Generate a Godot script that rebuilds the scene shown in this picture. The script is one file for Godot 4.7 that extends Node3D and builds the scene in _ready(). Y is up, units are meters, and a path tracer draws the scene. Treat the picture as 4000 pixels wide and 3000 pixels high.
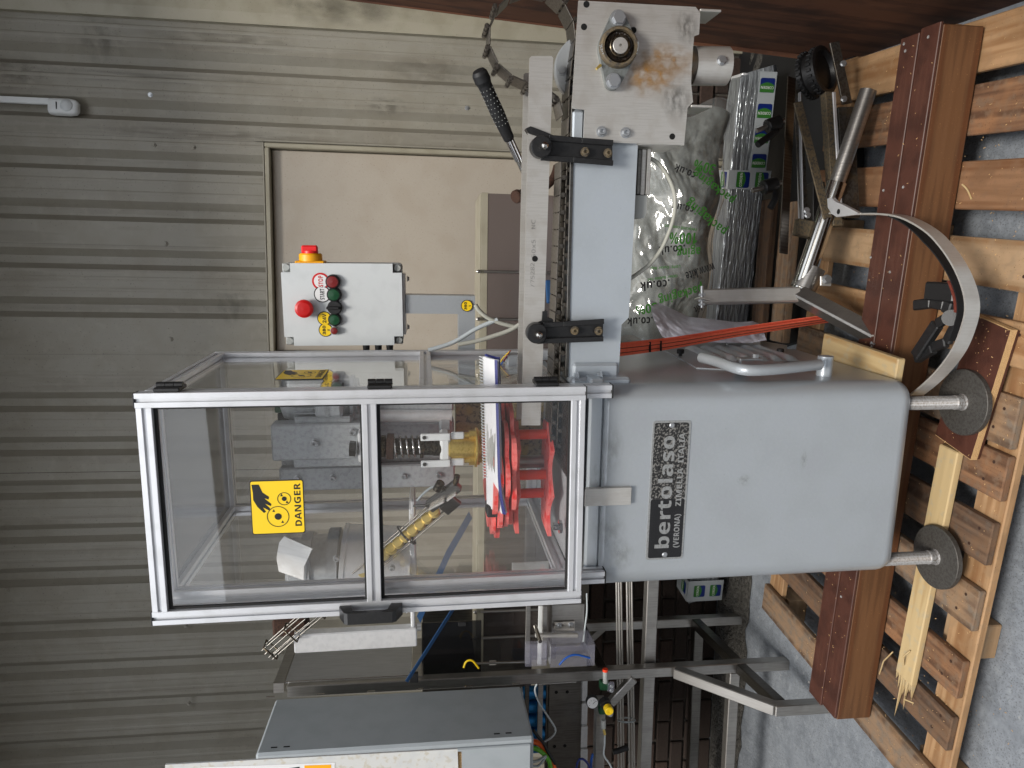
extends Node3D

var rng := RandomNumberGenerator.new()
var names := {}
var M := {}


# ---------- naming ----------
func numbered(n: String) -> String:
	var k: int = names.get(n, 0)
	names[n] = k + 1
	return n if k == 0 else "%s_%03d" % [n, k]


func tag(o: Node, label: String, category: String, group := "", kind := "") -> void:
	if label: o.set_meta("label", label)
	if category: o.set_meta("category", category)
	if group: o.set_meta("group", group)
	if kind: o.set_meta("kind", kind)


func thing(called: String, label: String, category: String, xf := Transform3D(), group := "") -> Node3D:
	var o := Node3D.new()
	o.name = numbered(called)
	add_child(o)
	o.transform = xf
	tag(o, label, category, group)
	return o


func obj(called: String, st: SurfaceTool, m: Material, parent: Node = null, xf := Transform3D()) -> MeshInstance3D:
	var o := MeshInstance3D.new()
	o.mesh = st.commit()
	o.mesh.surface_set_material(0, m)
	o.transform = xf
	if parent == null:
		o.name = numbered(called)
		add_child(o)
	else:
		o.name = called
		parent.add_child(o, true)
	return o


func copy_part(src: MeshInstance3D, called: String, parent: Node, xf: Transform3D, m: Material = null) -> MeshInstance3D:
	var o := MeshInstance3D.new()
	o.mesh = src.mesh
	o.name = called
	o.transform = xf
	if m: o.material_override = m
	parent.add_child(o, true)
	return o


# ---------- mesh builders ----------
func S() -> SurfaceTool:
	var st := SurfaceTool.new()
	st.begin(Mesh.PRIMITIVE_TRIANGLES)
	return st


func vx(st: SurfaceTool, p: Vector3, n: Vector3) -> void:
	st.set_normal(n)
	st.add_vertex(p)


func tri(st: SurfaceTool, a: Vector3, b: Vector3, c: Vector3, na: Vector3, nb: Vector3, nc: Vector3) -> void:
	# any order: wound clockwise as seen from the side the normals point to
	if (b - a).cross(c - a).dot(na + nb + nc) > 0.0:
		vx(st, a, na); vx(st, c, nc); vx(st, b, nb)
	else:
		vx(st, a, na); vx(st, b, nb); vx(st, c, nc)


func fan(st: SurfaceTool, pts: Array, outward: Vector3) -> void:
	var n: Vector3 = (pts[1] - pts[0]).cross(pts[2] - pts[0])
	if n.length_squared() < 1e-16 and pts.size() > 3: n = (pts[2] - pts[0]).cross(pts[3] - pts[0])
	n = n.normalized()
	if n.dot(outward) < 0.0: n = -n
	for i in range(1, pts.size() - 1):
		tri(st, pts[0], pts[i], pts[i + 1], n, n, n)


func quad_n(st: SurfaceTool, a: Vector3, b: Vector3, c: Vector3, d: Vector3, na: Vector3, nb: Vector3, nc: Vector3, nd: Vector3) -> void:
	tri(st, a, b, c, na, nb, nc)
	tri(st, a, c, d, na, nc, nd)


func box(st: SurfaceTool, c: Vector3, size: Vector3, ch := 0.0015, b := Basis()) -> void:
	var h := size * 0.5
	ch = minf(ch, minf(h.x, minf(h.y, h.z)) * 0.6)
	for i in 3:
		var j := (i + 1) % 3
		var k := (i + 2) % 3
		for s in [-1.0, 1.0]:
			var p := []
			for q in [[-1.0, -1.0], [1.0, -1.0], [1.0, 1.0], [-1.0, 1.0]]:
				var v := Vector3()
				v[i] = s * h[i]
				v[j] = q[0] * (h[j] - ch)
				v[k] = q[1] * (h[k] - ch)
				p.append(c + b * v)
			var d := Vector3()
			d[i] = s
			fan(st, p, b * d)
			if ch <= 0.0: continue
			for t in [-1.0, 1.0]:
				var e := []
				for w in [-1.0, 1.0]:
					var v1 := Vector3(); v1[i] = s * h[i]; v1[j] = t * (h[j] - ch); v1[k] = w * (h[k] - ch)
					var v2 := Vector3(); v2[i] = s * (h[i] - ch); v2[j] = t * h[j]; v2[k] = w * (h[k] - ch)
					if w < 0: e.append(c + b * v1); e.append(c + b * v2)
					else: e.append(c + b * v2); e.append(c + b * v1)
				var dd := Vector3(); dd[i] = s; dd[j] = t
				fan(st, e, b * dd)
	if ch <= 0.0: return
	for x in [-1.0, 1.0]:
		for y in [-1.0, 1.0]:
			for z in [-1.0, 1.0]:
				fan(st, [c + b * Vector3(x * h.x, y * (h.y - ch), z * (h.z - ch)), c + b * Vector3(x * (h.x - ch), y * h.y, z * (h.z - ch)), c + b * Vector3(x * (h.x - ch), y * (h.y - ch), z * h.z)], b * Vector3(x, y, z))


func basis_along(x: Vector3, up := Vector3.UP) -> Basis:
	x = x.normalized()
	if absf(x.dot(up)) > 0.98: up = Vector3.BACK if absf(x.z) < 0.9 else Vector3.RIGHT
	var z := x.cross(up).normalized()
	return Basis(x, z.cross(x).normalized(), z)


func bar(st: SurfaceTool, p0: Vector3, p1: Vector3, h: float, w: float, up := Vector3.UP, ch := 0.0012) -> void:
	box(st, (p0 + p1) * 0.5, Vector3(p0.distance_to(p1), h, w), ch, basis_along(p1 - p0, up))


func ring_pts(c: Vector3, u: Vector3, v: Vector3, r: float, n: int) -> Array:
	var a := []
	for i in n + 1:
		var t := TAU * i / n
		a.append(c + (u * cos(t) + v * sin(t)) * r)
	return a


func cyl(st: SurfaceTool, p0: Vector3, p1: Vector3, r0: float, r1 := -1.0, n := 18, caps := true) -> void:
	if r1 < 0.0: r1 = r0
	var b := basis_along(p1 - p0)
	var slope := (r0 - r1) / maxf(p0.distance_to(p1), 1e-6)
	for i in n:
		var t0 := TAU * i / n
		var t1 := TAU * (i + 1) / n
		var d0 := b.y * cos(t0) + b.z * sin(t0)
		var d1 := b.y * cos(t1) + b.z * sin(t1)
		var n0 := (d0 + b.x * slope).normalized()
		var n1 := (d1 + b.x * slope).normalized()
		quad_n(st, p0 + d0 * r0, p0 + d1 * r0, p1 + d1 * r1, p1 + d0 * r1, n0, n1, n1, n0)
		if caps:
			tri(st, p0, p0 + d0 * r0, p0 + d1 * r0, -b.x, -b.x, -b.x)
			tri(st, p1, p1 + d0 * r1, p1 + d1 * r1, b.x, b.x, b.x)


func lathe(st: SurfaceTool, p0: Vector3, axis: Vector3, prof: Array, n := 24) -> void:
	# prof: [radius, distance along the axis] from one end to the other
	axis = axis.normalized()
	var b := basis_along(axis)
	for k in prof.size() - 1:
		var r0: float = prof[k][0]
		var h0: float = prof[k][1]
		var r1: float = prof[k + 1][0]
		var h1: float = prof[k + 1][1]
		if absf(r0 - r1) < 1e-6 and absf(h0 - h1) < 1e-6: continue
		for i in n:
			var t0 := TAU * i / n
			var t1 := TAU * (i + 1) / n
			var d0 := b.y * cos(t0) + b.z * sin(t0)
			var d1 := b.y * cos(t1) + b.z * sin(t1)
			var n0 := (d0 * (h1 - h0) + axis * (r0 - r1)).normalized()
			var n1 := (d1 * (h1 - h0) + axis * (r0 - r1)).normalized()
			var a0 := p0 + axis * h0
			var a1 := p0 + axis * h1
			if r0 > 1e-6: tri(st, a0 + d0 * r0, a0 + d1 * r0, a1 + d1 * r1, n0, n1, n1)
			if r1 > 1e-6: tri(st, a0 + d0 * r0, a1 + d1 * r1, a1 + d0 * r1, n0, n1, n0)


func hexagon(st: SurfaceTool, p0: Vector3, p1: Vector3, r: float) -> void:
	var b := basis_along(p1 - p0)
	for i in 6:
		var d0 := b.y * cos(TAU * i / 6) + b.z * sin(TAU * i / 6)
		var d1 := b.y * cos(TAU * (i + 1) / 6) + b.z * sin(TAU * (i + 1) / 6)
		fan(st, [p0 + d0 * r, p0 + d1 * r, p1 + d1 * r, p1 + d0 * r], d0 + d1)
		fan(st, [p0, p0 + d0 * r, p0 + d1 * r], -b.x)
		fan(st, [p1, p1 + d0 * r, p1 + d1 * r], b.x)


func smooth_path(pts: Array, steps := 6) -> Array:
	var out := []
	for i in pts.size() - 1:
		var a: Vector3 = pts[maxi(i - 1, 0)]
		var b: Vector3 = pts[i]
		var c: Vector3 = pts[i + 1]
		var d: Vector3 = pts[mini(i + 2, pts.size() - 1)]
		for k in steps:
			out.append(b.cubic_interpolate(c, a, d, float(k) / steps))
	out.append(pts[-1])
	return out


func tube(st: SurfaceTool, pts: Array, r: float, n := 8, caps := true) -> void:
	var frames := []
	var u := Vector3()
	for i in pts.size():
		var t: Vector3 = (pts[mini(i + 1, pts.size() - 1)] - pts[maxi(i - 1, 0)]).normalized()
		if i == 0: u = basis_along(t).y
		u = (u - t * u.dot(t)).normalized()
		frames.append([u, t.cross(u)])
	for i in pts.size() - 1:
		for k in n:
			var t0 := TAU * k / n
			var t1 := TAU * (k + 1) / n
			var a0: Vector3 = frames[i][0] * cos(t0) + frames[i][1] * sin(t0)
			var a1: Vector3 = frames[i][0] * cos(t1) + frames[i][1] * sin(t1)
			var b0: Vector3 = frames[i + 1][0] * cos(t0) + frames[i + 1][1] * sin(t0)
			var b1: Vector3 = frames[i + 1][0] * cos(t1) + frames[i + 1][1] * sin(t1)
			quad_n(st, pts[i] + a0 * r, pts[i] + a1 * r, pts[i + 1] + b1 * r, pts[i + 1] + b0 * r, a0, a1, b1, b0)
	if caps:
		for e in [0, pts.size() - 1]:
			var d: Vector3 = frames[e][0].cross(frames[e][1]) * (-1.0 if e == 0 else 1.0)
			var p := []
			for k in n: p.append(pts[e] + (frames[e][0] * cos(TAU * k / n) + frames[e][1] * sin(TAU * k / n)) * r)
			fan(st, p, d)


func band(st: SurfaceTool, pts: Array, wide: Array, w: float, t: float) -> void:
	# a flat strip along pts; wide[i] is the direction across it
	for i in pts.size() - 1:
		var q := []
		for k in [i, i + 1]:
			var d: Vector3 = (pts[mini(k + 1, pts.size() - 1)] - pts[maxi(k - 1, 0)]).normalized()
			var x: Vector3 = wide[k].normalized()
			var nn := d.cross(x).normalized()
			q.append([pts[k] + x * w * 0.5 + nn * t * 0.5, pts[k] - x * w * 0.5 + nn * t * 0.5, pts[k] - x * w * 0.5 - nn * t * 0.5, pts[k] + x * w * 0.5 - nn * t * 0.5, nn, x])
		var A: Array = q[0]
		var B: Array = q[1]
		quad_n(st, A[0], A[1], B[1], B[0], A[4], A[4], B[4], B[4])
		quad_n(st, A[2], A[3], B[3], B[2], -A[4], -A[4], -B[4], -B[4])
		quad_n(st, A[1], A[2], B[2], B[1], -A[5], -A[5], -B[5], -B[5])
		quad_n(st, A[3], A[0], B[0], B[3], A[5], A[5], B[5], B[5])
		if i == 0: fan(st, [A[0], A[1], A[2], A[3]], pts[0] - pts[1])
		if i == pts.size() - 2: fan(st, [B[0], B[1], B[2], B[3]], pts[i + 1] - pts[i])


func prism(st: SurfaceTool, poly: Array, z0: float, z1: float, xf := Transform3D()) -> void:
	var pp := PackedVector2Array(poly)
	if Geometry2D.is_polygon_clockwise(pp): pp.reverse()
	var ids := Geometry2D.triangulate_polygon(pp)
	for i in range(0, ids.size(), 3):
		for z in [z0, z1]:
			var nn: Vector3 = xf.basis.z.normalized() * (1.0 if z == maxf(z0, z1) else -1.0)
			tri(st, xf * Vector3(pp[ids[i]].x, pp[ids[i]].y, z), xf * Vector3(pp[ids[i + 1]].x, pp[ids[i + 1]].y, z), xf * Vector3(pp[ids[i + 2]].x, pp[ids[i + 2]].y, z), nn, nn, nn)
	for i in pp.size():
		var a := pp[i]
		var b := pp[(i + 1) % pp.size()]
		var e := (b - a).normalized()
		fan(st, [xf * Vector3(a.x, a.y, z0), xf * Vector3(b.x, b.y, z0), xf * Vector3(b.x, b.y, z1), xf * Vector3(a.x, a.y, z1)], xf.basis * Vector3(e.y, -e.x, 0))


func rrect(x0: float, y0: float, x1: float, y1: float, r: float, n := 5) -> Array:
	var out := []
	for c in [[x1 - r, y1 - r, 0.0], [x0 + r, y1 - r, 0.25], [x0 + r, y0 + r, 0.5], [x1 - r, y0 + r, 0.75]]:
		for i in n + 1:
			var t: float = TAU * (c[2] + 0.25 * i / n)
			out.append(Vector2(c[0] + r * cos(t), c[1] + r * sin(t)))
	return out


func loft(st: SurfaceTool, x0: float, z0: float, x1: float, z1: float, r: float, sections: Array, n := 8) -> void:
	# rounded-rectangle rings in the xz plane; a section is [height, inset, normal_y]
	var rings := []
	var norms := []
	for s in sections:
		var rg := []
		var ng := []
		for c in [[x1 - r, z1 - r, 0.0], [x0 + r, z1 - r, 0.25], [x0 + r, z0 + r, 0.5], [x1 - r, z0 + r, 0.75]]:
			for i in n + 1:
				var t: float = TAU * (c[2] + 0.25 * i / n)
				var d := Vector3(cos(t), 0, sin(t))
				rg.append(Vector3(c[0], s[0], c[1]) + d * (r - s[1]))
				ng.append((d * sqrt(maxf(0.0, 1.0 - s[2] * s[2])) + Vector3.UP * s[2]).normalized())
		rings.append(rg)
		norms.append(ng)
	for k in rings.size() - 1:
		for i in rings[k].size():
			var j: int = (i + 1) % rings[k].size()
			quad_n(st, rings[k][i], rings[k][j], rings[k + 1][j], rings[k + 1][i], norms[k][i], norms[k][j], norms[k + 1][j], norms[k + 1][i])
	fan(st, rings[0], Vector3.UP if sections[0][0] > sections[-1][0] else Vector3.DOWN)
	fan(st, rings[-1], Vector3.DOWN if sections[0][0] > sections[-1][0] else Vector3.UP)


func grid(st: SurfaceTool, nu: int, nv: int, f: Callable, thick := 0.0) -> void:
	# a sheet f(u, v) with smooth normals, doubled at a small thickness if asked
	var p := []
	for i in nu + 1:
		var row := []
		for j in nv + 1: row.append(f.call(float(i) / nu, float(j) / nv))
		p.append(row)
	var nm := []
	for i in nu + 1:
		var row := []
		for j in nv + 1:
			var du: Vector3 = p[mini(i + 1, nu)][j] - p[maxi(i - 1, 0)][j]
			var dv: Vector3 = p[i][mini(j + 1, nv)] - p[i][maxi(j - 1, 0)]
			row.append(du.cross(dv).normalized())
		nm.append(row)
	for i in nu:
		for j in nv:
			quad_n(st, p[i][j], p[i + 1][j], p[i + 1][j + 1], p[i][j + 1], nm[i][j], nm[i + 1][j], nm[i + 1][j + 1], nm[i][j + 1])
			if thick > 0.0:
				quad_n(st, p[i][j] - nm[i][j] * thick, p[i + 1][j] - nm[i + 1][j] * thick, p[i + 1][j + 1] - nm[i + 1][j + 1] * thick, p[i][j + 1] - nm[i][j + 1] * thick, -nm[i][j], -nm[i + 1][j], -nm[i + 1][j + 1], -nm[i][j + 1])


func lettering(called: String, words: String, height: float, width: float, m: Material, parent: Node, xf: Transform3D, depth := 0.0012, face := "Droid Sans", weight := 700) -> MeshInstance3D:
	var t := TextMesh.new()
	var f := SystemFont.new()
	f.font_names = PackedStringArray([face])
	f.font_weight = weight
	t.font = f
	t.text = words
	t.font_size = 64
	t.pixel_size = height / 46.0
	t.depth = depth
	t.curve_step = 2.0
	var o := MeshInstance3D.new()
	o.mesh = t
	t.material = m
	o.name = called
	if width > 0.0:
		var w: float = t.get_aabb().size.x
		if w > 0.0: xf.basis = xf.basis * Basis.from_scale(Vector3(width / w, 1, 1))
	o.transform = xf
	parent.add_child(o, true)
	return o


func board(called: String, p0: Vector3, p1: Vector3, thick: float, wide: float, m: Material, parent: Node = null, up := Vector3.UP, ch := 0.003) -> MeshInstance3D:
	var st := S()
	box(st, Vector3(), Vector3(p0.distance_to(p1), thick, wide), ch)
	return obj(called, st, m, parent, Transform3D(basis_along(p1 - p0, up), (p0 + p1) * 0.5))


# ---------- materials ----------
func noise_image(size: int, freq: float, octaves: int, sd: int, type := FastNoiseLite.TYPE_SIMPLEX_SMOOTH, sx := 1.0, sy := 1.0) -> PackedByteArray:
	var n := FastNoiseLite.new()
	n.noise_type = type
	n.frequency = freq
	n.fractal_octaves = octaves
	n.seed = sd
	if sx == 1.0 and sy == 1.0:
		var im: Image = n.get_seamless_image(size, size, false, false, 0.15, true)
		im.convert(Image.FORMAT_L8)
		return im.get_data()
	# stretched noise, mirrored so that it tiles
	var h := size / 2
	var raw := PackedFloat32Array()
	raw.resize(h * h)
	var lo := 9.0
	var hi := -9.0
	for y in h:
		for x in h:
			var f := n.get_noise_2d(x / sx, y / sy)
			raw[y * h + x] = f
			lo = minf(lo, f)
			hi = maxf(hi, f)
	var out := PackedByteArray()
	out.resize(size * size)
	for y in size:
		var yy := y if y < h else size - 1 - y
		for x in size:
			var xx := x if x < h else size - 1 - x
			out[y * size + x] = int((raw[yy * h + xx] - lo) / (hi - lo) * 255.0)
	return out


func paint(size: int, base: Color, layers: Array) -> ImageTexture:
	# layers: [noise bytes, colour, low, high, strength]: colour is laid on where the noise lies between low and high
	var px := PackedByteArray()
	px.resize(size * size * 3)
	var lut := []
	for l in layers:
		var t := PackedFloat32Array()
		t.resize(256)
		for i in 256: t[i] = clampf((i / 255.0 - l[2]) / (l[3] - l[2]), 0.0, 1.0) * l[4]
		lut.append(t)
	var nl := layers.size()
	for i in size * size:
		var r := base.r
		var g := base.g
		var b := base.b
		for k in nl:
			var a: float = lut[k][layers[k][0][i]]
			if a > 0.0:
				var c: Color = layers[k][1]
				r += (c.r - r) * a
				g += (c.g - g) * a
				b += (c.b - b) * a
		px[i * 3] = int(clampf(r, 0, 1) * 255)
		px[i * 3 + 1] = int(clampf(g, 0, 1) * 255)
		px[i * 3 + 2] = int(clampf(b, 0, 1) * 255)
	return ImageTexture.create_from_image(Image.create_from_data(size, size, false, Image.FORMAT_RGB8, px))


func grey_tex(size: int, data: PackedByteArray) -> ImageTexture:
	return ImageTexture.create_from_image(Image.create_from_data(size, size, false, Image.FORMAT_L8, data))


func mat(called: String, c: Color, rough := 0.6, metal := 0.0, tex: Texture2D = null, scale := Vector3.ONE, bump: Texture2D = null, bump_cm := 0.1) -> StandardMaterial3D:
	var m := StandardMaterial3D.new()
	m.resource_name = called
	m.albedo_color = c
	m.roughness = rough
	m.metallic = metal
	if tex or bump:
		m.uv1_triplanar = true
		m.uv1_scale = scale
		if tex:
			m.albedo_texture = tex
		if bump:
			m.heightmap_enabled = true
			m.heightmap_texture = bump
			m.heightmap_scale = bump_cm
	M[called] = m
	return m


func vary(m: StandardMaterial3D, called: String, tint: Color, off: Vector3) -> StandardMaterial3D:
	var d: StandardMaterial3D = m.duplicate()
	d.resource_name = called
	d.albedo_color = tint
	d.uv1_offset = off
	M[called] = d
	return d


func make_materials() -> void:
	var soft := noise_image(512, 0.008, 4, 3)
	var mid := noise_image(512, 0.03, 4, 8)
	var fine := noise_image(512, 0.12, 3, 21)
	var speck := noise_image(512, 0.22, 2, 33)
	var cell := noise_image(512, 0.05, 3, 41, FastNoiseLite.TYPE_CELLULAR)
	var streak := noise_image(512, 0.03, 4, 52, FastNoiseLite.TYPE_SIMPLEX_SMOOTH, 16.0, 1.0)   # runs along u
	var grain := noise_image(512, 0.02, 5, 63, FastNoiseLite.TYPE_SIMPLEX_SMOOTH, 24.0, 1.0)
	var streak_v := noise_image(512, 0.03, 4, 71, FastNoiseLite.TYPE_SIMPLEX_SMOOTH, 1.0, 14.0)
	var brush := noise_image(512, 0.16, 2, 75, FastNoiseLite.TYPE_SIMPLEX_SMOOTH, 1.0, 24.0)
	var fine_t := grey_tex(512, fine)
	var mid_t := grey_tex(512, mid)
	var grain_t := grey_tex(512, grain)
	var W := Color.WHITE
	# setting
	mat("cladding", W, 0.5, 0.0, paint(512, Color(0.54, 0.525, 0.48), [[soft, Color(0.51, 0.49, 0.44), 0.45, 0.75, 0.7], [streak_v, Color(0.45, 0.425, 0.375), 0.66, 0.85, 0.35], [mid, Color(0.6, 0.58, 0.53), 0.6, 0.8, 0.25], [speck, Color(0.30, 0.27, 0.23), 0.82, 0.9, 0.7]]), Vector3(0.9, 0.9, 0.9), fine_t, 0.015)
	mat("trim", W, 0.5, 0.0, paint(512, Color(0.60, 0.58, 0.51), [[soft, Color(0.54, 0.515, 0.445), 0.45, 0.8, 0.7], [speck, Color(0.3, 0.27, 0.2), 0.86, 0.92, 0.8]]), Vector3(1.3, 1.3, 1.3))
	mat("door_paint", W, 0.55, 0.0, paint(512, Color(0.655, 0.62, 0.57), [[soft, Color(0.635, 0.595, 0.54), 0.45, 0.75, 0.7], [fine, Color(0.63, 0.59, 0.53), 0.6, 0.85, 0.3], [speck, Color(0.4, 0.35, 0.3), 0.84, 0.9, 0.6]]), Vector3(1.1, 1.1, 1.1), fine_t, 0.02)
	mat("brick", W, 0.9, 0.0, paint(512, Color(0.30, 0.215, 0.175), [[mid, Color(0.235, 0.16, 0.13), 0.45, 0.75, 0.8], [fine, Color(0.36, 0.27, 0.22), 0.6, 0.85, 0.5], [speck, Color(0.16, 0.12, 0.1), 0.75, 0.85, 0.7]]), Vector3(4, 4, 4), fine_t, 0.2)
	vary(M.brick, "brick_brown", Color(0.66, 0.72, 0.74), Vector3(0.3, 0.6, 0.1))
	vary(M.brick, "brick_pale", Color(0.8, 0.84, 0.85), Vector3(0.7, 0.1, 0.4))
	mat("mortar", W, 0.95, 0.0, paint(512, Color(0.31, 0.29, 0.265), [[fine, Color(0.23, 0.215, 0.195), 0.4, 0.8, 0.8]]), Vector3(5, 5, 5), fine_t, 0.3)
	mat("floor", W, 0.62, 0.0, paint(512, Color(0.50, 0.52, 0.545), [[soft, Color(0.44, 0.46, 0.485), 0.4, 0.75, 0.8], [mid, Color(0.56, 0.58, 0.60), 0.5, 0.8, 0.5], [speck, Color(0.2, 0.2, 0.2), 0.76, 0.84, 0.8], [fine, Color(0.36, 0.37, 0.385), 0.68, 0.8, 0.6], [cell, Color(0.68, 0.68, 0.67), 0.8, 0.92, 0.5]]), Vector3(1.6, 1.6, 1.6), grey_tex(512, noise_image(512, 0.045, 5, 90, FastNoiseLite.TYPE_SIMPLEX_SMOOTH, 1.0, 2.0)), 0.3)
	mat("rough_concrete", W, 0.9, 0.0, paint(512, Color(0.3, 0.29, 0.27), [[mid, Color(0.2, 0.19, 0.17), 0.4, 0.7, 0.8], [speck, Color(0.5, 0.5, 0.48), 0.7, 0.85, 0.6]]), Vector3(2.5, 2.5, 2.5), mid_t, 2.5)
	mat("roof", Color(0.55, 0.53, 0.5), 0.8)
	mat("added_wall_brick", Color(0.43, 0.39, 0.35), 0.9)  # plain tone of the unseen walls added to block light
	# wood
	mat("pine", W, 0.72, 0.0, paint(512, Color(0.655, 0.545, 0.42), [[streak, Color(0.56, 0.45, 0.33), 0.42, 0.75, 0.8], [grain, Color(0.50, 0.365, 0.235), 0.55, 0.8, 0.75], [mid, Color(0.58, 0.49, 0.39), 0.5, 0.8, 0.6], [soft, Color(0.54, 0.44, 0.33), 0.5, 0.8, 0.6], [speck, Color(0.26, 0.18, 0.12), 0.82, 0.9, 0.7]]), Vector3(1.6, 1.6, 1.6), grain_t, 0.12)
	vary(M.pine, "pine_dark", Color(0.82, 0.74, 0.70), Vector3(0.37, 0.61, 0.2))
	vary(M.pine, "pine_warm", Color(1.0, 0.955, 0.90), Vector3(0.77, 0.23, 0.6))
	mat("pine_worn", W, 0.85, 0.0, paint(512, Color(0.52, 0.425, 0.335), [[streak, Color(0.40, 0.315, 0.245), 0.42, 0.75, 0.8], [grain, Color(0.31, 0.235, 0.175), 0.53, 0.8, 0.85], [mid, Color(0.44, 0.40, 0.355), 0.45, 0.75, 0.7], [soft, Color(0.58, 0.455, 0.33), 0.5, 0.8, 0.6], [speck, Color(0.16, 0.11, 0.08), 0.8, 0.88, 0.8]]), Vector3(1.8, 1.8, 1.8), grain_t, 0.2)
	vary(M.pine_worn, "pine_worn_dark", Color(0.80, 0.76, 0.74), Vector3(0.4, 0.13, 0.55))
	vary(M.pine_worn, "pine_worn_red", Color(1.0, 0.90, 0.82), Vector3(0.1, 0.83, 0.3))
	mat("batten", W, 0.75, 0.0, paint(512, Color(0.74, 0.645, 0.475), [[streak, Color(0.66, 0.55, 0.38), 0.5, 0.8, 0.7], [grain, Color(0.62, 0.47, 0.28), 0.62, 0.86, 0.6], [mid, Color(0.66, 0.62, 0.53), 0.6, 0.8, 0.5]]), Vector3(1.6, 1.6, 1.6), grain_t, 0.12)
	mat("film_ply", W, 0.5, 0.0, paint(512, Color(0.30, 0.175, 0.135), [[soft, Color(0.235, 0.13, 0.10), 0.4, 0.75, 0.8], [streak, Color(0.36, 0.23, 0.18), 0.6, 0.85, 0.4], [speck, Color(0.38, 0.27, 0.21), 0.86, 0.92, 0.3]]), Vector3(2.4, 2.4, 2.4), fine_t, 0.03)
	mat("stained", W, 0.6, 0.0, paint(512, Color(0.41, 0.28, 0.175), [[streak, Color(0.34, 0.225, 0.135), 0.45, 0.75, 0.8], [grain, Color(0.33, 0.18, 0.085), 0.6, 0.85, 0.6], [speck, Color(0.75, 0.55, 0.36), 0.85, 0.9, 0.7]]), Vector3(2, 2, 2), grain_t, 0.06)
	mat("raw_edge", W, 0.9, 0.0, paint(512, Color(0.80, 0.66, 0.47), [[fine, Color(0.58, 0.43, 0.27), 0.5, 0.8, 0.7]]), Vector3(6, 6, 6), fine_t, 0.2)
	mat("brown_sheet", W, 0.8, 0.0, paint(512, Color(0.40, 0.255, 0.175), [[streak_v, Color(0.26, 0.15, 0.10), 0.45, 0.75, 0.85], [soft, Color(0.19, 0.115, 0.08), 0.5, 0.8, 0.7], [mid, Color(0.45, 0.30, 0.21), 0.6, 0.85, 0.5]]), Vector3(1.2, 0.7, 1.2), grey_tex(512, streak_v), 0.1)
	# metal
	mat("silver_paint", W, 0.33, 0.35, paint(512, Color(0.665, 0.685, 0.702), [[soft, Color(0.645, 0.664, 0.68), 0.4, 0.8, 0.7], [fine, Color(0.69, 0.71, 0.727), 0.6, 0.9, 0.3], [speck, Color(0.54, 0.55, 0.56), 0.87, 0.93, 0.5]]), Vector3(1.2, 1.2, 1.2), fine_t, 0.025)
	vary(M.silver_paint, "silver_fresh", Color(1.05, 1.06, 1.07), Vector3(0.2, 0.5, 0.3))
	mat("bearing_cast", W, 0.5, 0.3, paint(512, Color(0.47, 0.485, 0.48), [[mid, Color(0.38, 0.39, 0.38), 0.45, 0.8, 0.8]]), Vector3(6, 6, 6))
	mat("casting", W, 0.45, 0.12, paint(512, Color(0.64, 0.655, 0.665), [[mid, Color(0.57, 0.58, 0.59), 0.45, 0.8, 0.8], [fine, Color(0.70, 0.71, 0.72), 0.6, 0.85, 0.5], [speck, Color(0.28, 0.25, 0.21), 0.84, 0.9, 0.6]]), Vector3(4, 4, 4), fine_t, 0.06)
	mat("galvanised", W, 0.3, 0.4, paint(512, Color(0.88, 0.885, 0.89), [[mid, Color(0.82, 0.825, 0.83), 0.4, 0.8, 0.6], [soft, Color(0.84, 0.845, 0.85), 0.5, 0.8, 0.5]]), Vector3(3, 3, 3))
	mat("panel_steel", W, 0.4, 0.35, paint(512, Color(0.66, 0.66, 0.655), [[brush, Color(0.59, 0.59, 0.585), 0.4, 0.8, 0.7], [soft, Color(0.63, 0.63, 0.625), 0.5, 0.8, 0.5]]), Vector3(2.2, 2.2, 2.2))
	mat("aluminium", W, 0.36, 0.55, paint(512, Color(0.86, 0.865, 0.875), [[soft, Color(0.80, 0.805, 0.81), 0.5, 0.85, 0.6]]), Vector3(3, 3, 3))
	mat("stainless", W, 0.32, 0.9, paint(512, Color(0.66, 0.65, 0.635), [[brush, Color(0.58, 0.57, 0.555), 0.4, 0.8, 0.7], [soft, Color(0.71, 0.70, 0.685), 0.5, 0.8, 0.5], [speck, Color(0.42, 0.39, 0.35), 0.86, 0.92, 0.5]]), Vector3(2.2, 2.2, 2.2), grey_tex(512, brush), 0.012)
	mat("stainless_pale", W, 0.36, 0.6, paint(512, Color(0.80, 0.79, 0.77), [[brush, Color(0.74, 0.725, 0.70), 0.45, 0.85, 0.5], [soft, Color(0.74, 0.72, 0.69), 0.5, 0.8, 0.6], [speck, Color(0.5, 0.46, 0.4), 0.86, 0.92, 0.5]]), Vector3(3.5, 3.5, 3.5), grey_tex(512, brush), 0.012)
	mat("stainless_dark", W, 0.3, 1.0, paint(512, Color(0.45, 0.44, 0.425), [[brush, Color(0.37, 0.36, 0.345), 0.4, 0.8, 0.7], [soft, Color(0.5, 0.49, 0.47), 0.5, 0.8, 0.5]]), Vector3(2.2, 2.2, 2.2))
	mat("thread_steel", W, 0.5, 0.4, paint(512, Color(0.66, 0.66, 0.66), [[mid, Color(0.42, 0.38, 0.35), 0.45, 0.7, 0.8]]), Vector3(9, 9, 9))
	mat("polished", Color(0.74, 0.73, 0.71), 0.16, 1.0)
	mat("raw_steel", W, 0.5, 0.85, paint(512, Color(0.36, 0.35, 0.335), [[mid, Color(0.27, 0.255, 0.235), 0.4, 0.75, 0.8], [soft, Color(0.42, 0.37, 0.29), 0.5, 0.8, 0.6], [speck, Color(0.52, 0.50, 0.47), 0.8, 0.9, 0.5]]), Vector3(5, 5, 5), fine_t, 0.08)
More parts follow.
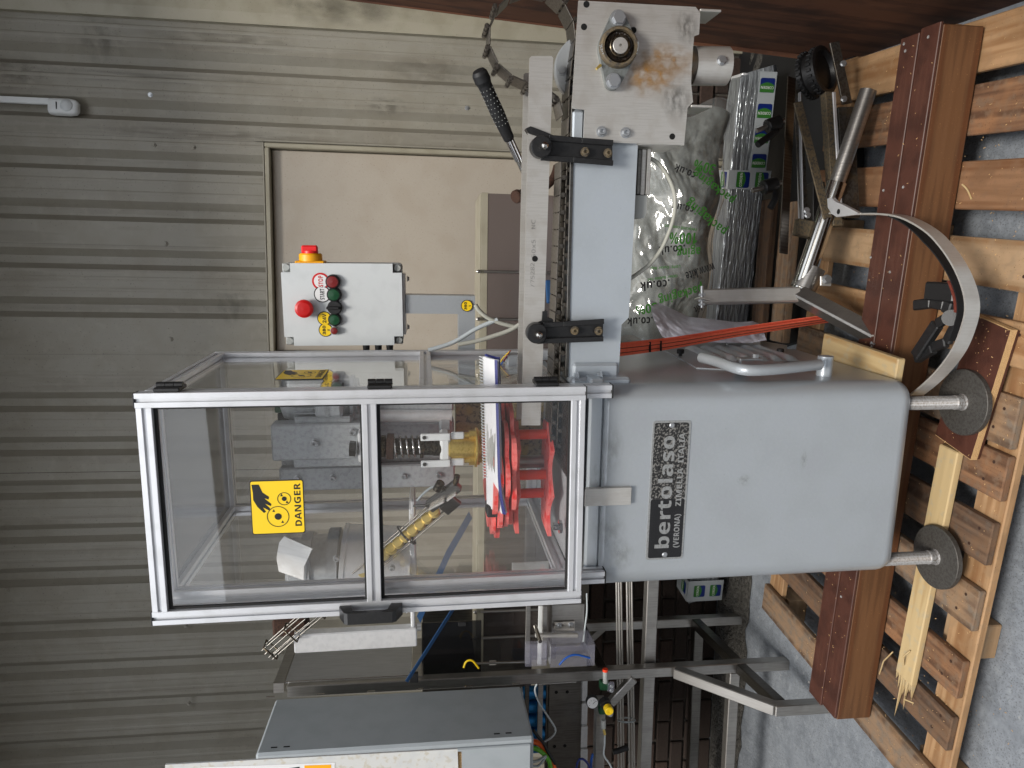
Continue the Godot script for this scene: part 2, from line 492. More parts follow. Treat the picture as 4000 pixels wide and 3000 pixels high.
	mat("dusty_steel", W, 0.65, 0.5, paint(512, Color(0.45, 0.40, 0.32), [[mid, Color(0.31, 0.295, 0.275), 0.42, 0.7, 0.9], [soft, Color(0.52, 0.45, 0.33), 0.5, 0.8, 0.6]]), Vector3(6, 6, 6), fine_t, 0.05)
	mat("pad_steel", W, 0.55, 0.6, paint(512, Color(0.36, 0.35, 0.335), [[mid, Color(0.29, 0.275, 0.26), 0.4, 0.75, 0.8], [fine, Color(0.46, 0.45, 0.43), 0.6, 0.85, 0.6], [speck, Color(0.72, 0.68, 0.60), 0.83, 0.9, 0.7], [cell, Color(0.42, 0.28, 0.18), 0.86, 0.95, 0.5]]), Vector3(6, 6, 6), fine_t, 0.08)
	mat("rust", W, 0.85, 0.2, paint(512, Color(0.26, 0.17, 0.125), [[mid, Color(0.17, 0.11, 0.085), 0.4, 0.7, 0.8], [fine, Color(0.42, 0.27, 0.17), 0.6, 0.85, 0.7]]), Vector3(10, 10, 10), fine_t, 0.15)
	mat("oily_steel", W, 0.3, 0.9, paint(512, Color(0.38, 0.35, 0.30), [[mid, Color(0.13, 0.10, 0.08), 0.4, 0.7, 0.85], [soft, Color(0.46, 0.37, 0.23), 0.55, 0.8, 0.6]]), Vector3(8, 8, 8))
	mat("grease", W, 0.35, 0.1, paint(512, Color(0.10, 0.08, 0.065), [[mid, Color(0.24, 0.17, 0.09), 0.5, 0.8, 0.8], [fine, Color(0.36, 0.30, 0.20), 0.7, 0.9, 0.5]]), Vector3(8, 8, 8), mid_t, 0.4)
	mat("grimy_yellow", W, 0.55, 0.1, paint(512, Color(0.62, 0.57, 0.44), [[mid, Color(0.34, 0.31, 0.26), 0.5, 0.75, 0.85], [soft, Color(0.70, 0.61, 0.36), 0.45, 0.75, 0.7]]), Vector3(4, 4, 4))
	mat("brass", W, 0.3, 0.75, paint(512, Color(0.90, 0.79, 0.45), [[mid, Color(0.78, 0.65, 0.32), 0.5, 0.8, 0.7]]), Vector3(8, 8, 8))
	mat("gold_cap", Color(0.88, 0.79, 0.50), 0.38, 0.5)
	mat("chrome", Color(0.75, 0.75, 0.76), 0.12, 1.0)
	mat("zinc", Color(0.72, 0.73, 0.74), 0.35, 0.8)
	mat("chain_steel", W, 0.38, 0.9, paint(512, Color(0.44, 0.42, 0.395), [[mid, Color(0.33, 0.31, 0.285), 0.4, 0.75, 0.8]]), Vector3(8, 8, 8))
	mat("cabinet_grey", W, 0.45, 0.0, paint(512, Color(0.62, 0.645, 0.66), [[soft, Color(0.59, 0.615, 0.63), 0.4, 0.8, 0.7], [fine, Color(0.64, 0.665, 0.68), 0.6, 0.9, 0.4]]), Vector3(2, 2, 2), fine_t, 0.015)
	mat("box_grey", W, 0.5, 0.0, paint(512, Color(0.775, 0.79, 0.795), [[soft, Color(0.745, 0.76, 0.765), 0.5, 0.85, 0.7], [speck, Color(0.55, 0.54, 0.5), 0.9, 0.95, 0.5]]), Vector3(3, 3, 3), fine_t, 0.01)
	mat("plate_metal", W, 0.35, 0.8, paint(512, Color(0.74, 0.74, 0.73), [[mid, Color(0.6, 0.59, 0.57), 0.5, 0.8, 0.7]]), Vector3(10, 10, 10))
	mat("plate_black", W, 0.5, 0.0, paint(512, Color(0.085, 0.085, 0.095), [[fine, Color(0.16, 0.16, 0.165), 0.6, 0.8, 0.6], [speck, Color(0.62, 0.62, 0.61), 0.80, 0.86, 0.8]]), Vector3(8, 8, 8))
	mat("plate_worn", W, 0.5, 0.2, paint(512, Color(0.10, 0.10, 0.105), [[mid, Color(0.55, 0.54, 0.52), 0.52, 0.62, 0.9], [fine, Color(0.36, 0.355, 0.35), 0.55, 0.7, 0.7]]), Vector3(8, 8, 8))
	# plastics and cloth
	mat("black_plastic", W, 0.42, 0.0, paint(512, Color(0.10, 0.10, 0.105), [[mid, Color(0.15, 0.15, 0.15), 0.5, 0.8, 0.6]]), Vector3(6, 6, 6), fine_t, 0.02)
	mat("black_soft", Color(0.075, 0.077, 0.085), 0.6)
	mat("gasket", Color(0.05, 0.05, 0.055), 0.7)
	mat("hole", Color(0.02, 0.02, 0.02), 0.9)
	mat("red_plastic", W, 0.5, 0.0, paint(512, Color(0.91, 0.47, 0.45), [[mid, Color(0.89, 0.37, 0.35), 0.45, 0.75, 0.7], [soft, Color(0.86, 0.13, 0.11), 0.6, 0.75, 0.9]]), Vector3(5, 5, 5))
	mat("orange_plastic", Color(0.90, 0.24, 0.08), 0.35)
	mat("white_plastic", Color(0.83, 0.84, 0.84), 0.45)
	mat("grey_plastic", Color(0.62, 0.63, 0.62), 0.5)
	mat("cable_grey", Color(0.66, 0.66, 0.62), 0.5)
	mat("cable_light", Color(0.68, 0.71, 0.72), 0.5)
	mat("red_button", Color(0.72, 0.07, 0.07), 0.35)
	mat("dull_red", Color(0.45, 0.10, 0.10), 0.4)
	mat("green_button", Color(0.03, 0.26, 0.14), 0.4)
	mat("yellow", Color(0.93, 0.78, 0.08), 0.45)
	mat("orange_yellow", Color(0.95, 0.66, 0.03), 0.45)
	mat("isolator_red", Color(0.86, 0.12, 0.13), 0.4)
	mat("white_label", Color(0.86, 0.86, 0.86), 0.5)
	mat("red_ink", Color(0.75, 0.06, 0.08), 0.5)
	mat("black_ink", Color(0.04, 0.04, 0.045), 0.5)
	mat("red_strap", W, 0.8, 0.0, paint(512, Color(1.0, 0.48, 0.36), [[streak, Color(0.98, 0.40, 0.28), 0.5, 0.8, 0.6], [fine, Color(0.9, 0.34, 0.24), 0.6, 0.85, 0.5]]), Vector3(12, 12, 12), fine_t, 0.06)
	mat("stitch", Color(0.09, 0.04, 0.04), 0.8)
	mat("blue_strap", W, 0.8, 0.0, paint(512, Color(0.07, 0.24, 0.40), [[fine, Color(0.12, 0.33, 0.52), 0.5, 0.8, 0.7]]), Vector3(12, 12, 12), fine_t, 0.08)
	mat("blue_hose", Color(0.05, 0.30, 0.62), 0.4)
	mat("orange_cable", Color(0.90, 0.37, 0.07), 0.5)
	mat("green_cable", Color(0.33, 0.62, 0.13), 0.5)
	mat("cloth", W, 0.9, 0.0, paint(512, Color(0.88, 0.885, 0.93), [[mid, Color(0.83, 0.835, 0.89), 0.45, 0.8, 0.6]]), Vector3(5, 5, 5), fine_t, 0.06)
	mat("paper", Color(0.82, 0.82, 0.83), 0.7)
	mat("blue_card", Color(0.10, 0.13, 0.42), 0.5)
	mat("white_board", W, 0.6, 0.0, paint(512, Color(0.78, 0.78, 0.765), [[mid, Color(0.70, 0.66, 0.58), 0.55, 0.8, 0.6], [soft, Color(0.72, 0.73, 0.74), 0.45, 0.8, 0.6], [speck, Color(0.4, 0.37, 0.33), 0.87, 0.93, 0.5]]), Vector3(3, 3, 3))
	mat("can_blue", W, 0.3, 0.5, paint(512, Color(0.10, 0.45, 0.68), [[cell, Color(0.16, 0.55, 0.77), 0.5, 0.9, 0.5]]), Vector3(8, 8, 8))
	mat("wrap_metal", W, 0.3, 0.55, paint(512, Color(0.60, 0.62, 0.63), [[streak, Color(0.42, 0.43, 0.45), 0.42, 0.7, 0.8], [fine, Color(0.78, 0.80, 0.81), 0.6, 0.85, 0.6], [soft, Color(0.50, 0.51, 0.53), 0.5, 0.8, 0.6]]), Vector3(3, 3, 3), grey_tex(512, noise_image(512, 0.05, 4, 95, FastNoiseLite.TYPE_SIMPLEX_SMOOTH, 6.0, 1.0)), 0.35)
	mat("tape_white", Color(0.62, 0.64, 0.65), 0.25)
	mat("tape_blue", Color(0.04, 0.13, 0.40), 0.35)
	mat("tape_green", Color(0.20, 0.42, 0.16), 0.35)
	mat("bag_green", Color(0.18, 0.42, 0.10), 0.5)
	mat("bag_black", Color(0.06, 0.06, 0.07), 0.5)
	mat("carpet_red", W, 0.95, 0.0, paint(512, Color(0.50, 0.20, 0.13), [[speck, Color(0.62, 0.30, 0.22), 0.5, 0.8, 0.8]]), Vector3(16, 16, 16), fine_t, 0.3)
	# clear
	for g in [["clear_pane", Color(0.8, 0.82, 0.83, 0.012), 0.02], ["smoked_pane", Color(0.30, 0.27, 0.26, 0.36), 0.04], ["dark_pane", Color(0.07, 0.07, 0.08, 0.66), 0.05], ["top_pane", Color(0.10, 0.085, 0.075, 0.74), 0.12], ["mauve_pane", Color(0.43, 0.39, 0.375, 0.78), 0.06], ["clear_box", Color(0.85, 0.85, 0.95, 0.10), 0.03], ["bag_film", Color(0.80, 0.83, 0.83, 0.14), 0.08]]:  # top_pane has the dark roof reflection put into its colour
		var m := mat(g[0], g[1], g[2])
		m.transparency = BaseMaterial3D.TRANSPARENCY_ALPHA
		m.cull_mode = BaseMaterial3D.CULL_DISABLED
	var dust := mat("pane_dust", Color(0.42, 0.39, 0.36, 0.16), 0.8)
	dust.transparency = BaseMaterial3D.TRANSPARENCY_ALPHA


func v(a: float, b: float, c: float) -> Vector3:
	# a point of the machine: right, up, towards the front; from its lower right front door corner
	return Vector3(a + 0.26, b + 1.0, c + 0.35)


func _ready() -> void:
	rng.seed = 7
	# camera: held upright-sideways, looking slightly down
	var cam := Camera3D.new()
	cam.name = "camera"
	add_child(cam)
	var pitch := deg_to_rad(7.17)
	var up := Vector3(0, cos(pitch), -sin(pitch))
	cam.transform = Transform3D(Basis(-up, Vector3.RIGHT, Vector3(0, sin(pitch), cos(pitch))), Vector3(0, 1.51, 0))
	cam.fov = 56.7
	cam.near = 0.05
	cam.far = 400.0
	cam.current = true
	var we := WorldEnvironment.new()
	we.name = "daylight"
	var env := Environment.new()
	var sky := Sky.new()
	var psm := ProceduralSkyMaterial.new()
	psm.sky_top_color = Color(0.84, 0.86, 0.89)
	psm.sky_horizon_color = Color(0.86, 0.87, 0.88)
	psm.sky_curve = 0.2
	psm.ground_bottom_color = Color(0.30, 0.30, 0.30)
	psm.ground_horizon_color = Color(0.50, 0.50, 0.50)
	psm.sun_angle_max = 1.0
	psm.energy_multiplier = 1.0
	sky.sky_material = psm
	env.background_mode = Environment.BG_SKY
	env.sky = sky
	env.ambient_light_source = Environment.AMBIENT_SOURCE_SKY
	env.tonemap_mode = Environment.TONE_MAPPER_LINEAR
	env.tonemap_exposure = 2.45
	env.sdfgi_enabled = true
	env.ssao_enabled = true
	env.ssil_enabled = true
	we.environment = env
	add_child(we)
	var sun := DirectionalLight3D.new()
	sun.name = "overcast_sun"
	sun.light_energy = 0.42
	sun.light_angular_distance = 16.0
	sun.light_color = Color(1.0, 0.98, 0.95)
	sun.shadow_enabled = true
	sun.rotation_degrees = Vector3(-54, -10, 0)
	add_child(sun)
	make_materials()
	build_setting()
	build_wall()
	build_corker()
	build_packer()
	build_floor_things()


func build_setting() -> void:
	var st := S()
	fan(st, [Vector3(-60, 0, -60), Vector3(60, 0, -60), Vector3(60, 0, 60), Vector3(-60, 0, 60)], Vector3.UP)
	tag(obj("floor", st, M.floor), "", "", "", "structure")
	# rough strip of broken concrete at the foot of the wall
	st = S()
	var n := FastNoiseLite.new()
	n.seed = 5
	n.frequency = 9.0
	var strip := func(a: float, b: float) -> Vector3:
		var x := -2.4 + 4.3 * a
		var edge := sin(b * PI)
		return Vector3(x, 0.004 + edge * (0.02 + 0.028 * (n.get_noise_2d(x, b * 0.35) + 0.4)), lerpf(-3.36 + 0.125 * x, -3.02 + 0.125 * x + 0.05 * n.get_noise_2d(x * 0.5, 3.0), b))
	grid(st, 90, 14, strip)
	tag(obj("rough_concrete_strip", st, M.rough_concrete), "", "", "", "structure")
	# the canopy that keeps the rain off this side of the building
	st = S()
	box(st, Vector3(0, 3.8, -3.05), Vector3(9, 0.08, 1.8), 0.0)
	tag(obj("canopy_roof", st, M.roof), "", "", "", "structure")
	# unseen walls added around the yard to cut side light and darken pane reflections
	for q in [["added_side_wall", Vector3(2.05, 1.9, -0.9), Vector3(0.2, 3.8, 5.2)], ["added_side_wall", Vector3(-3.6, 1.9, -1.2), Vector3(0.2, 3.8, 4.9)], ["added_far_wall", Vector3(0, 2.2, 6.5), Vector3(16, 4.4, 0.4)]]:
		st = S()
		box(st, q[1], q[2], 0.0)
		tag(obj(q[0], st, M.added_wall_brick), "", "", "", "structure")


func groove_profile(a0: float, a1: float, grooves: Array) -> Array:
	# front face of the cladding from left to right: flats, faint stiffening ribs and deep grooves
	var p := [Vector2(a0, 0)]
	for k in grooves.size():
		var g: float = grooves[k]
		if g - 0.046 < a0 + 0.004 or g + 0.046 > a1 - 0.004: continue
		p.append_array([Vector2(g - 0.045, 0), Vector2(g - 0.021, -0.030), Vector2(g + 0.012, -0.030), Vector2(g + 0.044, 0)])
		for d in [0.078, 0.128]:
			if g + d + 0.01 < a1 - 0.004:
				p.append_array([Vector2(g + d - 0.009, 0), Vector2(g + d - 0.004, 0.0018), Vector2(g + d + 0.004, 0.0018), Vector2(g + d + 0.009, 0)])
	p.append(Vector2(a1, 0))
	return p


func cladding(parent: Node, a0: float, a1: float, b0: float, b1: float, grooves: Array, proud := 0.0) -> void:
	var st := S()
	var p := groove_profile(a0, a1, grooves)
	for i in p.size() - 1:
		var q: Vector2 = p[i]
		var r: Vector2 = p[i + 1]
		var k := 8
		for m in k:
			var y0 := lerpf(b0, b1, float(m) / k)
			var y1 := lerpf(b0, b1, float(m + 1) / k)
			fan(st, [Vector3(q.x, y0, q.y + proud), Vector3(r.x, y0, r.y + proud), Vector3(r.x, y1, r.y + proud), Vector3(q.x, y1, q.y + proud)], Vector3(0, 0, 1))
	obj("cladding_sheet", st, M.cladding, parent)


func build_wall() -> void:
	var w := thing("shed_wall", "olive grey profiled metal shed wall with a beige door and low brick base", "wall", Transform3D(Basis(Vector3(0.99233, 0.00000, 0.12360), Vector3(0.00000, 1.00000, 0.00000), Vector3(-0.12360, 0.00000, 0.99233)), Vector3(0, 0, -3.38)))
	var st := S()
	box(st, Vector3(-0.4, 1.9, -0.16), Vector3(6.4, 3.8, 0.1), 0.0)
	obj("inner_wall", st, M.brick_brown, w)
	var gr := [1.398, 1.186, 0.973, 0.759, 0.551, 0.34, 0.134, -0.081, -0.281, -0.479, -0.685, -0.887, -1.138, -1.336, -1.532, -1.723, -1.93, -2.14]
	gr.sort()
	cladding(w, 1.074, 1.56, 0.3, 3.75, gr)
	cladding(w, 0.612, 1.0735, 2.210, 3.75, gr)
	cladding(w, 0.132, 0.6115, 2.210, 3.75, gr)
	cladding(w, -0.40, 0.1315, 0.68, 3.75, gr)
	cladding(w, -0.95, -0.402, 0.68, 3.75, gr)
	cladding(w, -2.5, -0.93, 0.68, 3.75, gr, 0.006)
	for s in [Vector3(1.251, 2.669, 0), Vector3(1.043, 2.663, 0), Vector3(0.623, 2.633, 0), Vector3(0.202, 2.629, 0), Vector3(0.095, 2.658, -0.03), Vector3(-1.536, 2.616, 0.006), Vector3(-1.145, 2.615, 0.006), Vector3(-0.943, 3.378, 0.006), Vector3(1.26, 1.31, 0), Vector3(1.04, 2.5, 0)]:
		st = S()
		cyl(st, s + Vector3(0, 0, -0.001), s + Vector3(0, 0, 0.0035), 0.011, 0.0095)
		hexagon(st, s + Vector3(0, 0, 0.003), s + Vector3(0, 0, 0.009), 0.0058)
		obj("roofing_screw", st, M.zinc if s.x > 1.2 else M.cladding, w)
	# corner flashing on the right
	st = S()
	prism(st, [Vector2(1.556, -0.05), Vector2(1.556, 0.028), Vector2(1.60, 0.036), Vector2(1.672, 0.036), Vector2(1.690, 0.062), Vector2(1.82, 0.062), Vector2(1.82, -0.05)], 0.0, 3.7, Transform3D(Basis(Vector3(1, 0, 0), Vector3(0, 0, 1), Vector3(0, 1, 0)), Vector3()))
	obj("corner_flashing", st, M.trim, w)
	var gs := stain_material("wall_grime", Color(0.20, 0.18, 0.145, 0.28), 14)
	var gs2 := stain_material("wall_rust", Color(0.28, 0.235, 0.17, 0.28), 27)
	for q in [[Vector3(1.464, 2.86, 0), 0.13, 0.12, gs], [Vector3(1.307, 3.226, 0), 0.10, 0.2, gs2], [Vector3(1.25, 1.667, 0), 0.05, 0.12, gs], [Vector3(1.397, 1.495, 0), 0.08, 0.25, gs2], [Vector3(1.646, 1.94, 0.063), 0.12, 0.3, gs], [Vector3(1.642, 1.792, 0.062), 0.10, 0.34, gs], [Vector3(0.35, 2.363, 0), 0.1, 0.1, gs], [Vector3(1.49, 2.391, 0), 0.06, 0.4, gs2], [Vector3(1.321, 2.712, 0), 0.03, 0.7, gs], [Vector3(1.096, 2.469, 0), 0.03, 0.6, gs2]]:
		stain(w, [q[0] + Vector3(-q[1], q[2], 0), q[0] + Vector3(q[1], q[2], 0), q[0] + Vector3(q[1], -q[2], 0), q[0] + Vector3(-q[1], -q[2], 0)], q[3], "grime_stain")
	# door and its frame
	st = S()
	box(st, Vector3(0.60, 1.0875, -0.045), Vector3(0.894, 2.175, 0.04), 0.003)
	var d := obj("door", st, M.door_paint, w)
	st = S()
	for q in [[Vector3(1.0615, 1.10, -0.022), Vector3(0.021, 2.20, 0.07)], [Vector3(0.141, 1.10, -0.022), Vector3(0.020, 2.20, 0.07)], [Vector3(0.6005, 2.189, -0.022), Vector3(0.90, 0.021, 0.07)]]:
		box(st, q[0], q[1], 0.004)
	obj("door_frame", st, M.trim, w)
	st = S()
	box(st, Vector3(1.0785, 1.13, 0.008), Vector3(0.009, 2.22, 0.018), 0.002)
	box(st, Vector3(0.6, 2.2045, 0.006), Vector3(0.944, 0.007, 0.014), 0.002)
	obj("frame_bead", st, M.cladding, w)
	# brick base, every brick on its own
	st = S()
	box(st, Vector3(-1.2, 0.33, -0.045), Vector3(2.63, 0.66, 0.085), 0.0)
	box(st, Vector3(1.36, 0.15, -0.045), Vector3(0.56, 0.3, 0.085), 0.0)
	var base := obj("brick_base", st, M.mortar, w)
	var proto := []
	for k in 3:
		st = S()
		box(st, Vector3(), Vector3(0.215 - 0.002 * k, 0.065, 0.02), 0.004 + 0.001 * k)
		proto.append(st)
	var meshes := []
	for k in 3: meshes.append(proto[k].commit())
	var mm := [M.brick_pale, M.brick_brown, M.brick_pale, M.brick_brown]
	for row in 9:
		for col in 12:
			var a := -2.45 + col * 0.225 + (0.1125 if row % 2 else 0.0)
			if a > 0.02: continue
			var o := MeshInstance3D.new()
			o.mesh = meshes[(row * 5 + col * 3) % 3]
			o.material_override = mm[(row * 7 + col * 5 + col / 3) % 4] if row > 2 else M.brick_brown
			o.position = Vector3(a, 0.036 + row * 0.075, 0.004 + rng.randf_range(-0.002, 0.003))
			o.name = "brick"
			base.add_child(o, true)
	for row in 4:
		for col in 2:
			var o := MeshInstance3D.new()
			o.mesh = meshes[(row + col) % 3]
			o.material_override = mm[(row + col * 2) % 4]
			o.position = Vector3(1.21 + col * 0.225 + (0.05 if row % 2 else 0.0), 0.036 + row * 0.075, 0.004)
			o.name = "brick"
			base.add_child(o, true)
	# alarm sensor and its conduit, high on the wall
	var p := thing("motion_sensor", "white motion sensor fixed high on the metal wall below its conduit", "sensor", Transform3D(Basis(Vector3(0.99233, 0.00000, 0.12360), Vector3(0.00000, 1.00000, 0.00000), Vector3(-0.12360, 0.00000, 0.99233)), Vector3(0, 0, -3.38)))
	var c := Vector3(1.177, 3.018, 0)
	st = S()
	loft(st, -0.034, -0.005, 0.034, 0.042, 0.018, [[0.052, 0.014, 0.9], [0.048, 0.004, 0.4], [0.03, 0, 0], [-0.03, 0, 0], [-0.056, 0.004, -0.3], [-0.068, 0.016, -0.9]])
	obj("housing", st, M.white_plastic, p, Transform3D(Basis(Vector3.UP, 0.12), c))
	st = S()
	lathe(st, c + Vector3(0.004, -0.026, 0.03), Vector3(0.1, -0.1, 1), [[0.029, 0], [0.027, 0.008], [0.021, 0.015], [0.012, 0.0195], [0, 0.021]])
	obj("lens", st, M.box_grey, p)
	st = S()
	box(st, c + Vector3(0.003, 0.012, 0.0425), Vector3(0.03, 0.004, 0.004), 0.0005)
	obj("slot", st, M.black_ink, p)
	st = S()
	box(st, c + Vector3(0.025, 0.42, 0.008), Vector3(0.026, 0.76, 0.016), 0.002)
	tag(obj("cable_conduit", st, M.white_plastic, null, Transform3D(Basis(Vector3(0.99233, 0.00000, 0.12360), Vector3(0.00000, 1.00000, 0.00000), Vector3(-0.12360, 0.00000, 0.99233)), Vector3(0, 0, -3.38))), "thin white cable conduit running up the metal wall from the sensor", "conduit")


func slab(called: String, p: Vector3, q: Vector3, thick: float, m: Material, parent: Node, ch := 0.002) -> MeshInstance3D:
	# a plate between two opposite corners of its front face, going back by thick
	var st := S()
	var a := p.min(q)
	var b := p.max(q)
	var zf := (p.z + q.z) * 0.5
	box(st, Vector3((a.x + b.x) * 0.5, (a.y + b.y) * 0.5, zf - thick * 0.5), Vector3(b.x - a.x, b.y - a.y, thick), ch)
	return obj(called, st, m, parent)


func bolt(parent: Node, p: Vector3, axis: Vector3, r: float, m: Material, called := "bolt", hex := false) -> void:
	var st := S()
	if hex:
		cyl(st, p, p + axis * r * 0.25, r * 1.25)
		hexagon(st, p + axis * r * 0.25, p + axis * r * 0.95, r)
	else:
		cyl(st, p, p + axis * r * 0.25, r * 1.35)
		lathe(st, p + axis * r * 0.25, axis, [[r, 0], [r, r * 0.8], [r * 0.85, r], [r * 0.5, r], [r * 0.5, r * 0.4], [0, r * 0.4]], 14)
	obj(called, st, m, parent)


func tslot(st: SurfaceTool, p0: Vector3, p1: Vector3, front: Vector3, s := 0.03) -> void:
	# aluminium profile with a groove along each of its four sides
	var h := s * 0.5
	var g := 0.0042
	var d := 0.006
	var k := 0.0008
	var q := []
	for i in 4:
		var c := Transform2D(TAU * 0.25 * i, Vector2())
		for e in [Vector2(h, -h + k), Vector2(h, -g), Vector2(h - d, -g - 0.0025), Vector2(h - d, g + 0.0025), Vector2(h, g), Vector2(h, h - k), Vector2(h - k, h)]: q.append(c * e)
	var z := (p1 - p0).normalized()
	var y := (front - z * front.dot(z)).normalized()
	prism(st, q, 0.0, p0.distance_to(p1), Transform3D(Basis(z.cross(y) * -1.0, y, z), p0))


func danger_sign(parent: Node, xf: Transform3D) -> void:
	# yellow plate, hand above two meshing wheels, the word below; drawn in a 0.121 x 0.112 rectangle
	var st := S()
	prism(st, rrect(-0.0605, -0.056, 0.0605, 0.056, 0.005), -0.001, 0.0, xf)
	var s := obj("danger_sign", st, M.black_ink, parent)
	st = S()
	prism(st, rrect(-0.0585, -0.054, 0.0585, 0.054, 0.004), 0.0, 0.0004, xf)
	obj("sign_face", st, M.yellow, s)
	lettering("word", "DANGER", 0.0135, 0.096, M.black_ink, s, xf * Transform3D(Basis(), Vector3(0.003, -0.0425, 0.0006)), 0.0004, "Droid Sans", 700)
	st = S()
	for w in [[-0.021, 0.0, 0.0235, 0.0075], [0.0185, -0.0145, 0.0145, 0.0052]]:
		var o := []
		for i in 28:
			for e in [[w[2], i], [w[2], i + 1], [w[2] - 0.0016, i + 1], [w[2] - 0.0016, i]]:
				var t: float = TAU * e[1] / 28.0
				o.append(xf * Vector3(w[0] + cos(t) * e[0], w[1] + sin(t) * e[0], 0.0008))
			fan(st, o.slice(i * 4, i * 4 + 4), xf.basis.z)
		var disc := []
		for i in 18: disc.append(xf * Vector3(w[0] + cos(TAU * i / 18) * w[3], w[1] + sin(TAU * i / 18) * w[3], 0.0008))
		fan(st, disc, xf.basis.z)
		for i in 2:
			var t: float = 0.6 + PI * i
			var c := Vector2(w[0] + cos(t) * (w[2] * 0.66), w[1] + sin(t) * (w[2] * 0.66))
			fan(st, [xf * Vector3(c.x + 0.004, c.y, 0.0008), xf * Vector3(c.x - 0.002, c.y + 0.003, 0.0008), xf * Vector3(c.x - 0.002, c.y - 0.003, 0.0008)], xf.basis.z)
	obj("wheels", st, M.black_ink, s)
	st = S()
	prism(st, [Vector2(0.052, 0.052), Vector2(0.052, 0.037), Vector2(0.034, 0.030), Vector2(0.024, 0.017), Vector2(0.018, 0.018), Vector2(0.021, 0.027), Vector2(0.008, 0.013), Vector2(0.003, 0.014), Vector2(0.009, 0.026), Vector2(-0.002, 0.016), Vector2(-0.007, 0.018), Vector2(0.001, 0.031), Vector2(-0.009, 0.025), Vector2(-0.012, 0.029), Vector2(0.002, 0.042), Vector2(0.018, 0.050), Vector2(0.034, 0.050)], 0.0004, 0.0008, xf)
	obj("hand", st, M.black_ink, s)


func stain_material(called: String, c: Color, sd: int) -> StandardMaterial3D:
	var im := Image.create_empty(128, 128, false, Image.FORMAT_RGBA8)
	var n := FastNoiseLite.new()
	n.seed = sd
	n.frequency = 0.028
	for y in 128:
		for x in 128:
			var d := Vector2(x / 64.0 - 1.0, y / 64.0 - 1.0).length()
			var a := clampf((1.0 - d) * 1.3, 0, 1) * clampf(0.55 + n.get_noise_2d(x, y * 1.4) * 1.1, 0, 1)
			im.set_pixel(x, y, Color(c.r, c.g, c.b, a * c.a))
	var m := mat(called, Color.WHITE, 0.6)
	m.albedo_texture = ImageTexture.create_from_image(im)
	m.transparency = BaseMaterial3D.TRANSPARENCY_ALPHA
	return m


func stain(parent: Node, pts: Array, m: Material, called := "rust_stain") -> void:
	# four corners, first is the texture's top left
	var st := S()
	var n: Vector3 = Vector3(0, 0, 1)
	var uv := [Vector2(0, 0), Vector2(1, 0), Vector2(1, 1), Vector2(0, 1)]
	var order := [0, 1, 2, 0, 2, 3]
	if (pts[1] - pts[0]).cross(pts[2] - pts[0]).z > 0: order = [0, 2, 1, 0, 3, 2]
	for i in order:
		st.set_uv(uv[i])
		vx(st, pts[i] + Vector3(0, 0, 0.0007), n)
	obj(called, st, m, parent)


func build_corker() -> void:
	var r := thing("capping_machine", "silver painted capping machine with a glazed aluminium guard, side conveyor and black nameplate", "machine", Transform3D(Basis(Vector3(0.97982, 0.01483, 0.19935), Vector3(-0.01454, 0.99989, -0.00296), Vector3(-0.19937, 0.00000, 0.97992)), Vector3(-0.176, 0.15, -1.922)))
	build_body(r)
	build_guard(r)
	build_head(r)
	build_control_box(r)
	build_conveyor(r)


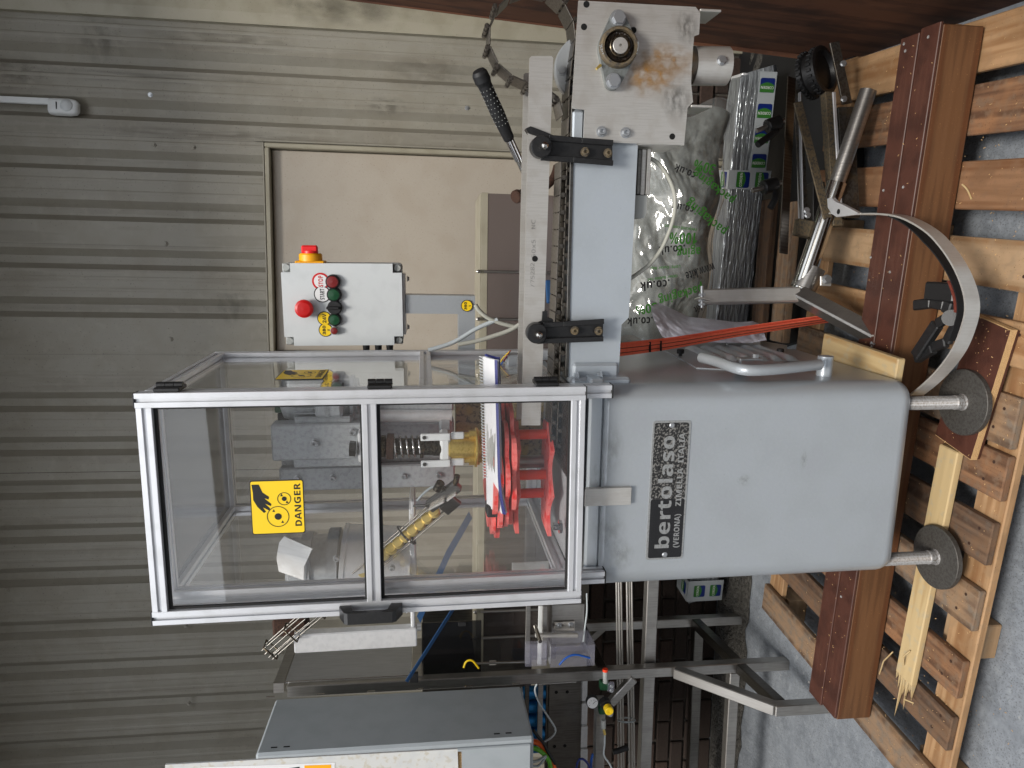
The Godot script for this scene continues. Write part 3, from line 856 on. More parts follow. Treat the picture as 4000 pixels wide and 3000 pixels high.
func build_body(r: Node3D) -> void:
	var st := S()
	var sec := [[v(0, -0.062, 0).y, 0.012, 0.95], [v(0, -0.066, 0).y, 0.005, 0.7], [v(0, -0.074, 0).y, 0.0, 0.0]]
	for i in 5: sec.append([v(0, -0.20 - 0.14 * i, 0).y, 0.0, 0.0])
	for i in 7:
		var t := PI * 0.5 * i / 6
		sec.append([v(0, -0.802 - 0.04 * sin(t), 0).y, 0.04 * (1 - cos(t)), -sin(t)])
	loft(st, v(-0.522, 0, 0).x, v(0, 0, -0.65).z, v(-0.016, 0, 0).x, v(0, 0, -0.06).z, 0.052, sec, 12)
	obj("body", st, M.silver_paint, r)
	# top plate, a step wider at the right
	st = S()
	box(st, v(-0.25, -0.045, -0.355), Vector3(0.50, 0.036, 0.56), 0.006)
	obj("top_plate", st, M.silver_fresh, r)
	# levelling feet
	for f in [Vector3(0.185, 0.012, 0.256), Vector3(-0.239, 0.016, 0.242), v(-0.07, -0.988, -0.57), v(-0.45, -0.984, -0.57)]:
		var p: Vector3 = f
		st = S()
		lathe(st, p, Vector3.DOWN, [[0, 0], [0.0825, 0.0], [0.0835, 0.001], [0.0835, 0.013], [0.082, 0.014], [0, 0.014]], 48)
		var foot := obj("foot_pad", st, M.pad_steel, r)
		st = S()
		var pr := [[0.0, 0.0], [0.0215, 0.0], [0.019, 0.004], [0.0185, 0.021], [0.0165, 0.023]]
		var top := v(0, -0.825, 0).y - p.y
		var h := 0.024
		while h < top:
			pr.append([0.0172, h]); pr.append([0.0148, h + 0.0018]); pr.append([0.0172, h + 0.0036])
			h += 0.0036
		lathe(st, p, Vector3.UP, pr, 20)
		obj("threaded_rod", st, M.thread_steel, foot)
	# nameplate
	var c := v(-0.2715, -0.2225, -0.06)
	st = S()
	prism(st, rrect(-0.174, -0.0465, 0.174, 0.0465, 0.008), 0.0, 0.0016, Transform3D(Basis(Vector3(0, 0, 1), -0.003), c))
	var np := obj("name_plate", st, M.plate_metal, r)
	st = S()
	prism(st, rrect(-0.1695, -0.042, -0.019, 0.042, 0.005), 0.0016, 0.0021, Transform3D(Basis(), c))
	obj("black_field", st, M.plate_black, np)
	st = S()
	prism(st, rrect(-0.0186, -0.042, 0.1695, 0.042, 0.005), 0.0016, 0.0021, Transform3D(Basis(), c))
	obj("black_field", st, M.plate_worn, np)
	lettering("maker_name", "bertolaso", 0.0335, 0.282, M.plate_metal, np, Transform3D(Basis(), c + Vector3(-0.004, 0.0075, 0.0024)), 0.0014)
	lettering("maker_town", "(VERONA)", 0.0135, 0.086, M.plate_metal, np, Transform3D(Basis(), c + Vector3(-0.101, -0.0265, 0.0024)), 0.0012)
	lettering("maker_town", "ZIMELLA  ITALIA", 0.0135, 0.182, M.plate_metal, np, Transform3D(Basis(), c + Vector3(0.053, -0.0265, 0.0024)), 0.0012)
	for x in [-0.162, 0.163]:
		st = S()
		lathe(st, c + Vector3(x, 0.0, 0.002), Vector3(0, 0, 1), [[0.007, 0], [0.0065, 0.001], [0.0045, 0.0022], [0, 0.0025]], 16)
		obj("rivet", st, M.zinc, np)
	# sheet steel holder under the door
	st = S()
	var h0 := Vector3(-0.038, 0.983, 0.3)
	var h1 := Vector3(0.005, 0.871, 0.3)
	box(st, (h0 + h1) * 0.5, Vector3(absf(h1.x - h0.x), absf(h1.y - h0.y), 0.0025), 0.0005)
	box(st, Vector3((h0.x + h1.x) * 0.5, minf(h0.y, h1.y) + 0.0012, h0.z - 0.006), Vector3(absf(h1.x - h0.x), 0.0025, 0.012), 0.0005)
	box(st, Vector3(maxf(h0.x, h1.x) - 0.0012, (h0.y + h1.y) * 0.5, h0.z - 0.006), Vector3(0.0025, absf(h1.y - h0.y) - 0.006, 0.012), 0.0005)
	obj("steel_holder", st, M.stainless_pale, r)
	var sm := stain_material("body_smear", Color(0.44, 0.44, 0.40, 0.22), 33)
	for q in [[Vector3(0.098, 0.922, 0.291), 0.07, 0.035], [Vector3(0.035, 0.95, 0.291), 0.05, 0.03], [Vector3(-0.105, 0.922, 0.291), 0.06, 0.05], [Vector3(-0.17, 0.889, 0.291), 0.05, 0.04], [Vector3(0.058, 0.441, 0.291), 0.03, 0.01], [Vector3(0.011, 0.59, 0.291), 0.02, 0.02]]:
		stain(r, [q[0] + Vector3(-q[1], q[2], 0), q[0] + Vector3(q[1], q[2], 0), q[0] + Vector3(q[1], -q[2], 0), q[0] + Vector3(-q[1], -q[2], 0)], sm, "paint_smear")
	# right side: louvred cover, knobs, lift handle
	var a := -0.016
	var la := 0.004
	st = S()
	var cv := [Vector3(0.244, 0.622, -0.231), Vector3(0.244, 0.626, -0.076), Vector3(0.244, 0.636, 0.066), Vector3(0.244, 0.57, 0.093), Vector3(0.244, 0.377, 0.036), Vector3(0.244, 0.181, -0.314), Vector3(0.244, 0.215, -0.397), Vector3(0.244, 0.469, -0.41)]
	var poly := []
	for q in cv: poly.append(Vector2(-q.z, q.y))
	prism(st, poly, 0.0, 0.003, Transform3D(Basis(Vector3(0, 0, -1), Vector3(0, 1, 0), Vector3(1, 0, 0)), Vector3(cv[0].x, 0, 0)))
	var cover := obj("vent_cover", st, M.silver_paint, r)
	for i in 6:
		var p0 := Vector3(0.247, 0.534, -0.28).lerp(Vector3(0.247, 0.298, -0.278), i / 5.0)
		var p1 := Vector3(0.247, 0.517, -0.034).lerp(Vector3(0.247, 0.333, -0.01), i / 5.0)
		var y := (p0.y + p1.y) * 0.5
		st = S()
		var f := func(u: float, w: float) -> Vector3:
			var sw := sin(w * PI)
			var ends := minf(1.0, minf(u, 1 - u) * 10.0 + 0.08)
			return Vector3(cv[0].x + 0.002 + 0.014 * pow(sw, 0.8) * ends, y + 0.019 - 0.038 * w, lerpf(p0.z, p1.z, u))
		grid(st, 14, 8, f)
		obj("louvre", st, M.silver_paint, cover)
	for p in [Vector3(0.256, 0.611, -0.125), Vector3(0.256, 0.308, -0.117)]:
		st = S()
		lathe(st, p - Vector3(0.01, 0, 0), Vector3.RIGHT, [[0.005, 0], [0.005, 0.008], [0.0095, 0.008], [0.0105, 0.01], [0.0105, 0.019], [0.009, 0.021], [0, 0.021]], 16)
		obj("clamp_knob", st, M.black_soft, cover)
	st = S()
	var bend := [Vector3(0.28, 0.638, 0.101), Vector3(0.28, 0.623, 0.165), Vector3(0.28, 0.619, 0.231), Vector3(0.28, 0.609, 0.277), Vector3(0.28, 0.581, 0.289), Vector3(0.28, 0.51, 0.273), Vector3(0.28, 0.385, 0.225)]
	tube(st, smooth_path(bend, 4), 0.0135, 14)
	var hb := obj("lift_handle", st, M.silver_paint, r)
	st = S()
	var boss := Vector3(0.272, 0.344, 0.182)
	cyl(st, boss - Vector3(0.03, 0, 0), boss + Vector3(0.022, 0, 0), 0.019)
	obj("handle_boss", st, M.silver_fresh, hb)
	st = S()
	bar(st, Vector3(0.244, 0.528, 0.1), Vector3(0.276, 0.608, 0.268), 0.03, 0.012, Vector3.UP)
	obj("handle_stay", st, M.silver_paint, hb)
	st = S()
	var cl := Vector3(0.29, 0.549, 0.19)
	bar(st, cl + Vector3(0, 0.03, 0), cl + Vector3(0, -0.03, 0), 0.006, 0.022, Vector3.RIGHT, 0.002)
	bar(st, cl + Vector3(0, 0.028, 0), cl + Vector3(-0.03, 0.028, 0), 0.006, 0.022, Vector3.UP, 0.002)
	hexagon(st, cl + Vector3(0.003, -0.015, 0), cl + Vector3(0.012, -0.015, 0), 0.008)
	obj("latch", st, M.zinc, hb)
	st = S()
	bar(st, Vector3(0.25, 0.384, -0.323), Vector3(0.25, 0.269, -0.323), 0.014, 0.012, Vector3.RIGHT, 0.003)
	obj("rubber_strip", st, M.white_plastic, r)


func build_guard(r: Node3D) -> void:
	var fr := Vector3(0, 0, 1)
	var xr := -0.020
	var xl := -0.474
	var zf := -0.049
	var zb := -0.568
	var st := S()
	tslot(st, v(xr, -0.068, zf), v(xr, 0.938, zf), fr)
	var g := obj("guard_frame", st, M.aluminium, r)
	for p in [[v(xl, -0.068, zf), v(xl, 0.938, zf)], [v(xr, -0.04, zb), v(xr, 0.938, zb)], [v(xl, -0.04, zb), v(xl, 0.938, zb)]]:
		st = S()
		tslot(st, p[0], p[1], fr)
		obj("post", st, M.aluminium, g)
	for p in [[v(xl + 0.015, 0.923, zf), v(xr - 0.015, 0.923, zf)], [v(xl + 0.015, 0.923, zb), v(xr - 0.015, 0.923, zb)], [v(xl, 0.923, zb + 0.015), v(xl, 0.923, zf - 0.015)], [v(xr, 0.923, zb + 0.015), v(xr, 0.923, zf - 0.015)], [v(xl + 0.015, 0.03, zb), v(xr - 0.015, 0.03, zb)], [v(xl, 0.03, zb + 0.015), v(xl, 0.03, zf - 0.015)], [Vector3(v(xr, 0, 0).x, Vector3(0.255, 1.349, 0.079).y, v(0, 0, zb + 0.015).z), Vector3(v(xr, 0, 0).x, Vector3(0.255, 1.349, 0.079).y, v(0, 0, zf - 0.015).z)]]:
		st = S()
		tslot(st, p[0], p[1], Vector3.UP)
		obj("rail", st, M.aluminium, g)
	for p in [v(xr, -0.070, zf), v(xl, -0.070, zf)]:
		st = S()
		box(st, p, Vector3(0.031, 0.004, 0.031), 0.001)
		obj("end_cap", st, M.black_soft, g)
	for p in [[v(xr, 0.47, (zf + zb) * 0.5), Vector3(0.004, 0.876, 0.489), "clear_pane"], [v(xl, 0.47, (zf + zb) * 0.5), Vector3(0.004, 0.85, 0.489), "clear_pane"], [v((xl + xr) * 0.5, 0.47, zb), Vector3(0.424, 0.85, 0.004), "clear_pane"], [v((xl + xr) * 0.5, 0.923, (zf + zb) * 0.5), Vector3(0.424, 0.004, 0.489), "top_pane"]]:
		st = S()
		box(st, p[0], p[1], 0.0)
		obj("pane", st, M[p[2]], g)
	danger_sign(g, Transform3D(Basis(Vector3(0, 0, -1), Vector3(0, 1, 0), Vector3(1, 0, 0)), Vector3(0.244, 1.649, 0.076)))
	# the door, standing a touch open
	var dx := Transform3D(Basis(Vector3.UP, deg_to_rad(2.0)), v(0, 0, 0))
	st = S()
	tslot(st, Vector3(-0.0155, 0, -0.0155), Vector3(-0.0155, 0.94, -0.0155), fr, 0.031)
	var d := obj("guard_door", st, M.aluminium, r, dx)
	var my: float = Vector3(0.016, 1.47, 0.35).y - 1.0
	st = S()
	tslot(st, Vector3(-0.4935, 0, -0.0155), Vector3(-0.4935, 0.94, -0.0155), fr, 0.031)
	obj("door_post", st, M.aluminium, d)
	for y in [0.0155, my, 0.9235]:
		st = S()
		tslot(st, Vector3(-0.478, y, -0.0155), Vector3(-0.031, y, -0.0155), fr, 0.031)
		obj("door_rail", st, M.aluminium, d)
	for q in [[0.031, my - 0.0155], [my + 0.0155, 0.908]]:
		st = S()
		box(st, Vector3(-0.2545, (q[0] + q[1]) * 0.5, -0.0175), Vector3(0.447, q[1] - q[0], 0.004), 0.0)
		obj("door_pane", st, M.clear_pane, d)
		st = S()
		for e in [[Vector3(-0.2545, q[0] + 0.0025, -0.0135), Vector3(0.447, 0.005, 0.006)], [Vector3(-0.2545, q[1] - 0.0035, -0.0135), Vector3(0.447, 0.007, 0.006)], [Vector3(-0.4755, (q[0] + q[1]) * 0.5, -0.0135), Vector3(0.005, q[1] - q[0] - 0.012, 0.006)], [Vector3(-0.0335, (q[0] + q[1]) * 0.5, -0.0135), Vector3(0.005, q[1] - q[0] - 0.012, 0.006)]]:
			box(st, e[0], e[1], 0.0005)
		obj("gasket", st, M.gasket, d)
	for x in [-0.0155, -0.4935]:
		for y in [-0.0015, 0.9415]:
			st = S()
			box(st, Vector3(x, y, -0.0155), Vector3(0.0315, 0.003, 0.0315), 0.001)
			obj("end_cap", st, M.black_soft, d)
	var sp := Vector3(0.004, 1.67, 0.35)
	danger_sign(d, Transform3D(Basis(), Vector3(sp.x - 0.26, sp.y - 1.0, -0.0125)))
	# handle
	var y0: float = Vector3(-0.245, 1.545, 0.35).y - 1.0
	var y1: float = Vector3(-0.247, 1.409, 0.35).y - 1.0
	st = S()
	var hp := [Vector2(0, y0), Vector2(0.006, y0 + 0.001), Vector2(0.035, y0 - 0.012), Vector2(0.040, y0 - 0.020), Vector2(0.040, y1 + 0.020), Vector2(0.035, y1 + 0.012), Vector2(0.006, y1 - 0.001), Vector2(0, y1), Vector2(0, y1 + 0.024), Vector2(0.026, y1 + 0.030), Vector2(0.028, y1 + 0.036), Vector2(0.028, y0 - 0.036), Vector2(0.026, y0 - 0.030), Vector2(0, y0 - 0.024)]
	prism(st, hp, -0.013, 0.013, Transform3D(Basis(Vector3(0, 0, 1), Vector3(0, 1, 0), Vector3(1, 0, 0)), Vector3(-0.4975, 0, 0)))
	obj("door_handle", st, M.black_plastic, d)
	# hinges
	for q in [Vector3(0.267, 1.879, 0.32), Vector3(0.263, 1.447, 0.32), Vector3(0.262, 1.085, 0.32)]:
		st = S()
		var p := Vector3(v(0.003, 0, 0).x, q.y, v(0, 0, -0.032).z)
		box(st, p + Vector3(0.001, 0, 0.014), Vector3(0.009, 0.052, 0.022), 0.002)
		box(st, p + Vector3(0.001, 0, -0.014), Vector3(0.009, 0.052, 0.022), 0.002)
		for k in 3: cyl(st, p + Vector3(0.007, -0.026 + 0.0176 * k, 0), p + Vector3(0.007, -0.0095 + 0.0176 * k, 0), 0.0075, -1, 12)
		obj("hinge", st, M.black_plastic, g)


func build_head(r: Node3D) -> void:
	var st := S()
	# deck with years of grease on it
	box(st, v(-0.247, 0.004, -0.31), Vector3(0.42, 0.02, 0.49), 0.003)
	var dk := obj("deck", st, M.casting, r)
	st = S()
	var n := FastNoiseLite.new()
	n.seed = 11
	n.frequency = 30.0
	var gf := func(a: float, b: float) -> Vector3:
		var e := minf(1.0, minf(minf(a, 1 - a), minf(b, 1 - b)) * 8.0)
		return v(lerpf(-0.25, -0.04, a), 0.0135 + e * (0.005 + 0.006 * absf(n.get_noise_2d(a, b * 1.5))), lerpf(-0.30, -0.075, b))
	grid(st, 40, 40, gf)
	obj("grease", st, M.grease, dk)
	slab("back_plate", Vector3(0.162, 1.267, -0.11), Vector3(-0.04, 0.954, -0.11), 0.02, M.grimy_yellow, r)
	slab("column", Vector3(0.086, 1.738, -0.05), Vector3(-0.049, 1.273, -0.05), 0.06, M.casting, r, 0.004)
	slab("grease_strip", Vector3(-0.026, 1.477, -0.042), Vector3(-0.047, 1.271, -0.042), 0.006, M.grease, r)
	slab("front_plate", Vector3(-0.018, 1.733, 0.01), Vector3(-0.082, 1.274, 0.01), 0.03, M.casting, r, 0.004)
	for p in [Vector3(-0.047, 1.687, 0.01), Vector3(-0.048, 1.596, 0.01), Vector3(-0.049, 1.41, 0.01), Vector3(-0.049, 1.317, 0.01)]: bolt(r, p, Vector3(0, 0, 1), 0.0075, M.zinc)
	slab("upper_plate", Vector3(0.179, 1.533, -0.01), Vector3(0.123, 1.276, -0.01), 0.03, M.casting, r, 0.004)
	st = S()
	cyl(st, Vector3(0.118, 1.542, 0), Vector3(0.112, 1.281, 0), 0.0165)
	obj("guide_shaft", st, M.galvanised, r)
	slab("guide_strip", Vector3(0.1, 1.537, -0.02), Vector3(0.083, 1.28, -0.02), 0.012, M.casting, r)
	slab("shaft_bracket", Vector3(0.116, 1.315, 0.015), Vector3(0.063, 1.281, 0.015), 0.03, M.casting, r, 0.006)
	slab("gear_case", Vector3(0.123, 1.729, 0.1), Vector3(0.03, 1.509, 0.1), 0.05, M.casting, r, 0.004)
	slab("gear_case_foot", Vector3(0.028, 1.682, 0.08), Vector3(0.005, 1.512, 0.08), 0.05, M.casting, r, 0.003)
	slab("motor_flange", Vector3(0.136, 1.674, 0.085), Vector3(0.102, 1.533, 0.085), 0.07, M.casting, r, 0.006)
	for p in [Vector3(0.075, 1.624, 0.1), Vector3(0.101, 1.531, 0.1), Vector3(0.045, 1.532, 0.1)]: bolt(r, p, Vector3(0, 0, 1), 0.0085, M.zinc)
	# motor
	st = S()
	var m0 := Vector3(0.177, 1.718, 0.01)
	var m1 := Vector3(0.173, 1.522, 0.01)
	lathe(st, m0, m1 - m0, [[0, 0], [0.03, 0], [0.058, 0.012], [0.064, 0.03], [0.064, 0.09], [0.058, 0.092], [0.058, 0.105], [0.063, 0.107], [0.063, 0.16], [0.055, 0.162], [0.05, 0.175], [0.055, 0.177], [0.055, 0.186], [0.046, 0.188], [0.046, m0.distance_to(m1)], [0, m0.distance_to(m1)]], 28)
	var mo := obj("motor", st, M.casting, r)
	for k in 9:
		st = S()
		var t := -0.9 + k * 0.22
		var rad := Vector3(sin(t), 0, cos(t))
		box(st, (m0 + m1) * 0.5 + Vector3(0, 0.02, 0) + rad * 0.066, Vector3(0.003, 0.075, 0.012), 0.0005, Basis(Vector3.UP, t))
		obj("cooling_fin", st, M.casting, mo)
	slab("terminal_box", Vector3(0.182, 1.624, 0.088), Vector3(0.133, 1.555, 0.088), 0.03, M.casting, mo, 0.008)
	var kp := Vector3(0.153, 1.593, 0.089)
	lettering("maker_mark", "KON", 0.010, 0.028, M.casting, mo, Transform3D(Basis(), kp), 0.0015)
	slab("green_pad", Vector3(0.155, 1.735, 0.01), Vector3(0.131, 1.715, 0.01), 0.04, M.green_button, mo)
	slab("fan_cover", Vector3(0.125, 1.733, -0.01), Vector3(0.103, 1.704, -0.01), 0.03, M.black_soft, mo)
	# spindle
	var ax := func(x: float) -> Vector3:
		return Vector3(0.071, 1.466, 0.13).lerp(Vector3(0.061, 1.199, 0.13), (x - 1480.0) / 420.0)
	st = S()
	cyl(st, ax.call(1400.0), ax.call(1745.0), 0.0215)
	var sp := obj("spindle", st, M.oily_steel, r)
	for q in [["lock_nut", 1488.0, 1507.0, 0.028, "oily_steel"], ["rust_collar", 1511.0, 1538.0, 0.0325, "rust"], ["spring_plate", 1639.0, 1653.0, 0.0295, "oily_steel"], ["lower_sleeve", 1653.0, 1690.0, 0.0195, "stainless_dark"], ["chuck_body", 1688.0, 1724.0, 0.0225, "oily_steel"], ["brass_chuck", 1750.0, 1876.0, 0.0285, "brass"], ["brass_flange", 1853.0, 1862.0, 0.05, "brass"]]:
		st = S()
		lathe(st, ax.call(q[1]), ax.call(q[2]) - ax.call(q[1]), [[0, 0], [q[3] - 0.001, 0], [q[3], 0.001], [q[3], ax.call(q[1]).distance_to(ax.call(q[2])) - 0.001], [q[3] - 0.001, ax.call(q[1]).distance_to(ax.call(q[2]))], [0, ax.call(q[1]).distance_to(ax.call(q[2]))]], 28)
		obj(q[0], st, M[q[4]], sp)
	st = S()
	var coil := []
	for i in 110:
		var t := i / 109.0
		coil.append(ax.call(lerpf(1538.0, 1639.0, t)) + Vector3(cos(t * TAU * 4.3), 0, sin(t * TAU * 4.3)) * 0.0275)
	tube(st, coil, 0.0027, 7)
	obj("spring", st, M.polished, sp)
	st = S()
	var cc: Vector3 = ax.call(1736.0)
	box(st, cc, Vector3(0.083, 0.026, 0.05), 0.006)
	obj("clamp_collar", st, M.white_plastic, sp)
	for s in [-1.0, 1.0]:
		st = S()
		var e: Vector3 = cc + Vector3(s * 0.034, 0.008, 0.028)
		bar(st, e + Vector3(0, 0.052, 0), e + Vector3(0, -0.02, 0), 0.018, 0.006, Vector3.RIGHT, 0.003)
		bar(st, e + Vector3(0, -0.022, -0.01), e + Vector3(0, -0.055, -0.01), 0.018, 0.008, Vector3.RIGHT, 0.003)
		obj("finger_link", st, M.white_plastic, sp)
		st = S()
		var q: Vector3 = cc + Vector3(s * 0.033, -0.073, 0.01)
		hexagon(st, q + Vector3(0, 0.014, 0), q + Vector3(0, -0.013, 0), 0.0125)
		cyl(st, q + Vector3(0, 0.028, 0), q + Vector3(0, -0.028, 0), 0.007, -1, 12)
		cyl(st, q + Vector3(0, -0.02, 0), q + Vector3(0, -0.024, 0), 0.012, -1, 14)
		obj("brass_nut", st, M.brass, sp)
		bolt(sp, e + Vector3(0, 0.043, 0.003), Vector3(0, 0, 1), 0.0035, M.stainless_dark, "pivot")
	slab("bearing_block", Vector3(0.113, 1.514, 0.16), Vector3(0.039, 1.502, 0.16), 0.06, M.galvanised, r, 0.006)
	st = S()
	hexagon(st, Vector3(0.076, 1.534, 0.16), Vector3(0.075, 1.519, 0.16), 0.019)
	obj("spindle_nut", st, M.stainless_dark, r)
	# cap bowl at the left
	var d0 := Vector3(-0.312, 1.583, -0.01)
	var d1 := Vector3(-0.325, 1.4, -0.01)
	st = S()
	var dl := d0.distance_to(d1)
	lathe(st, d0, d1 - d0, [[0, 0], [0.112, 0], [0.119, 0.002], [0.119, 0.012], [0.116, 0.014], [0.116, dl - 0.004], [0.119, dl - 0.004], [0.119, dl], [0, dl]], 48)
	var bw := obj("cap_bowl", st, M.galvanised, r)
	st = S()
	lathe(st, d0 + Vector3(0, 0.002, 0), Vector3.UP, [[0.1, 0], [0.108, 0.002], [0.108, 0.03], [0.092, 0.032], [0.092, 0.07], [0.1, 0.072], [0.1, 0.1], [0.085, 0.102], [0.085, 0.135], [0, 0.136]], 40)
	obj("bowl_top", st, M.casting, bw)
	st = S()
	prism(st, [Vector2(-0.166, 1.711), Vector2(-0.186, 1.729), Vector2(-0.231, 1.741), Vector2(-0.267, 1.736), Vector2(-0.274, 1.656), Vector2(-0.235, 1.652), Vector2(-0.182, 1.623)], -0.0015, 0.0015, Transform3D(Basis(), Vector3(0, 0, 0)))
	var sc0 := Vector3(-0.231, 1.693, 0.115)
	obj("bowl_shield", st, M.stainless_pale, bw, Transform3D(Basis(), Vector3(0, 0, sc0.z)) * Transform3D(Basis(), Vector3(sc0.x, sc0.y, 0)) * Transform3D(Basis(Vector3.RIGHT, -0.55), Vector3()) * Transform3D(Basis(), Vector3(-sc0.x, -sc0.y, 0)))
	slab("bowl_lug", Vector3(-0.246, 1.713, 0.09), Vector3(-0.305, 1.662, 0.09), 0.03, M.casting, bw, 0.003)
	for p in [Vector3(-0.23, 1.582, 0.11), Vector3(-0.263, 1.443, 0.11), Vector3(-0.227, 1.671, 0.11)]: bolt(bw, p, Vector3(0, 0, 1), 0.007, M.zinc)
	slab("bowl_base", Vector3(-0.115, 1.397, 0.08), Vector3(-0.405, 1.382, 0.08), 0.18, M.galvanised, bw, 0.003)
	slab("bowl_base", Vector3(-0.426, 1.399, 0.04), Vector3(-0.488, 1.388, 0.04), 0.12, M.galvanised, bw, 0.003)
	slab("support_bar", Vector3(-0.475, 1.712, 0.05), Vector3(-0.53, 1.383, 0.05), 0.03, M.galvanised, bw, 0.003)
	# chute: wires with gold caps between them
	var c0 := Vector3(-0.439, 1.687, 0.05)
	var c1 := Vector3(-0.324, 1.564, 0.08)
	var c2 := Vector3(-0.096, 1.321, 0.13)
	st = S()
	var w0 := Vector3(-0.527, 1.782, 0.04)
	var path := smooth_path([w0, c0, c1, c2], 6)
	var dirn := (c2 - c1).normalized()
	var side := dirn.cross(Vector3(0, 0, 1)).normalized()
	for s in [-0.019, 0.019]:
		for z in [-0.012, 0.012]:
			var q := []
			for p in path: q.append(p + side * s + Vector3(0, 0, z))
			tube(st, q, 0.0021, 6)
	for s in [-0.007, 0.007]:
		var q := []
		for p in path: q.append(p + side * s + Vector3(0, 0, 0.016))
		tube(st, q.slice(0, 8), 0.0021, 6)
	var ch := obj("cap_chute", st, M.stainless_dark, r)
	slab("chute_gearbox", Vector3(-0.468, 1.782, -0.02), Vector3(-0.521, 1.689, -0.02), 0.06, M.rust, ch, 0.006)
	for t in [0.02, 0.14, 0.3]:
		st = S()
		var c: Vector3 = w0.lerp(c1, t * 2.2)
		var lp := []
		for k in [[-1, -1], [1, -1], [1, 1], [-1, 1], [-1, -1]]: lp.append(c + side * 0.024 * k[0] + Vector3(0, 0, 0.019 * k[1]))
		tube(st, lp, 0.0024, 6)
		obj("chute_hoop", st, M.oily_steel, ch)
	st = S()
	var cp: Vector3 = c1.lerp(c2, 0.66)
	for k in 20:
		var t0 := TAU * k / 20
		var t1 := TAU * (k + 1) / 20
		bar(st, cp + side * cos(t0) * 0.032 + Vector3(0, 0, 0.02) * sin(t0), cp + side * cos(t1) * 0.032 + Vector3(0, 0, 0.02) * sin(t1), 0.006, 0.004)
	obj("chute_hoop", st, M.stainless_dark, ch)
	var cap: MeshInstance3D = null
	for i in 13:
		var p := c1.lerp(c2, (i + 0.4) / 13.0) + Vector3(0, 0, 0.001)
		var b := Basis(dirn, -0.25 + 0.07 * (i % 3)) * Basis(Vector3.UP, 0.55)
		if cap == null:
			st = S()
			lathe(st, Vector3(0, 0, -0.009), Vector3(0, 0, 1), [[0, 0], [0.014, 0], [0.0148, 0.002], [0.0142, 0.004], [0.0148, 0.006], [0.0142, 0.008], [0.0148, 0.010], [0.0142, 0.014], [0.013, 0.018], [0, 0.018]], 20)
			cap = obj("bottle_cap", st, M.gold_cap, ch, Transform3D(b, p))
		else:
			copy_part(cap, "bottle_cap", ch, Transform3D(b, p), M.gold_cap)
	# pick-up head at the end of the chute
	st = S()
	bar(st, Vector3(-0.089, 1.346, 0.14), Vector3(-0.024, 1.272, 0.16), 0.024, 0.03, Vector3.BACK, 0.003)
	bar(st, Vector3(-0.096, 1.308, 0.15), Vector3(-0.06, 1.276, 0.17), 0.012, 0.03, Vector3.BACK, 0.002)
	var ph := obj("pick_up_head", st, M.stainless_dark, ch)
	st = S()
	bar(st, Vector3(-0.085, 1.344, 0.155), Vector3(-0.061, 1.306, 0.165), 0.026, 0.004, Vector3.BACK, 0.001)
	bar(st, Vector3(-0.061, 1.3, 0.165), Vector3(-0.041, 1.277, 0.172), 0.02, 0.004, Vector3.BACK, 0.001)
	obj("head_cover", st, M.stainless_pale, ph)
	st = S()
	cyl(st, Vector3(-0.022, 1.28, 0.165), Vector3(0.003, 1.275, 0.17), 0.0075)
	cyl(st, Vector3(-0.035, 1.325, 0.16), Vector3(-0.015, 1.316, 0.17), 0.011)
	for k in 5: cyl(st, Vector3(-0.028, 1.315, 0.16).lerp(Vector3(-0.041, 1.298, 0.16), k / 5.0), Vector3(-0.03, 1.312, 0.16).lerp(Vector3(-0.042, 1.296, 0.16), k / 5.0), 0.006, -1, 10)
	obj("spring_pin", st, M.oily_steel, ph)
	slab("head_bracket", Vector3(-0.076, 1.391, 0.13), Vector3(-0.112, 1.381, 0.13), 0.02, M.galvanised, ph)
	st = S()
	bar(st, Vector3(-0.092, 1.381, 0.12), Vector3(-0.084, 1.33, 0.14), 0.026, 0.006, Vector3.UP)
	obj("head_bracket", st, M.black_plastic, ph)
	st = S()
	tube(st, smooth_path([Vector3(-0.026, 1.32, 0.15), Vector3(-0.034, 1.34, 0.15), Vector3(-0.048, 1.358, 0.15), Vector3(-0.067, 1.375, 0.15)], 5), 0.003, 7)
	obj("air_line", st, M.cable_light, ph)
	st = S()
	cyl(st, Vector3(-0.102, 1.05, 0.26), Vector3(-0.104, 1.029, 0.26), 0.009)
	cyl(st, Vector3(-0.104, 1.035, 0.26), Vector3(-0.104, 1.028, 0.26), 0.016)
	obj("deck_stud", st, M.chrome, dk)
	slab("deck_tray", Vector3(-0.245, 1.134, 0.15), Vector3(-0.311, 1.037, 0.15), 0.002, M.stainless_pale, dk)


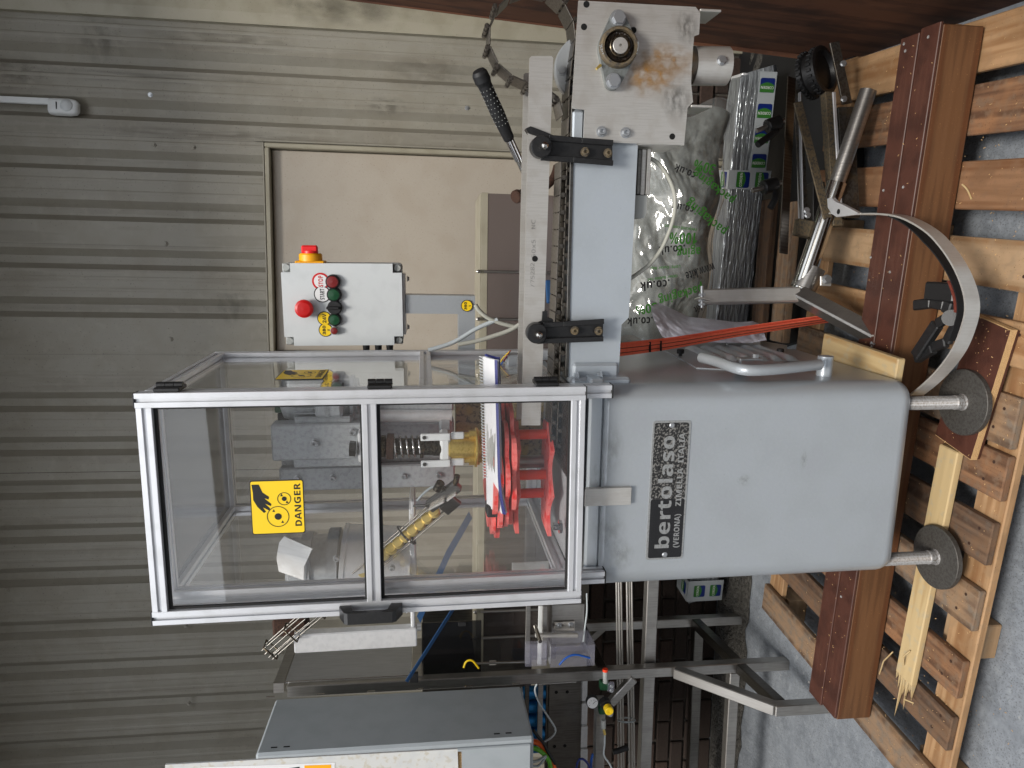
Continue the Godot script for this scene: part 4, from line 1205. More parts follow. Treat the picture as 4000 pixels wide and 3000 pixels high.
func build_control_box(r: Node3D) -> void:
	var c := -0.62
	var p := Vector3(0.264, 1.754, -0.27)
	var q := Vector3(0.502, 1.413, -0.27)
	var st := S()
	prism(st, rrect(p.x, q.y, q.x, p.y, 0.012), v(0, 0, c - 0.11).z, v(0, 0, c - 0.028).z)
	var b := obj("control_box", st, M.box_grey, r)
	st = S()
	var lid := []
	var k := 0.026
	lid = [Vector2(p.x + k, q.y), Vector2(q.x - k, q.y), Vector2(q.x - k, q.y + k), Vector2(q.x, q.y + k), Vector2(q.x, p.y - k), Vector2(q.x - k, p.y - k), Vector2(q.x - k, p.y), Vector2(p.x + k, p.y), Vector2(p.x + k, p.y - k), Vector2(p.x, p.y - k), Vector2(p.x, q.y + k), Vector2(p.x + k, q.y + k)]
	prism(st, lid, v(0, 0, c - 0.027).z, v(0, 0, c).z)
	obj("lid", st, M.box_grey, b)
	for x in [p.x + 0.0125, q.x - 0.0125]:
		for y in [p.y - 0.0125, q.y + 0.0125]:
			st = S()
			var s := Vector3(x, y, v(0, 0, c - 0.028).z)
			box(st, s + Vector3(0, 0, 0.004), Vector3(0.0245, 0.0245, 0.01), 0.005)
			lathe(st, s + Vector3(0, 0, 0.009), Vector3(0, 0, 1), [[0.0105, 0], [0.0105, 0.006], [0.009, 0.008], [0, 0.008]], 16)
			box(st, s + Vector3(0, 0, 0.0172), Vector3(0.013, 0.0025, 0.0006), 0.0, Basis(Vector3(0, 0, 1), 0.9))
			obj("lid_screw", st, M.grey_plastic, b)
	# push buttons and lamps
	for e in [[Vector3(0.45, 1.609, -0.27), "dull_red", 0.021], [Vector3(0.413, 1.607, -0.27), "green_button", 0.021], [Vector3(0.341, 1.608, -0.27), "green_button", 0.019], [Vector3(0.309, 1.61, -0.27), "dull_red", 0.0125]]:
		st = S()
		lathe(st, e[0], Vector3(0, 0, 1), [[e[2], 0], [e[2], 0.01], [e[2] * 0.86, 0.014], [e[2] * 0.80, 0.0135]], 26)
		var o := obj("push_button", st, M.black_soft if e[2] > 0.015 else M.grey_plastic, b)
		st = S()
		lathe(st, e[0], Vector3(0, 0, 1), [[e[2] * 0.80, 0.006], [e[2] * 0.80, 0.015], [e[2] * 0.7, 0.018], [0, 0.0195]], 24)
		obj("button_cap", st, M[e[1]], o)
	st = S()
	lathe(st, Vector3(0.374, 1.691, -0.27), Vector3(0, 0, 1), [[0.016, 0], [0.014, 0.012], [0.0245, 0.014], [0.0265, 0.019], [0.0255, 0.027], [0.018, 0.031], [0, 0.032]], 28)
	obj("emergency_stop", st, M.red_button, b)
	st = S()
	var ks := Vector3(0.376, 1.607, -0.27)
	lathe(st, ks, Vector3(0, 0, 1), [[0.021, 0], [0.021, 0.01], [0.018, 0.013], [0, 0.013]], 24)
	box(st, ks + Vector3(0, 0.004, 0.019), Vector3(0.008, 0.036, 0.014), 0.002)
	obj("selector_switch", st, M.black_soft, b)
	# round labels
	for e in [[Vector3(0.451, 1.644, -0.27), 0.0245, "red_ink", "white_label", "STOP", "red_ink"], [Vector3(0.414, 1.641, -0.27), 0.0240, "black_ink", "white_label", "START", "black_ink"], [Vector3(0.344, 1.638, -0.27), 0.0205, "black_ink", "yellow", "24V", "black_ink"], [Vector3(0.31, 1.636, -0.27), 0.0200, "black_ink", "yellow", "380", "black_ink"], [Vector3(0.379, 1.223, -0.282), 0.0175, "black_ink", "yellow", "380", "black_ink"]]:
		st = S()
		lathe(st, e[0] + Vector3(0, 0, -0.0004), Vector3(0, 0, 1), [[e[1], 0], [e[1], 0.0014], [0, 0.0014]], 30)
		var o := obj("round_label", st, M[e[2]], b)
		st = S()
		lathe(st, e[0] + Vector3(0, 0, 0.001), Vector3(0, 0, 1), [[e[1] * (0.78 if e[2] == "red_ink" else 0.88), 0], [e[1] * (0.78 if e[2] == "red_ink" else 0.88), 0.0008], [0, 0.0008]], 30)
		obj("label_face", st, M[e[3]], o)
		var up := 0.004 if e[4] == "380" else 0.0
		lettering("label_text", e[4], e[1] * (0.5 if e[4] != "380" else 0.42), e[1] * 1.3, M[e[5]], o, Transform3D(Basis(), e[0] + Vector3(0, up, 0.0022)), 0.0006)
		if e[4] == "380": lettering("label_text", "V", e[1] * 0.36, 0.0, M[e[5]], o, Transform3D(Basis(), e[0] + Vector3(0, -0.009, 0.0022)), 0.0006)
	# isolator on the right-hand side
	st = S()
	var i0 := Vector3(0.5, 1.675, -0.31)
	box(st, i0 + Vector3(0.004, 0, 0), Vector3(0.008, 0.082, 0.06), 0.003)
	lathe(st, i0 + Vector3(0.007, 0, 0), Vector3.RIGHT, [[0.033, 0], [0.033, 0.018], [0.03, 0.022], [0, 0.022]], 28)
	var iso := obj("isolator", st, M.orange_yellow, b)
	st = S()
	box(st, i0 + Vector3(0.04, 0.002, 0.0), Vector3(0.024, 0.046, 0.016), 0.004)
	cyl(st, i0 + Vector3(0.026, 0, 0), i0 + Vector3(0.036, 0, 0), 0.022)
	obj("isolator_knob", st, M.isolator_red, iso)
	# glands and mounting
	for e in [Vector3(0.248, 1.525, -0.32), Vector3(0.247, 1.489, -0.32), Vector3(0.247, 1.455, -0.32)]:
		st = S()
		cyl(st, e + Vector3(0.012, 0, 0), e + Vector3(-0.016, 0, 0), 0.011, 0.009, 12)
		obj("cable_gland", st, M.black_soft, b)
	slab("mounting_plate", Vector3(0.472, 1.413, -0.29), Vector3(0.292, 1.404, -0.29), 0.09, M.galvanised, b)
	for e in [Vector3(0.457, 1.401, -0.29), Vector3(0.313, 1.403, -0.29)]: bolt(b, e + Vector3(0, -0.002, -0.02), Vector3.DOWN, 0.007, M.zinc, "bolt", true)
	st = S()
	prism(st, [Vector2(0.411, 1.403), Vector2(0.408, 1.198), Vector2(0.052, 1.198), Vector2(0.053, 1.249), Vector2(0.354, 1.248), Vector2(0.356, 1.404)], v(0, 0, -0.695).z, v(0, 0, -0.635).z)
	var arm := obj("box_bracket", st, M.silver_paint, r)
	slab("bracket_foot", Vector3(0.161, 1.281, -0.21), Vector3(0.153, 1.194, -0.21), 0.12, M.silver_fresh, arm)
	bolt(arm, Vector3(0.156, 1.267, -0.25), Vector3(0, 1, 0), 0.009, M.zinc, "bolt", true)


func build_conveyor(r: Node3D) -> void:
	var st := S()
	var cb := v(0, 0, -0.15).z
	prism(st, [Vector2(0.252, 1.014), Vector2(0.538, 1.017), Vector2(0.749, 1.015), Vector2(0.912, 1.015), Vector2(0.917, 0.868), Vector2(0.789, 0.862), Vector2(0.491, 0.864), Vector2(0.395, 0.866), Vector2(0.378, 0.883), Vector2(0.252, 0.885)], cb - 0.13, cb)
	var cv := obj("conveyor_beam", st, M.silver_fresh, r)
	slab("beam_foot", Vector3(0.287, 1.001, 0.215), Vector3(0.251, 0.889, 0.215), 0.02, M.silver_fresh, cv, 0.008)
	slab("beam_foot_plate", Vector3(0.257, 1.007, 0.24), Vector3(0.234, 0.865, 0.24), 0.12, M.silver_fresh, cv, 0.006)
	for p in [Vector3(0.258, 0.99, 0.225), Vector3(0.258, 0.934, 0.225)]: bolt(cv, p, Vector3(0, 1, 0), 0.0095, M.silver_fresh, "bolt", true)
	# wear strips along the top of the beam
	st = S()
	bar(st, Vector3(0.252, 1.013, 0.198), Vector3(0.875, 1.015, 0.198), 0.008, 0.012, Vector3.UP)
	bar(st, Vector3(0.252, 1.013, 0.198) + Vector3(0, 0, -0.075), Vector3(0.875, 1.015, 0.198) + Vector3(0, 0, -0.075), 0.008, 0.012, Vector3.UP)
	obj("wear_strip", st, M.stainless_dark, cv)
	# slat chain
	st = S()
	box(st, Vector3(0, 0.0062, -0.041), Vector3(0.0362, 0.003, 0.082), 0.0006)
	for q in [[0.0, -0.016], [-0.03, -0.052], [-0.066, -0.082]]:
		cyl(st, Vector3(-0.019, 0, q[0]), Vector3(-0.019, 0, q[1]), 0.0055, -1, 12)
	cyl(st, Vector3(-0.019, 0, 0.0015), Vector3(-0.019, 0, -0.083), 0.003, -1, 8)
	var link := obj("chain_link", st, M.chain_steel, cv, Transform3D(Basis(), Vector3(0.733, 1.03, 0.195)))
	var u0 := Vector3(0.733, 1.03, 0.195)
	var u1 := Vector3(0.258, 1.038, 0.195)
	var step := 0.0384
	var nlink := int(u0.distance_to(u1) / step) + 6
	var dirn := (u1 - u0).normalized()
	for i in range(1, nlink):
		copy_part(link, "chain_link", cv, Transform3D(Basis(-dirn, Vector3.UP, Vector3(0, 0, 1)).orthonormalized(), u0 + dirn * step * i), M.chain_steel)
	var l0 := Vector3(0.885, 1.018, 0.193)
	var l1 := Vector3(0.24, 1.026, 0.193)
	dirn = (l1 - l0).normalized()
	nlink = int(l0.distance_to(l1) / step) + 5
	for i in range(0, nlink):
		copy_part(link, "chain_link", cv, Transform3D(Basis(-dirn, Vector3.UP, Vector3(0, 0, 1)).orthonormalized(), l0 + dirn * step * (i + 0.5) + Vector3(0, -0.003, 0)), M.chain_steel)
	var lp := [Vector3(0.884, 1.022, 0.2), Vector3(0.925, 1.02, 0.2), Vector3(0.967, 1.016, 0.2), Vector3(1.007, 1.01, 0.2), Vector3(1.044, 1.016, 0.2), Vector3(1.078, 1.036, 0.2), Vector3(1.105, 1.07, 0.2), Vector3(1.111, 1.114, 0.2), Vector3(1.096, 1.154, 0.2), Vector3(1.064, 1.186, 0.2), Vector3(1.027, 1.203, 0.2), Vector3(0.985, 1.203, 0.2), Vector3(0.949, 1.184, 0.2), Vector3(0.924, 1.152, 0.2), Vector3(0.911, 1.118, 0.2), Vector3(0.902, 1.078, 0.2), Vector3(0.882, 1.048, 0.2), Vector3(0.847, 1.038, 0.2)]
	for i in lp.size() - 1:
		var x: Vector3 = (lp[i + 1] - lp[i]).normalized()
		var y := Vector3(0, 0, 1).cross(x)
		copy_part(link, "chain_link", cv, Transform3D(Basis(x, y, Vector3(0, 0, 1)), (lp[i] + lp[i + 1]) * 0.5 - y * 0.004 + Vector3(0, 0, 0.001 * (i % 2))), M.chain_steel)
	# end box
	st = S()
	var ep := [Vector2(1.078, 1.012), Vector2(1.077, 0.751), Vector2(1.065, 0.74), Vector2(1.022, 0.74), Vector2(1.018, 0.751), Vector2(0.993, 0.752), Vector2(0.922, 0.752), Vector2(0.881, 0.745), Vector2(0.868, 0.757), Vector2(0.788, 0.76), Vector2(0.79, 0.993), Vector2(0.857, 0.992), Vector2(0.859, 1.021)]
	var ez := v(0, 0, -0.13).z
	prism(st, ep, ez - 0.006, ez)
	var eb := obj("end_plate", st, M.stainless_pale, cv)
	st = S()
	prism(st, [Vector2(0.984, 0.782), Vector2(0.985, 0.757), Vector2(0.788, 0.761), Vector2(0.787, 0.865), Vector2(0.792, 0.865), Vector2(0.794, 0.768)], ez - 0.14, ez - 0.007)
	obj("end_box_side", st, M.stainless_pale, eb)
	slab("beam_end_pad", Vector3(0.859, 1.018, 0.208), Vector3(0.792, 0.988, 0.208), 0.03, M.silver_fresh, eb, 0.006)
	for q in [[Vector3(1.074, 0.741, 0.222), Vector3(1.069, 0.693, 0.222)], [Vector3(0.875, 0.749, 0.222), Vector3(0.87, 0.7, 0.222)]]:
		slab("angle_bracket", q[0], q[1], 0.09, M.stainless_pale, eb, 0.001)
	st = S()
	var t0 := Vector3(0.967, 0.736, 0.175)
	var t1 := Vector3(0.969, 0.654, 0.175)
	lathe(st, t0, t1 - t0, [[0.0415, 0], [0.0415, t0.distance_to(t1)], [0.0385, t0.distance_to(t1)], [0.0385, 0.03], [0, 0.03]], 36)
	obj("post_socket", st, M.stainless_pale, eb)
	bolt(eb, Vector3(0.971, 0.683, 0.215), Vector3(0.2, 0, 1).normalized(), 0.009, M.zinc, "clamp_bolt", true)
	for p in [Vector3(1.071, 0.995, 0.22), Vector3(1.026, 0.999, 0.22), Vector3(1.024, 0.889, 0.22), Vector3(0.806, 0.789, 0.22)]:
		st = S()
		lathe(st, p, Vector3(0, 0, 1), [[0.0068, 0], [0.0068, 0.0004], [0, 0.0004]], 16)
		obj("bolt_hole", st, M.hole, eb)
	for p in [Vector3(0.812, 0.953, 0.22), Vector3(0.811, 0.898, 0.22)]: bolt(eb, p, Vector3(0, 0, 1), 0.0088, M.zinc)
	# flange bearing
	var bc := Vector3(0.983, 0.926, 0.22)
	var b0 := Vector3(1.042, 0.928, 0.22)
	var b1 := Vector3(0.915, 0.934, 0.22)
	var hull := PackedVector2Array()
	for i in 24:
		var d := Vector2(cos(TAU * i / 24), sin(TAU * i / 24))
		hull.append(Vector2(bc.x, bc.y) + d * 0.043)
		hull.append(Vector2(b0.x, b0.y) + d * 0.0175)
		hull.append(Vector2(b1.x, b1.y) + d * 0.0175)
	hull = Geometry2D.convex_hull(hull)
	hull.remove_at(hull.size() - 1)
	st = S()
	prism(st, Array(hull), ez, ez + 0.015)
	var br := obj("flange_bearing", st, M.bearing_cast, eb)
	st = S()
	lathe(st, bc + Vector3(0, 0, 0.015), Vector3(0, 0, 1), [[0.0425, 0], [0.041, 0.014], [0.0385, 0.0165], [0.034, 0.0165], [0.033, 0.006]], 40)
	obj("bearing_housing", st, M.dusty_steel, br)
	st = S()
	lathe(st, bc + Vector3(0, 0, 0.015), Vector3(0, 0, 1), [[0.0335, 0.006], [0.029, 0.011], [0.022, 0.008]], 36)
	obj("bearing_seal", st, M.grease, br)
	st = S()
	lathe(st, bc + Vector3(0, 0, 0.015), Vector3(0, 0, 1), [[0.0225, 0.006], [0.0225, 0.018], [0.021, 0.019], [0.0172, 0.019], [0.0172, 0.010]], 32)
	obj("bearing_ring", st, M.oily_steel, br)
	st = S()
	lathe(st, bc + Vector3(0, 0, 0.015), Vector3(0, 0, 1), [[0.0165, 0.01], [0.0165, 0.021], [0.0155, 0.022], [0.0035, 0.022], [0.0035, 0.015], [0, 0.015]], 32)
	obj("shaft_end", st, M.stainless_pale, br)
	for p in [b0, b1]: bolt(br, p + Vector3(0, 0, 0.015), Vector3(0, 0, 1), 0.0135, M.zinc, "flange_bolt", true)
	lettering("cast_mark", "NSK", 0.007, 0.02, M.casting, br, Transform3D(Basis(Vector3(0, 0, 1), 0.45), bc + Vector3(-0.008, 0.0375, 0.0305)), 0.001)
	lettering("cast_mark", "FL206", 0.006, 0.024, M.casting, br, Transform3D(Basis(Vector3(0, 0, 1), -0.1), bc + Vector3(-0.002, -0.0375, 0.0305)), 0.001)
	st = S()
	cyl(st, Vector3(0.946, 0.964, 0.238), Vector3(0.937, 0.974, 0.242), 0.0035, 0.0025, 10)
	obj("grease_nipple", st, M.brass, br)
	var rm := stain_material("rust_a", Color(0.62, 0.46, 0.24, 0.72), 4)
	stain(eb, [Vector3(1.002, 0.912, 0.22), Vector3(0.914, 0.909, 0.22), Vector3(0.921, 0.731, 0.22), Vector3(1.009, 0.736, 0.22)], rm)
	stain(eb, [Vector3(0.978, 0.928, 0.22), Vector3(0.875, 0.924, 0.22), Vector3(0.888, 0.767, 0.22), Vector3(0.977, 0.773, 0.22)], rm)
	var gm := stain_material("grime_a", Color(0.26, 0.25, 0.23, 0.42), 9)
	stain(eb, [Vector3(1.077, 0.8, 0.22), Vector3(0.991, 0.795, 0.22), Vector3(0.993, 0.738, 0.22), Vector3(1.08, 0.743, 0.22)], gm)
	stain(eb, [Vector3(0.933, 0.825, 0.221), Vector3(0.832, 0.82, 0.221), Vector3(0.834, 0.742, 0.221), Vector3(0.935, 0.749, 0.221)], gm)
	# cast sprocket cover behind the plate
	st = S()
	lathe(st, Vector3(0.957, 0.974, 0.15), Vector3(0, 0, 1), [[0, 0], [0.072, 0], [0.074, -0.003], [0.074, -0.02], [0, -0.02]], 44)
	obj("sprocket_cover", st, M.silver_paint, cv)
	bolt(cv, Vector3(0.951, 1.034, 0.15), Vector3(0, 0, 1), 0.0085, M.silver_paint, "bolt", true)
	# guide rails
	st = S()
	var rp := [Vector2(0.964, 1.112), Vector2(0.966, 1.068), Vector2(0.962, 1.064), Vector2(0.138, 1.077), Vector2(0.139, 1.123), Vector2(0.96, 1.116)]
	prism(st, rp, v(0, 0, -0.140).z, v(0, 0, -0.135).z)
	obj("guide_rail", st, M.stainless_pale, cv)
	st = S()
	var rb := []
	for q in rp: rb.append(q + Vector2(-0.012, -0.002))
	prism(st, rb, v(0, 0, -0.245).z, v(0, 0, -0.240).z)
	obj("guide_rail", st, M.stainless_pale, cv)
	st = S()
	lathe(st, Vector3(0.532, 1.097, 0.215), Vector3(0, 0, 1), [[0.0068, 0], [0.0068, 0.0004], [0, 0.0004]], 16)
	obj("bolt_hole", st, M.hole, cv)
	lettering("stamping", "50x5  NC", 0.009, 0.085, M.stainless, cv, Transform3D(Basis(Vector3(0, 0, 1), 0.02), Vector3(0.576, 1.101, 0.215)), 0.0004, "Droid Sans Mono", 400)
	lettering("stamping", "/75282", 0.009, 0.055, M.stainless, cv, Transform3D(Basis(Vector3(0, 0, 1), 0.02), Vector3(0.495, 1.102, 0.215)), 0.0004, "Droid Sans Mono", 400)
	# black rail clamps
	for e in [[Vector3(0.774, 1.091, 0.238), [Vector2(0.794, 1.073), Vector2(0.79, 1), Vector2(0.787, 0.929), Vector2(0.744, 0.927), Vector2(0.749, 1.018), Vector2(0.752, 1.091)], [Vector3(0.766, 0.992, 0.235), Vector3(0.765, 0.94, 0.235)], Vector3(0.774, 1.087, 0.238)], [Vector3(0.364, 1.094, 0.238), [Vector2(0.382, 1.078), Vector2(0.384, 1.031), Vector2(0.39, 0.935), Vector2(0.349, 0.935), Vector2(0.345, 1.074), Vector2(0.344, 1.092)], [Vector3(0.369, 1.004, 0.235), Vector3(0.368, 0.947, 0.235)], Vector3(0.363, 1.092, 0.238)]]:
		st = S()
		prism(st, e[1], v(0, 0, -0.134).z, v(0, 0, -0.122).z)
		var hi: Array = e[1]
		for i in hi.size():
			if i == 2: continue
			var a: Vector2 = hi[i]
			var b: Vector2 = hi[(i + 1) % hi.size()]
			if i == 5: continue
			bar(st, Vector3(a.x, a.y, v(0, 0, -0.117).z), Vector3(b.x, b.y, v(0, 0, -0.117).z), 0.006, 0.012, Vector3(0, 1, 0.01), 0.001)
		var cl := obj("rail_clamp", st, M.black_plastic, cv)
		st = S()
		lathe(st, e[0] + Vector3(0, 0, -0.02), Vector3(0, 0, 1), [[0.0235, 0], [0.0235, 0.028], [0.0215, 0.031], [0.012, 0.031], [0, 0.030]], 30)
		obj("clamp_knob", st, M.black_plastic, cl)
		st = S()
		lathe(st, e[3] + Vector3(0, 0, 0.005), Vector3(0, 0, 1), [[0.0085, 0], [0.0085, 0.02], [0.007, 0.026], [0.0035, 0.029], [0, 0.03]], 18)
		obj("clamp_pin", st, M.polished, cl)
		for p in e[2]: bolt(cl, p, Vector3(0, 0, 1), 0.0075, M.dusty_steel)
	st = S()
	prism(st, [Vector2(0.814, 1.123), Vector2(0.819, 1.112), Vector2(0.811, 1.088), Vector2(0.8, 1.057), Vector2(0.796, 1.059), Vector2(0.795, 1.084), Vector2(0.804, 1.116)], v(0, 0, -0.155).z, v(0, 0, -0.13).z)
	obj("clamp_lever", st, M.black_plastic, cv)
	st = S()
	prism(st, [Vector2(0.412, 1.078), Vector2(0.413, 1.067), Vector2(0.398, 1.066), Vector2(0.393, 1.052), Vector2(0.382, 1.052), Vector2(0.38, 1.087), Vector2(0.387, 1.088), Vector2(0.391, 1.079)], v(0, 0, -0.16).z, v(0, 0, -0.13).z)
	obj("clamp_lever", st, M.black_plastic, cv)
	# sensor bar under the beam and its loop of cable
	slab("sensor_bar", Vector3(0.784, 0.852, 0.17), Vector3(0.68, 0.82, 0.17), 0.04, M.stainless_dark, cv)
	for x in [[1936, 1944], [1972, 1982], [2022, 2030]]: pass
	slab("sensor_edge", Vector3(0.783, 0.843, 0.174), Vector3(0.68, 0.833, 0.174), 0.004, M.stainless_pale, cv)
	slab("sensor_edge", Vector3(0.784, 0.83, 0.174), Vector3(0.68, 0.821, 0.174), 0.004, M.stainless_pale, cv)
	st = S()
	var sc := [Vector2(0.679, 0.856), Vector2(0.679, 0.827), Vector2(0.639, 0.826), Vector2(0.629, 0.83), Vector2(0.626, 0.84), Vector2(0.626, 0.856)]
	prism(st, sc, v(0, 0, -0.225).z, v(0, 0, -0.175).z)
	obj("sensor_cap", st, M.grey_plastic, cv)
	st = S()
	tube(st, smooth_path([Vector3(0.767, 0.821, 0.15), Vector3(0.761, 0.806, 0.15), Vector3(0.748, 0.789, 0.15), Vector3(0.724, 0.77, 0.15), Vector3(0.692, 0.754, 0.15), Vector3(0.662, 0.749, 0.15), Vector3(0.625, 0.752, 0.15), Vector3(0.586, 0.764, 0.15), Vector3(0.553, 0.779, 0.15), Vector3(0.517, 0.807, 0.15), Vector3(0.481, 0.856, 0.15)], 5), 0.0048, 9)
	obj("sensor_cable", st, M.cable_grey, cv)
	# little junction box and the grey cables behind it
	slab("junction_box", Vector3(0.266, 1.128, -0.05), Vector3(0.233, 1.084, -0.05), 0.05, M.silver_paint, r, 0.004)
	for q in [[Vector3(0.286, 1.257, -0.12), Vector3(0.295, 1.209, -0.12), Vector3(0.307, 1.166, -0.12), Vector3(0.326, 1.111, -0.12), Vector3(0.353, 1.069, -0.12)], [Vector3(0.266, 1.34, -0.15), Vector3(0.28, 1.291, -0.15), Vector3(0.295, 1.256, -0.15), Vector3(0.327, 1.203, -0.15), Vector3(0.352, 1.144, -0.15)], [Vector3(0.243, 1.21, -0.07), Vector3(0.241, 1.178, -0.07), Vector3(0.239, 1.151, -0.07), Vector3(0.238, 1.12, -0.07)], [Vector3(0.221, 1.168, -0.09), Vector3(0.216, 1.149, -0.09), Vector3(0.213, 1.12, -0.09), Vector3(0.212, 1.075, -0.09)], [Vector3(0.179, 1.164, -0.11), Vector3(0.184, 1.137, -0.11), Vector3(0.191, 1.107, -0.11), Vector3(0.207, 1.07, -0.11)], [Vector3(0.175, 1.148, -0.1), Vector3(0.183, 1.118, -0.1), Vector3(0.193, 1.089, -0.1), Vector3(0.199, 1.069, -0.1)], [Vector3(0.217, 1.36, -0.17), Vector3(0.216, 1.301, -0.17), Vector3(0.216, 1.255, -0.17), Vector3(0.211, 1.197, -0.17)], [Vector3(0.209, 1.33, -0.18), Vector3(0.207, 1.297, -0.18), Vector3(0.198, 1.269, -0.18), Vector3(0.192, 1.253, -0.18)], [Vector3(0.394, 1.207, -0.15), Vector3(0.375, 1.194, -0.15), Vector3(0.353, 1.164, -0.15), Vector3(0.335, 1.111, -0.15), Vector3(0.326, 1.058, -0.15)], [Vector3(0.188, 1.16, -0.14), Vector3(0.2, 1.134, -0.14), Vector3(0.216, 1.108, -0.14), Vector3(0.225, 1.072, -0.14)], [Vector3(0.194, 1.155, -0.15), Vector3(0.206, 1.131, -0.15), Vector3(0.218, 1.097, -0.15), Vector3(0.209, 1.07, -0.15)], [Vector3(0.18, 1.153, -0.13), Vector3(0.196, 1.125, -0.13), Vector3(0.211, 1.089, -0.13), Vector3(0.217, 1.071, -0.13)]]:
		st = S()
		tube(st, smooth_path(q, 4), 0.0062, 8)
		obj("grey_cable", st, M.cable_grey if rng.randf() < 0.6 else M.cable_light, r)
	for q in [[Vector3(0.248, 1.146, -0.05), Vector3(0.257, 1.14, -0.05), Vector3(0.265, 1.133, -0.05), Vector3(0.278, 1.119, -0.05), "yellow"], [Vector3(0.25, 1.138, -0.048), Vector3(0.261, 1.131, -0.048), Vector3(0.273, 1.123, -0.048), Vector3(0.28, 1.118, -0.048), "dull_red"], [Vector3(0.23, 1.155, -0.052), Vector3(0.243, 1.142, -0.052), Vector3(0.253, 1.134, -0.052), Vector3(0.262, 1.128, -0.052), "blue_hose"]]:
		st = S()
		tube(st, smooth_path(q.slice(0, 4), 3), 0.0016, 6)
		obj("wire", st, M[q[4]], r)


func sq_tube(called: String, p0: Vector3, p1: Vector3, s: float, m: Material, parent: Node, up := Vector3.UP, ch := 0.003) -> MeshInstance3D:
	var st := S()
	bar(st, p0, p1, s, s, up, ch)
	return obj(called, st, m, parent)


func build_packer() -> void:
	var r := thing("packing_machine", "stainless steel packing machine with a grey cabinet and tube frame at the left", "machine", Transform3D(Basis(Vector3(0.99233, 0.00000, 0.12360), Vector3(0.00000, 1.00000, 0.00000), Vector3(-0.12360, 0.00000, 0.99233)), Vector3(0, 0, -3.38)))
	var st := S()
	box(st, Vector3(-1.455, 1.59, 0.99), Vector3(0.80, 0.905, 0.32), 0.008)
	var cab := obj("cabinet", st, M.cabinet_grey, r)
	st = S()
	box(st, Vector3(-1.475, 1.59, 1.153), Vector3(0.80, 0.885, 0.012), 0.005)
	obj("cabinet_door", st, M.cabinet_grey, cab)
	for y in [1.99, 1.95, 1.26, 1.22]:
		st = S()
		box(st, Vector3(-1.0545, y, 1.12), Vector3(0.0016, 0.02, 0.005), 0.0)
		obj("slot", st, M.hole, cab)
	# legs and braces
	var s := 0.042
	var pz := 0.715
	var pa := -1.086
	sq_tube("leg", Vector3(pa, 0, pz), Vector3(pa, 2.02, pz), s, M.stainless, r, Vector3.BACK)
	sq_tube("leg", Vector3(pa, 0, 0.30), Vector3(pa, 0.86, 0.30), s, M.stainless, r, Vector3.BACK)
	sq_tube("leg", Vector3(-1.9, 0, pz), Vector3(-1.9, 1.1, pz), s, M.stainless, r, Vector3.BACK)
	var kn := Vector3(-1.086, 0.491, 0.711)
	var ft := Vector3(-1.086, 0.21, 1.024)
	sq_tube("brace", Vector3(pa, kn.y, pz + 0.02), Vector3(pa, ft.y, ft.z), s, M.stainless, r)
	sq_tube("foot", Vector3(pa, ft.y + 0.01, ft.z), Vector3(pa, 0.0, ft.z), s, M.stainless, r, Vector3.BACK)
	var lo: float = Vector3(-1.086, 0.212, 0.713).y
	sq_tube("floor_rail", Vector3(pa, lo, pz + 0.02), Vector3(pa, lo - 0.03, ft.z - 0.02), s, M.stainless_dark, r)
	sq_tube("floor_rail", Vector3(pa, lo + 0.03, 0.32), Vector3(pa, lo, pz - 0.02), s, M.stainless_dark, r)
	# long horizontal members
	var hb := Vector3(-1.141, 0.581, 0.66)
	sq_tube("cross_member", Vector3(-2.1, hb.y, 0.66), Vector3(-0.35, hb.y, 0.66), 0.048, M.stainless, r)
	var lb := Vector3(-1.421, 0.236, 0.33)
	sq_tube("cross_member", Vector3(-2.1, lb.y - 0.01, 0.33), Vector3(pa, lb.y, 0.33), 0.045, M.stainless_dark, r)
	var nb := Vector3(-1.298, 0.235, 0.735)
	sq_tube("cross_member", Vector3(-2.0, nb.y, pz), Vector3(pa - 0.02, nb.y, pz), s, M.stainless, r)
	sq_tube("corner_brace", Vector3(-1.103, 0.665, 0.735), Vector3(-1.204, 0.757, 0.735), 0.032, M.stainless, r)
	sq_tube("corner_brace", Vector3(-1.086, 0.669, 0.3), Vector3(-1.145, 0.734, 0.3), 0.032, M.stainless, r)
	sq_tube("top_member", Vector3(pa, Vector3(-1.054, 0.79, 0.5).y, 0.30), Vector3(pa, Vector3(-1.054, 0.79, 0.5).y, pz), s, M.stainless_dark, r)
	var fz := Vector3(-1.287, 0.843, 0.86)
	sq_tube("front_member", Vector3(-2.0, Vector3(-1.329, 0.812, 0.8).y, 0.80), Vector3(-1.14, Vector3(-1.113, 0.819, 0.8).y, 0.80), 0.038, M.stainless, r)
	# stainless side panel above the conveyor
	var p0 := Vector3(-1.062, 2.034, 0.443)
	var p1 := Vector3(-1.062, 1.554, 0.704)
	st = S()
	box(st, Vector3(-1.066, (p0.y + p1.y) * 0.5, (p0.z + p1.z) * 0.5), Vector3(0.006, p0.y - p1.y, p1.z - p0.z), 0.001)
	obj("side_panel", st, M.panel_steel, r)
	for q in [[p0.y + 0.02, 0.04], [p1.y - 0.025, 0.045]]:
		st = S()
		bar(st, Vector3(-1.08, q[0], p0.z - 0.04), Vector3(-1.08, q[0], pz), q[1], 0.04)
		obj("panel_frame", st, M.stainless, r)
	st = S()
	bar(st, Vector3(-1.0605, p0.y, p1.z + 0.002), Vector3(-1.0605, p1.y, p1.z + 0.002), 0.003, 0.003)
	obj("weld_bead", st, M.polished, r)
	for k in 6:
		st = S()
		box(st, Vector3(-1.055, lerpf(p0.y + 0.03, p1.y - 0.4, k / 5.0), 0.815), Vector3(0.004, 0.03, 0.006), 0.001)
		obj("weld_bead", st, M.polished, r)
	# dark tinted door
	var d0 := Vector3(-0.889, 1.513, 0.62)
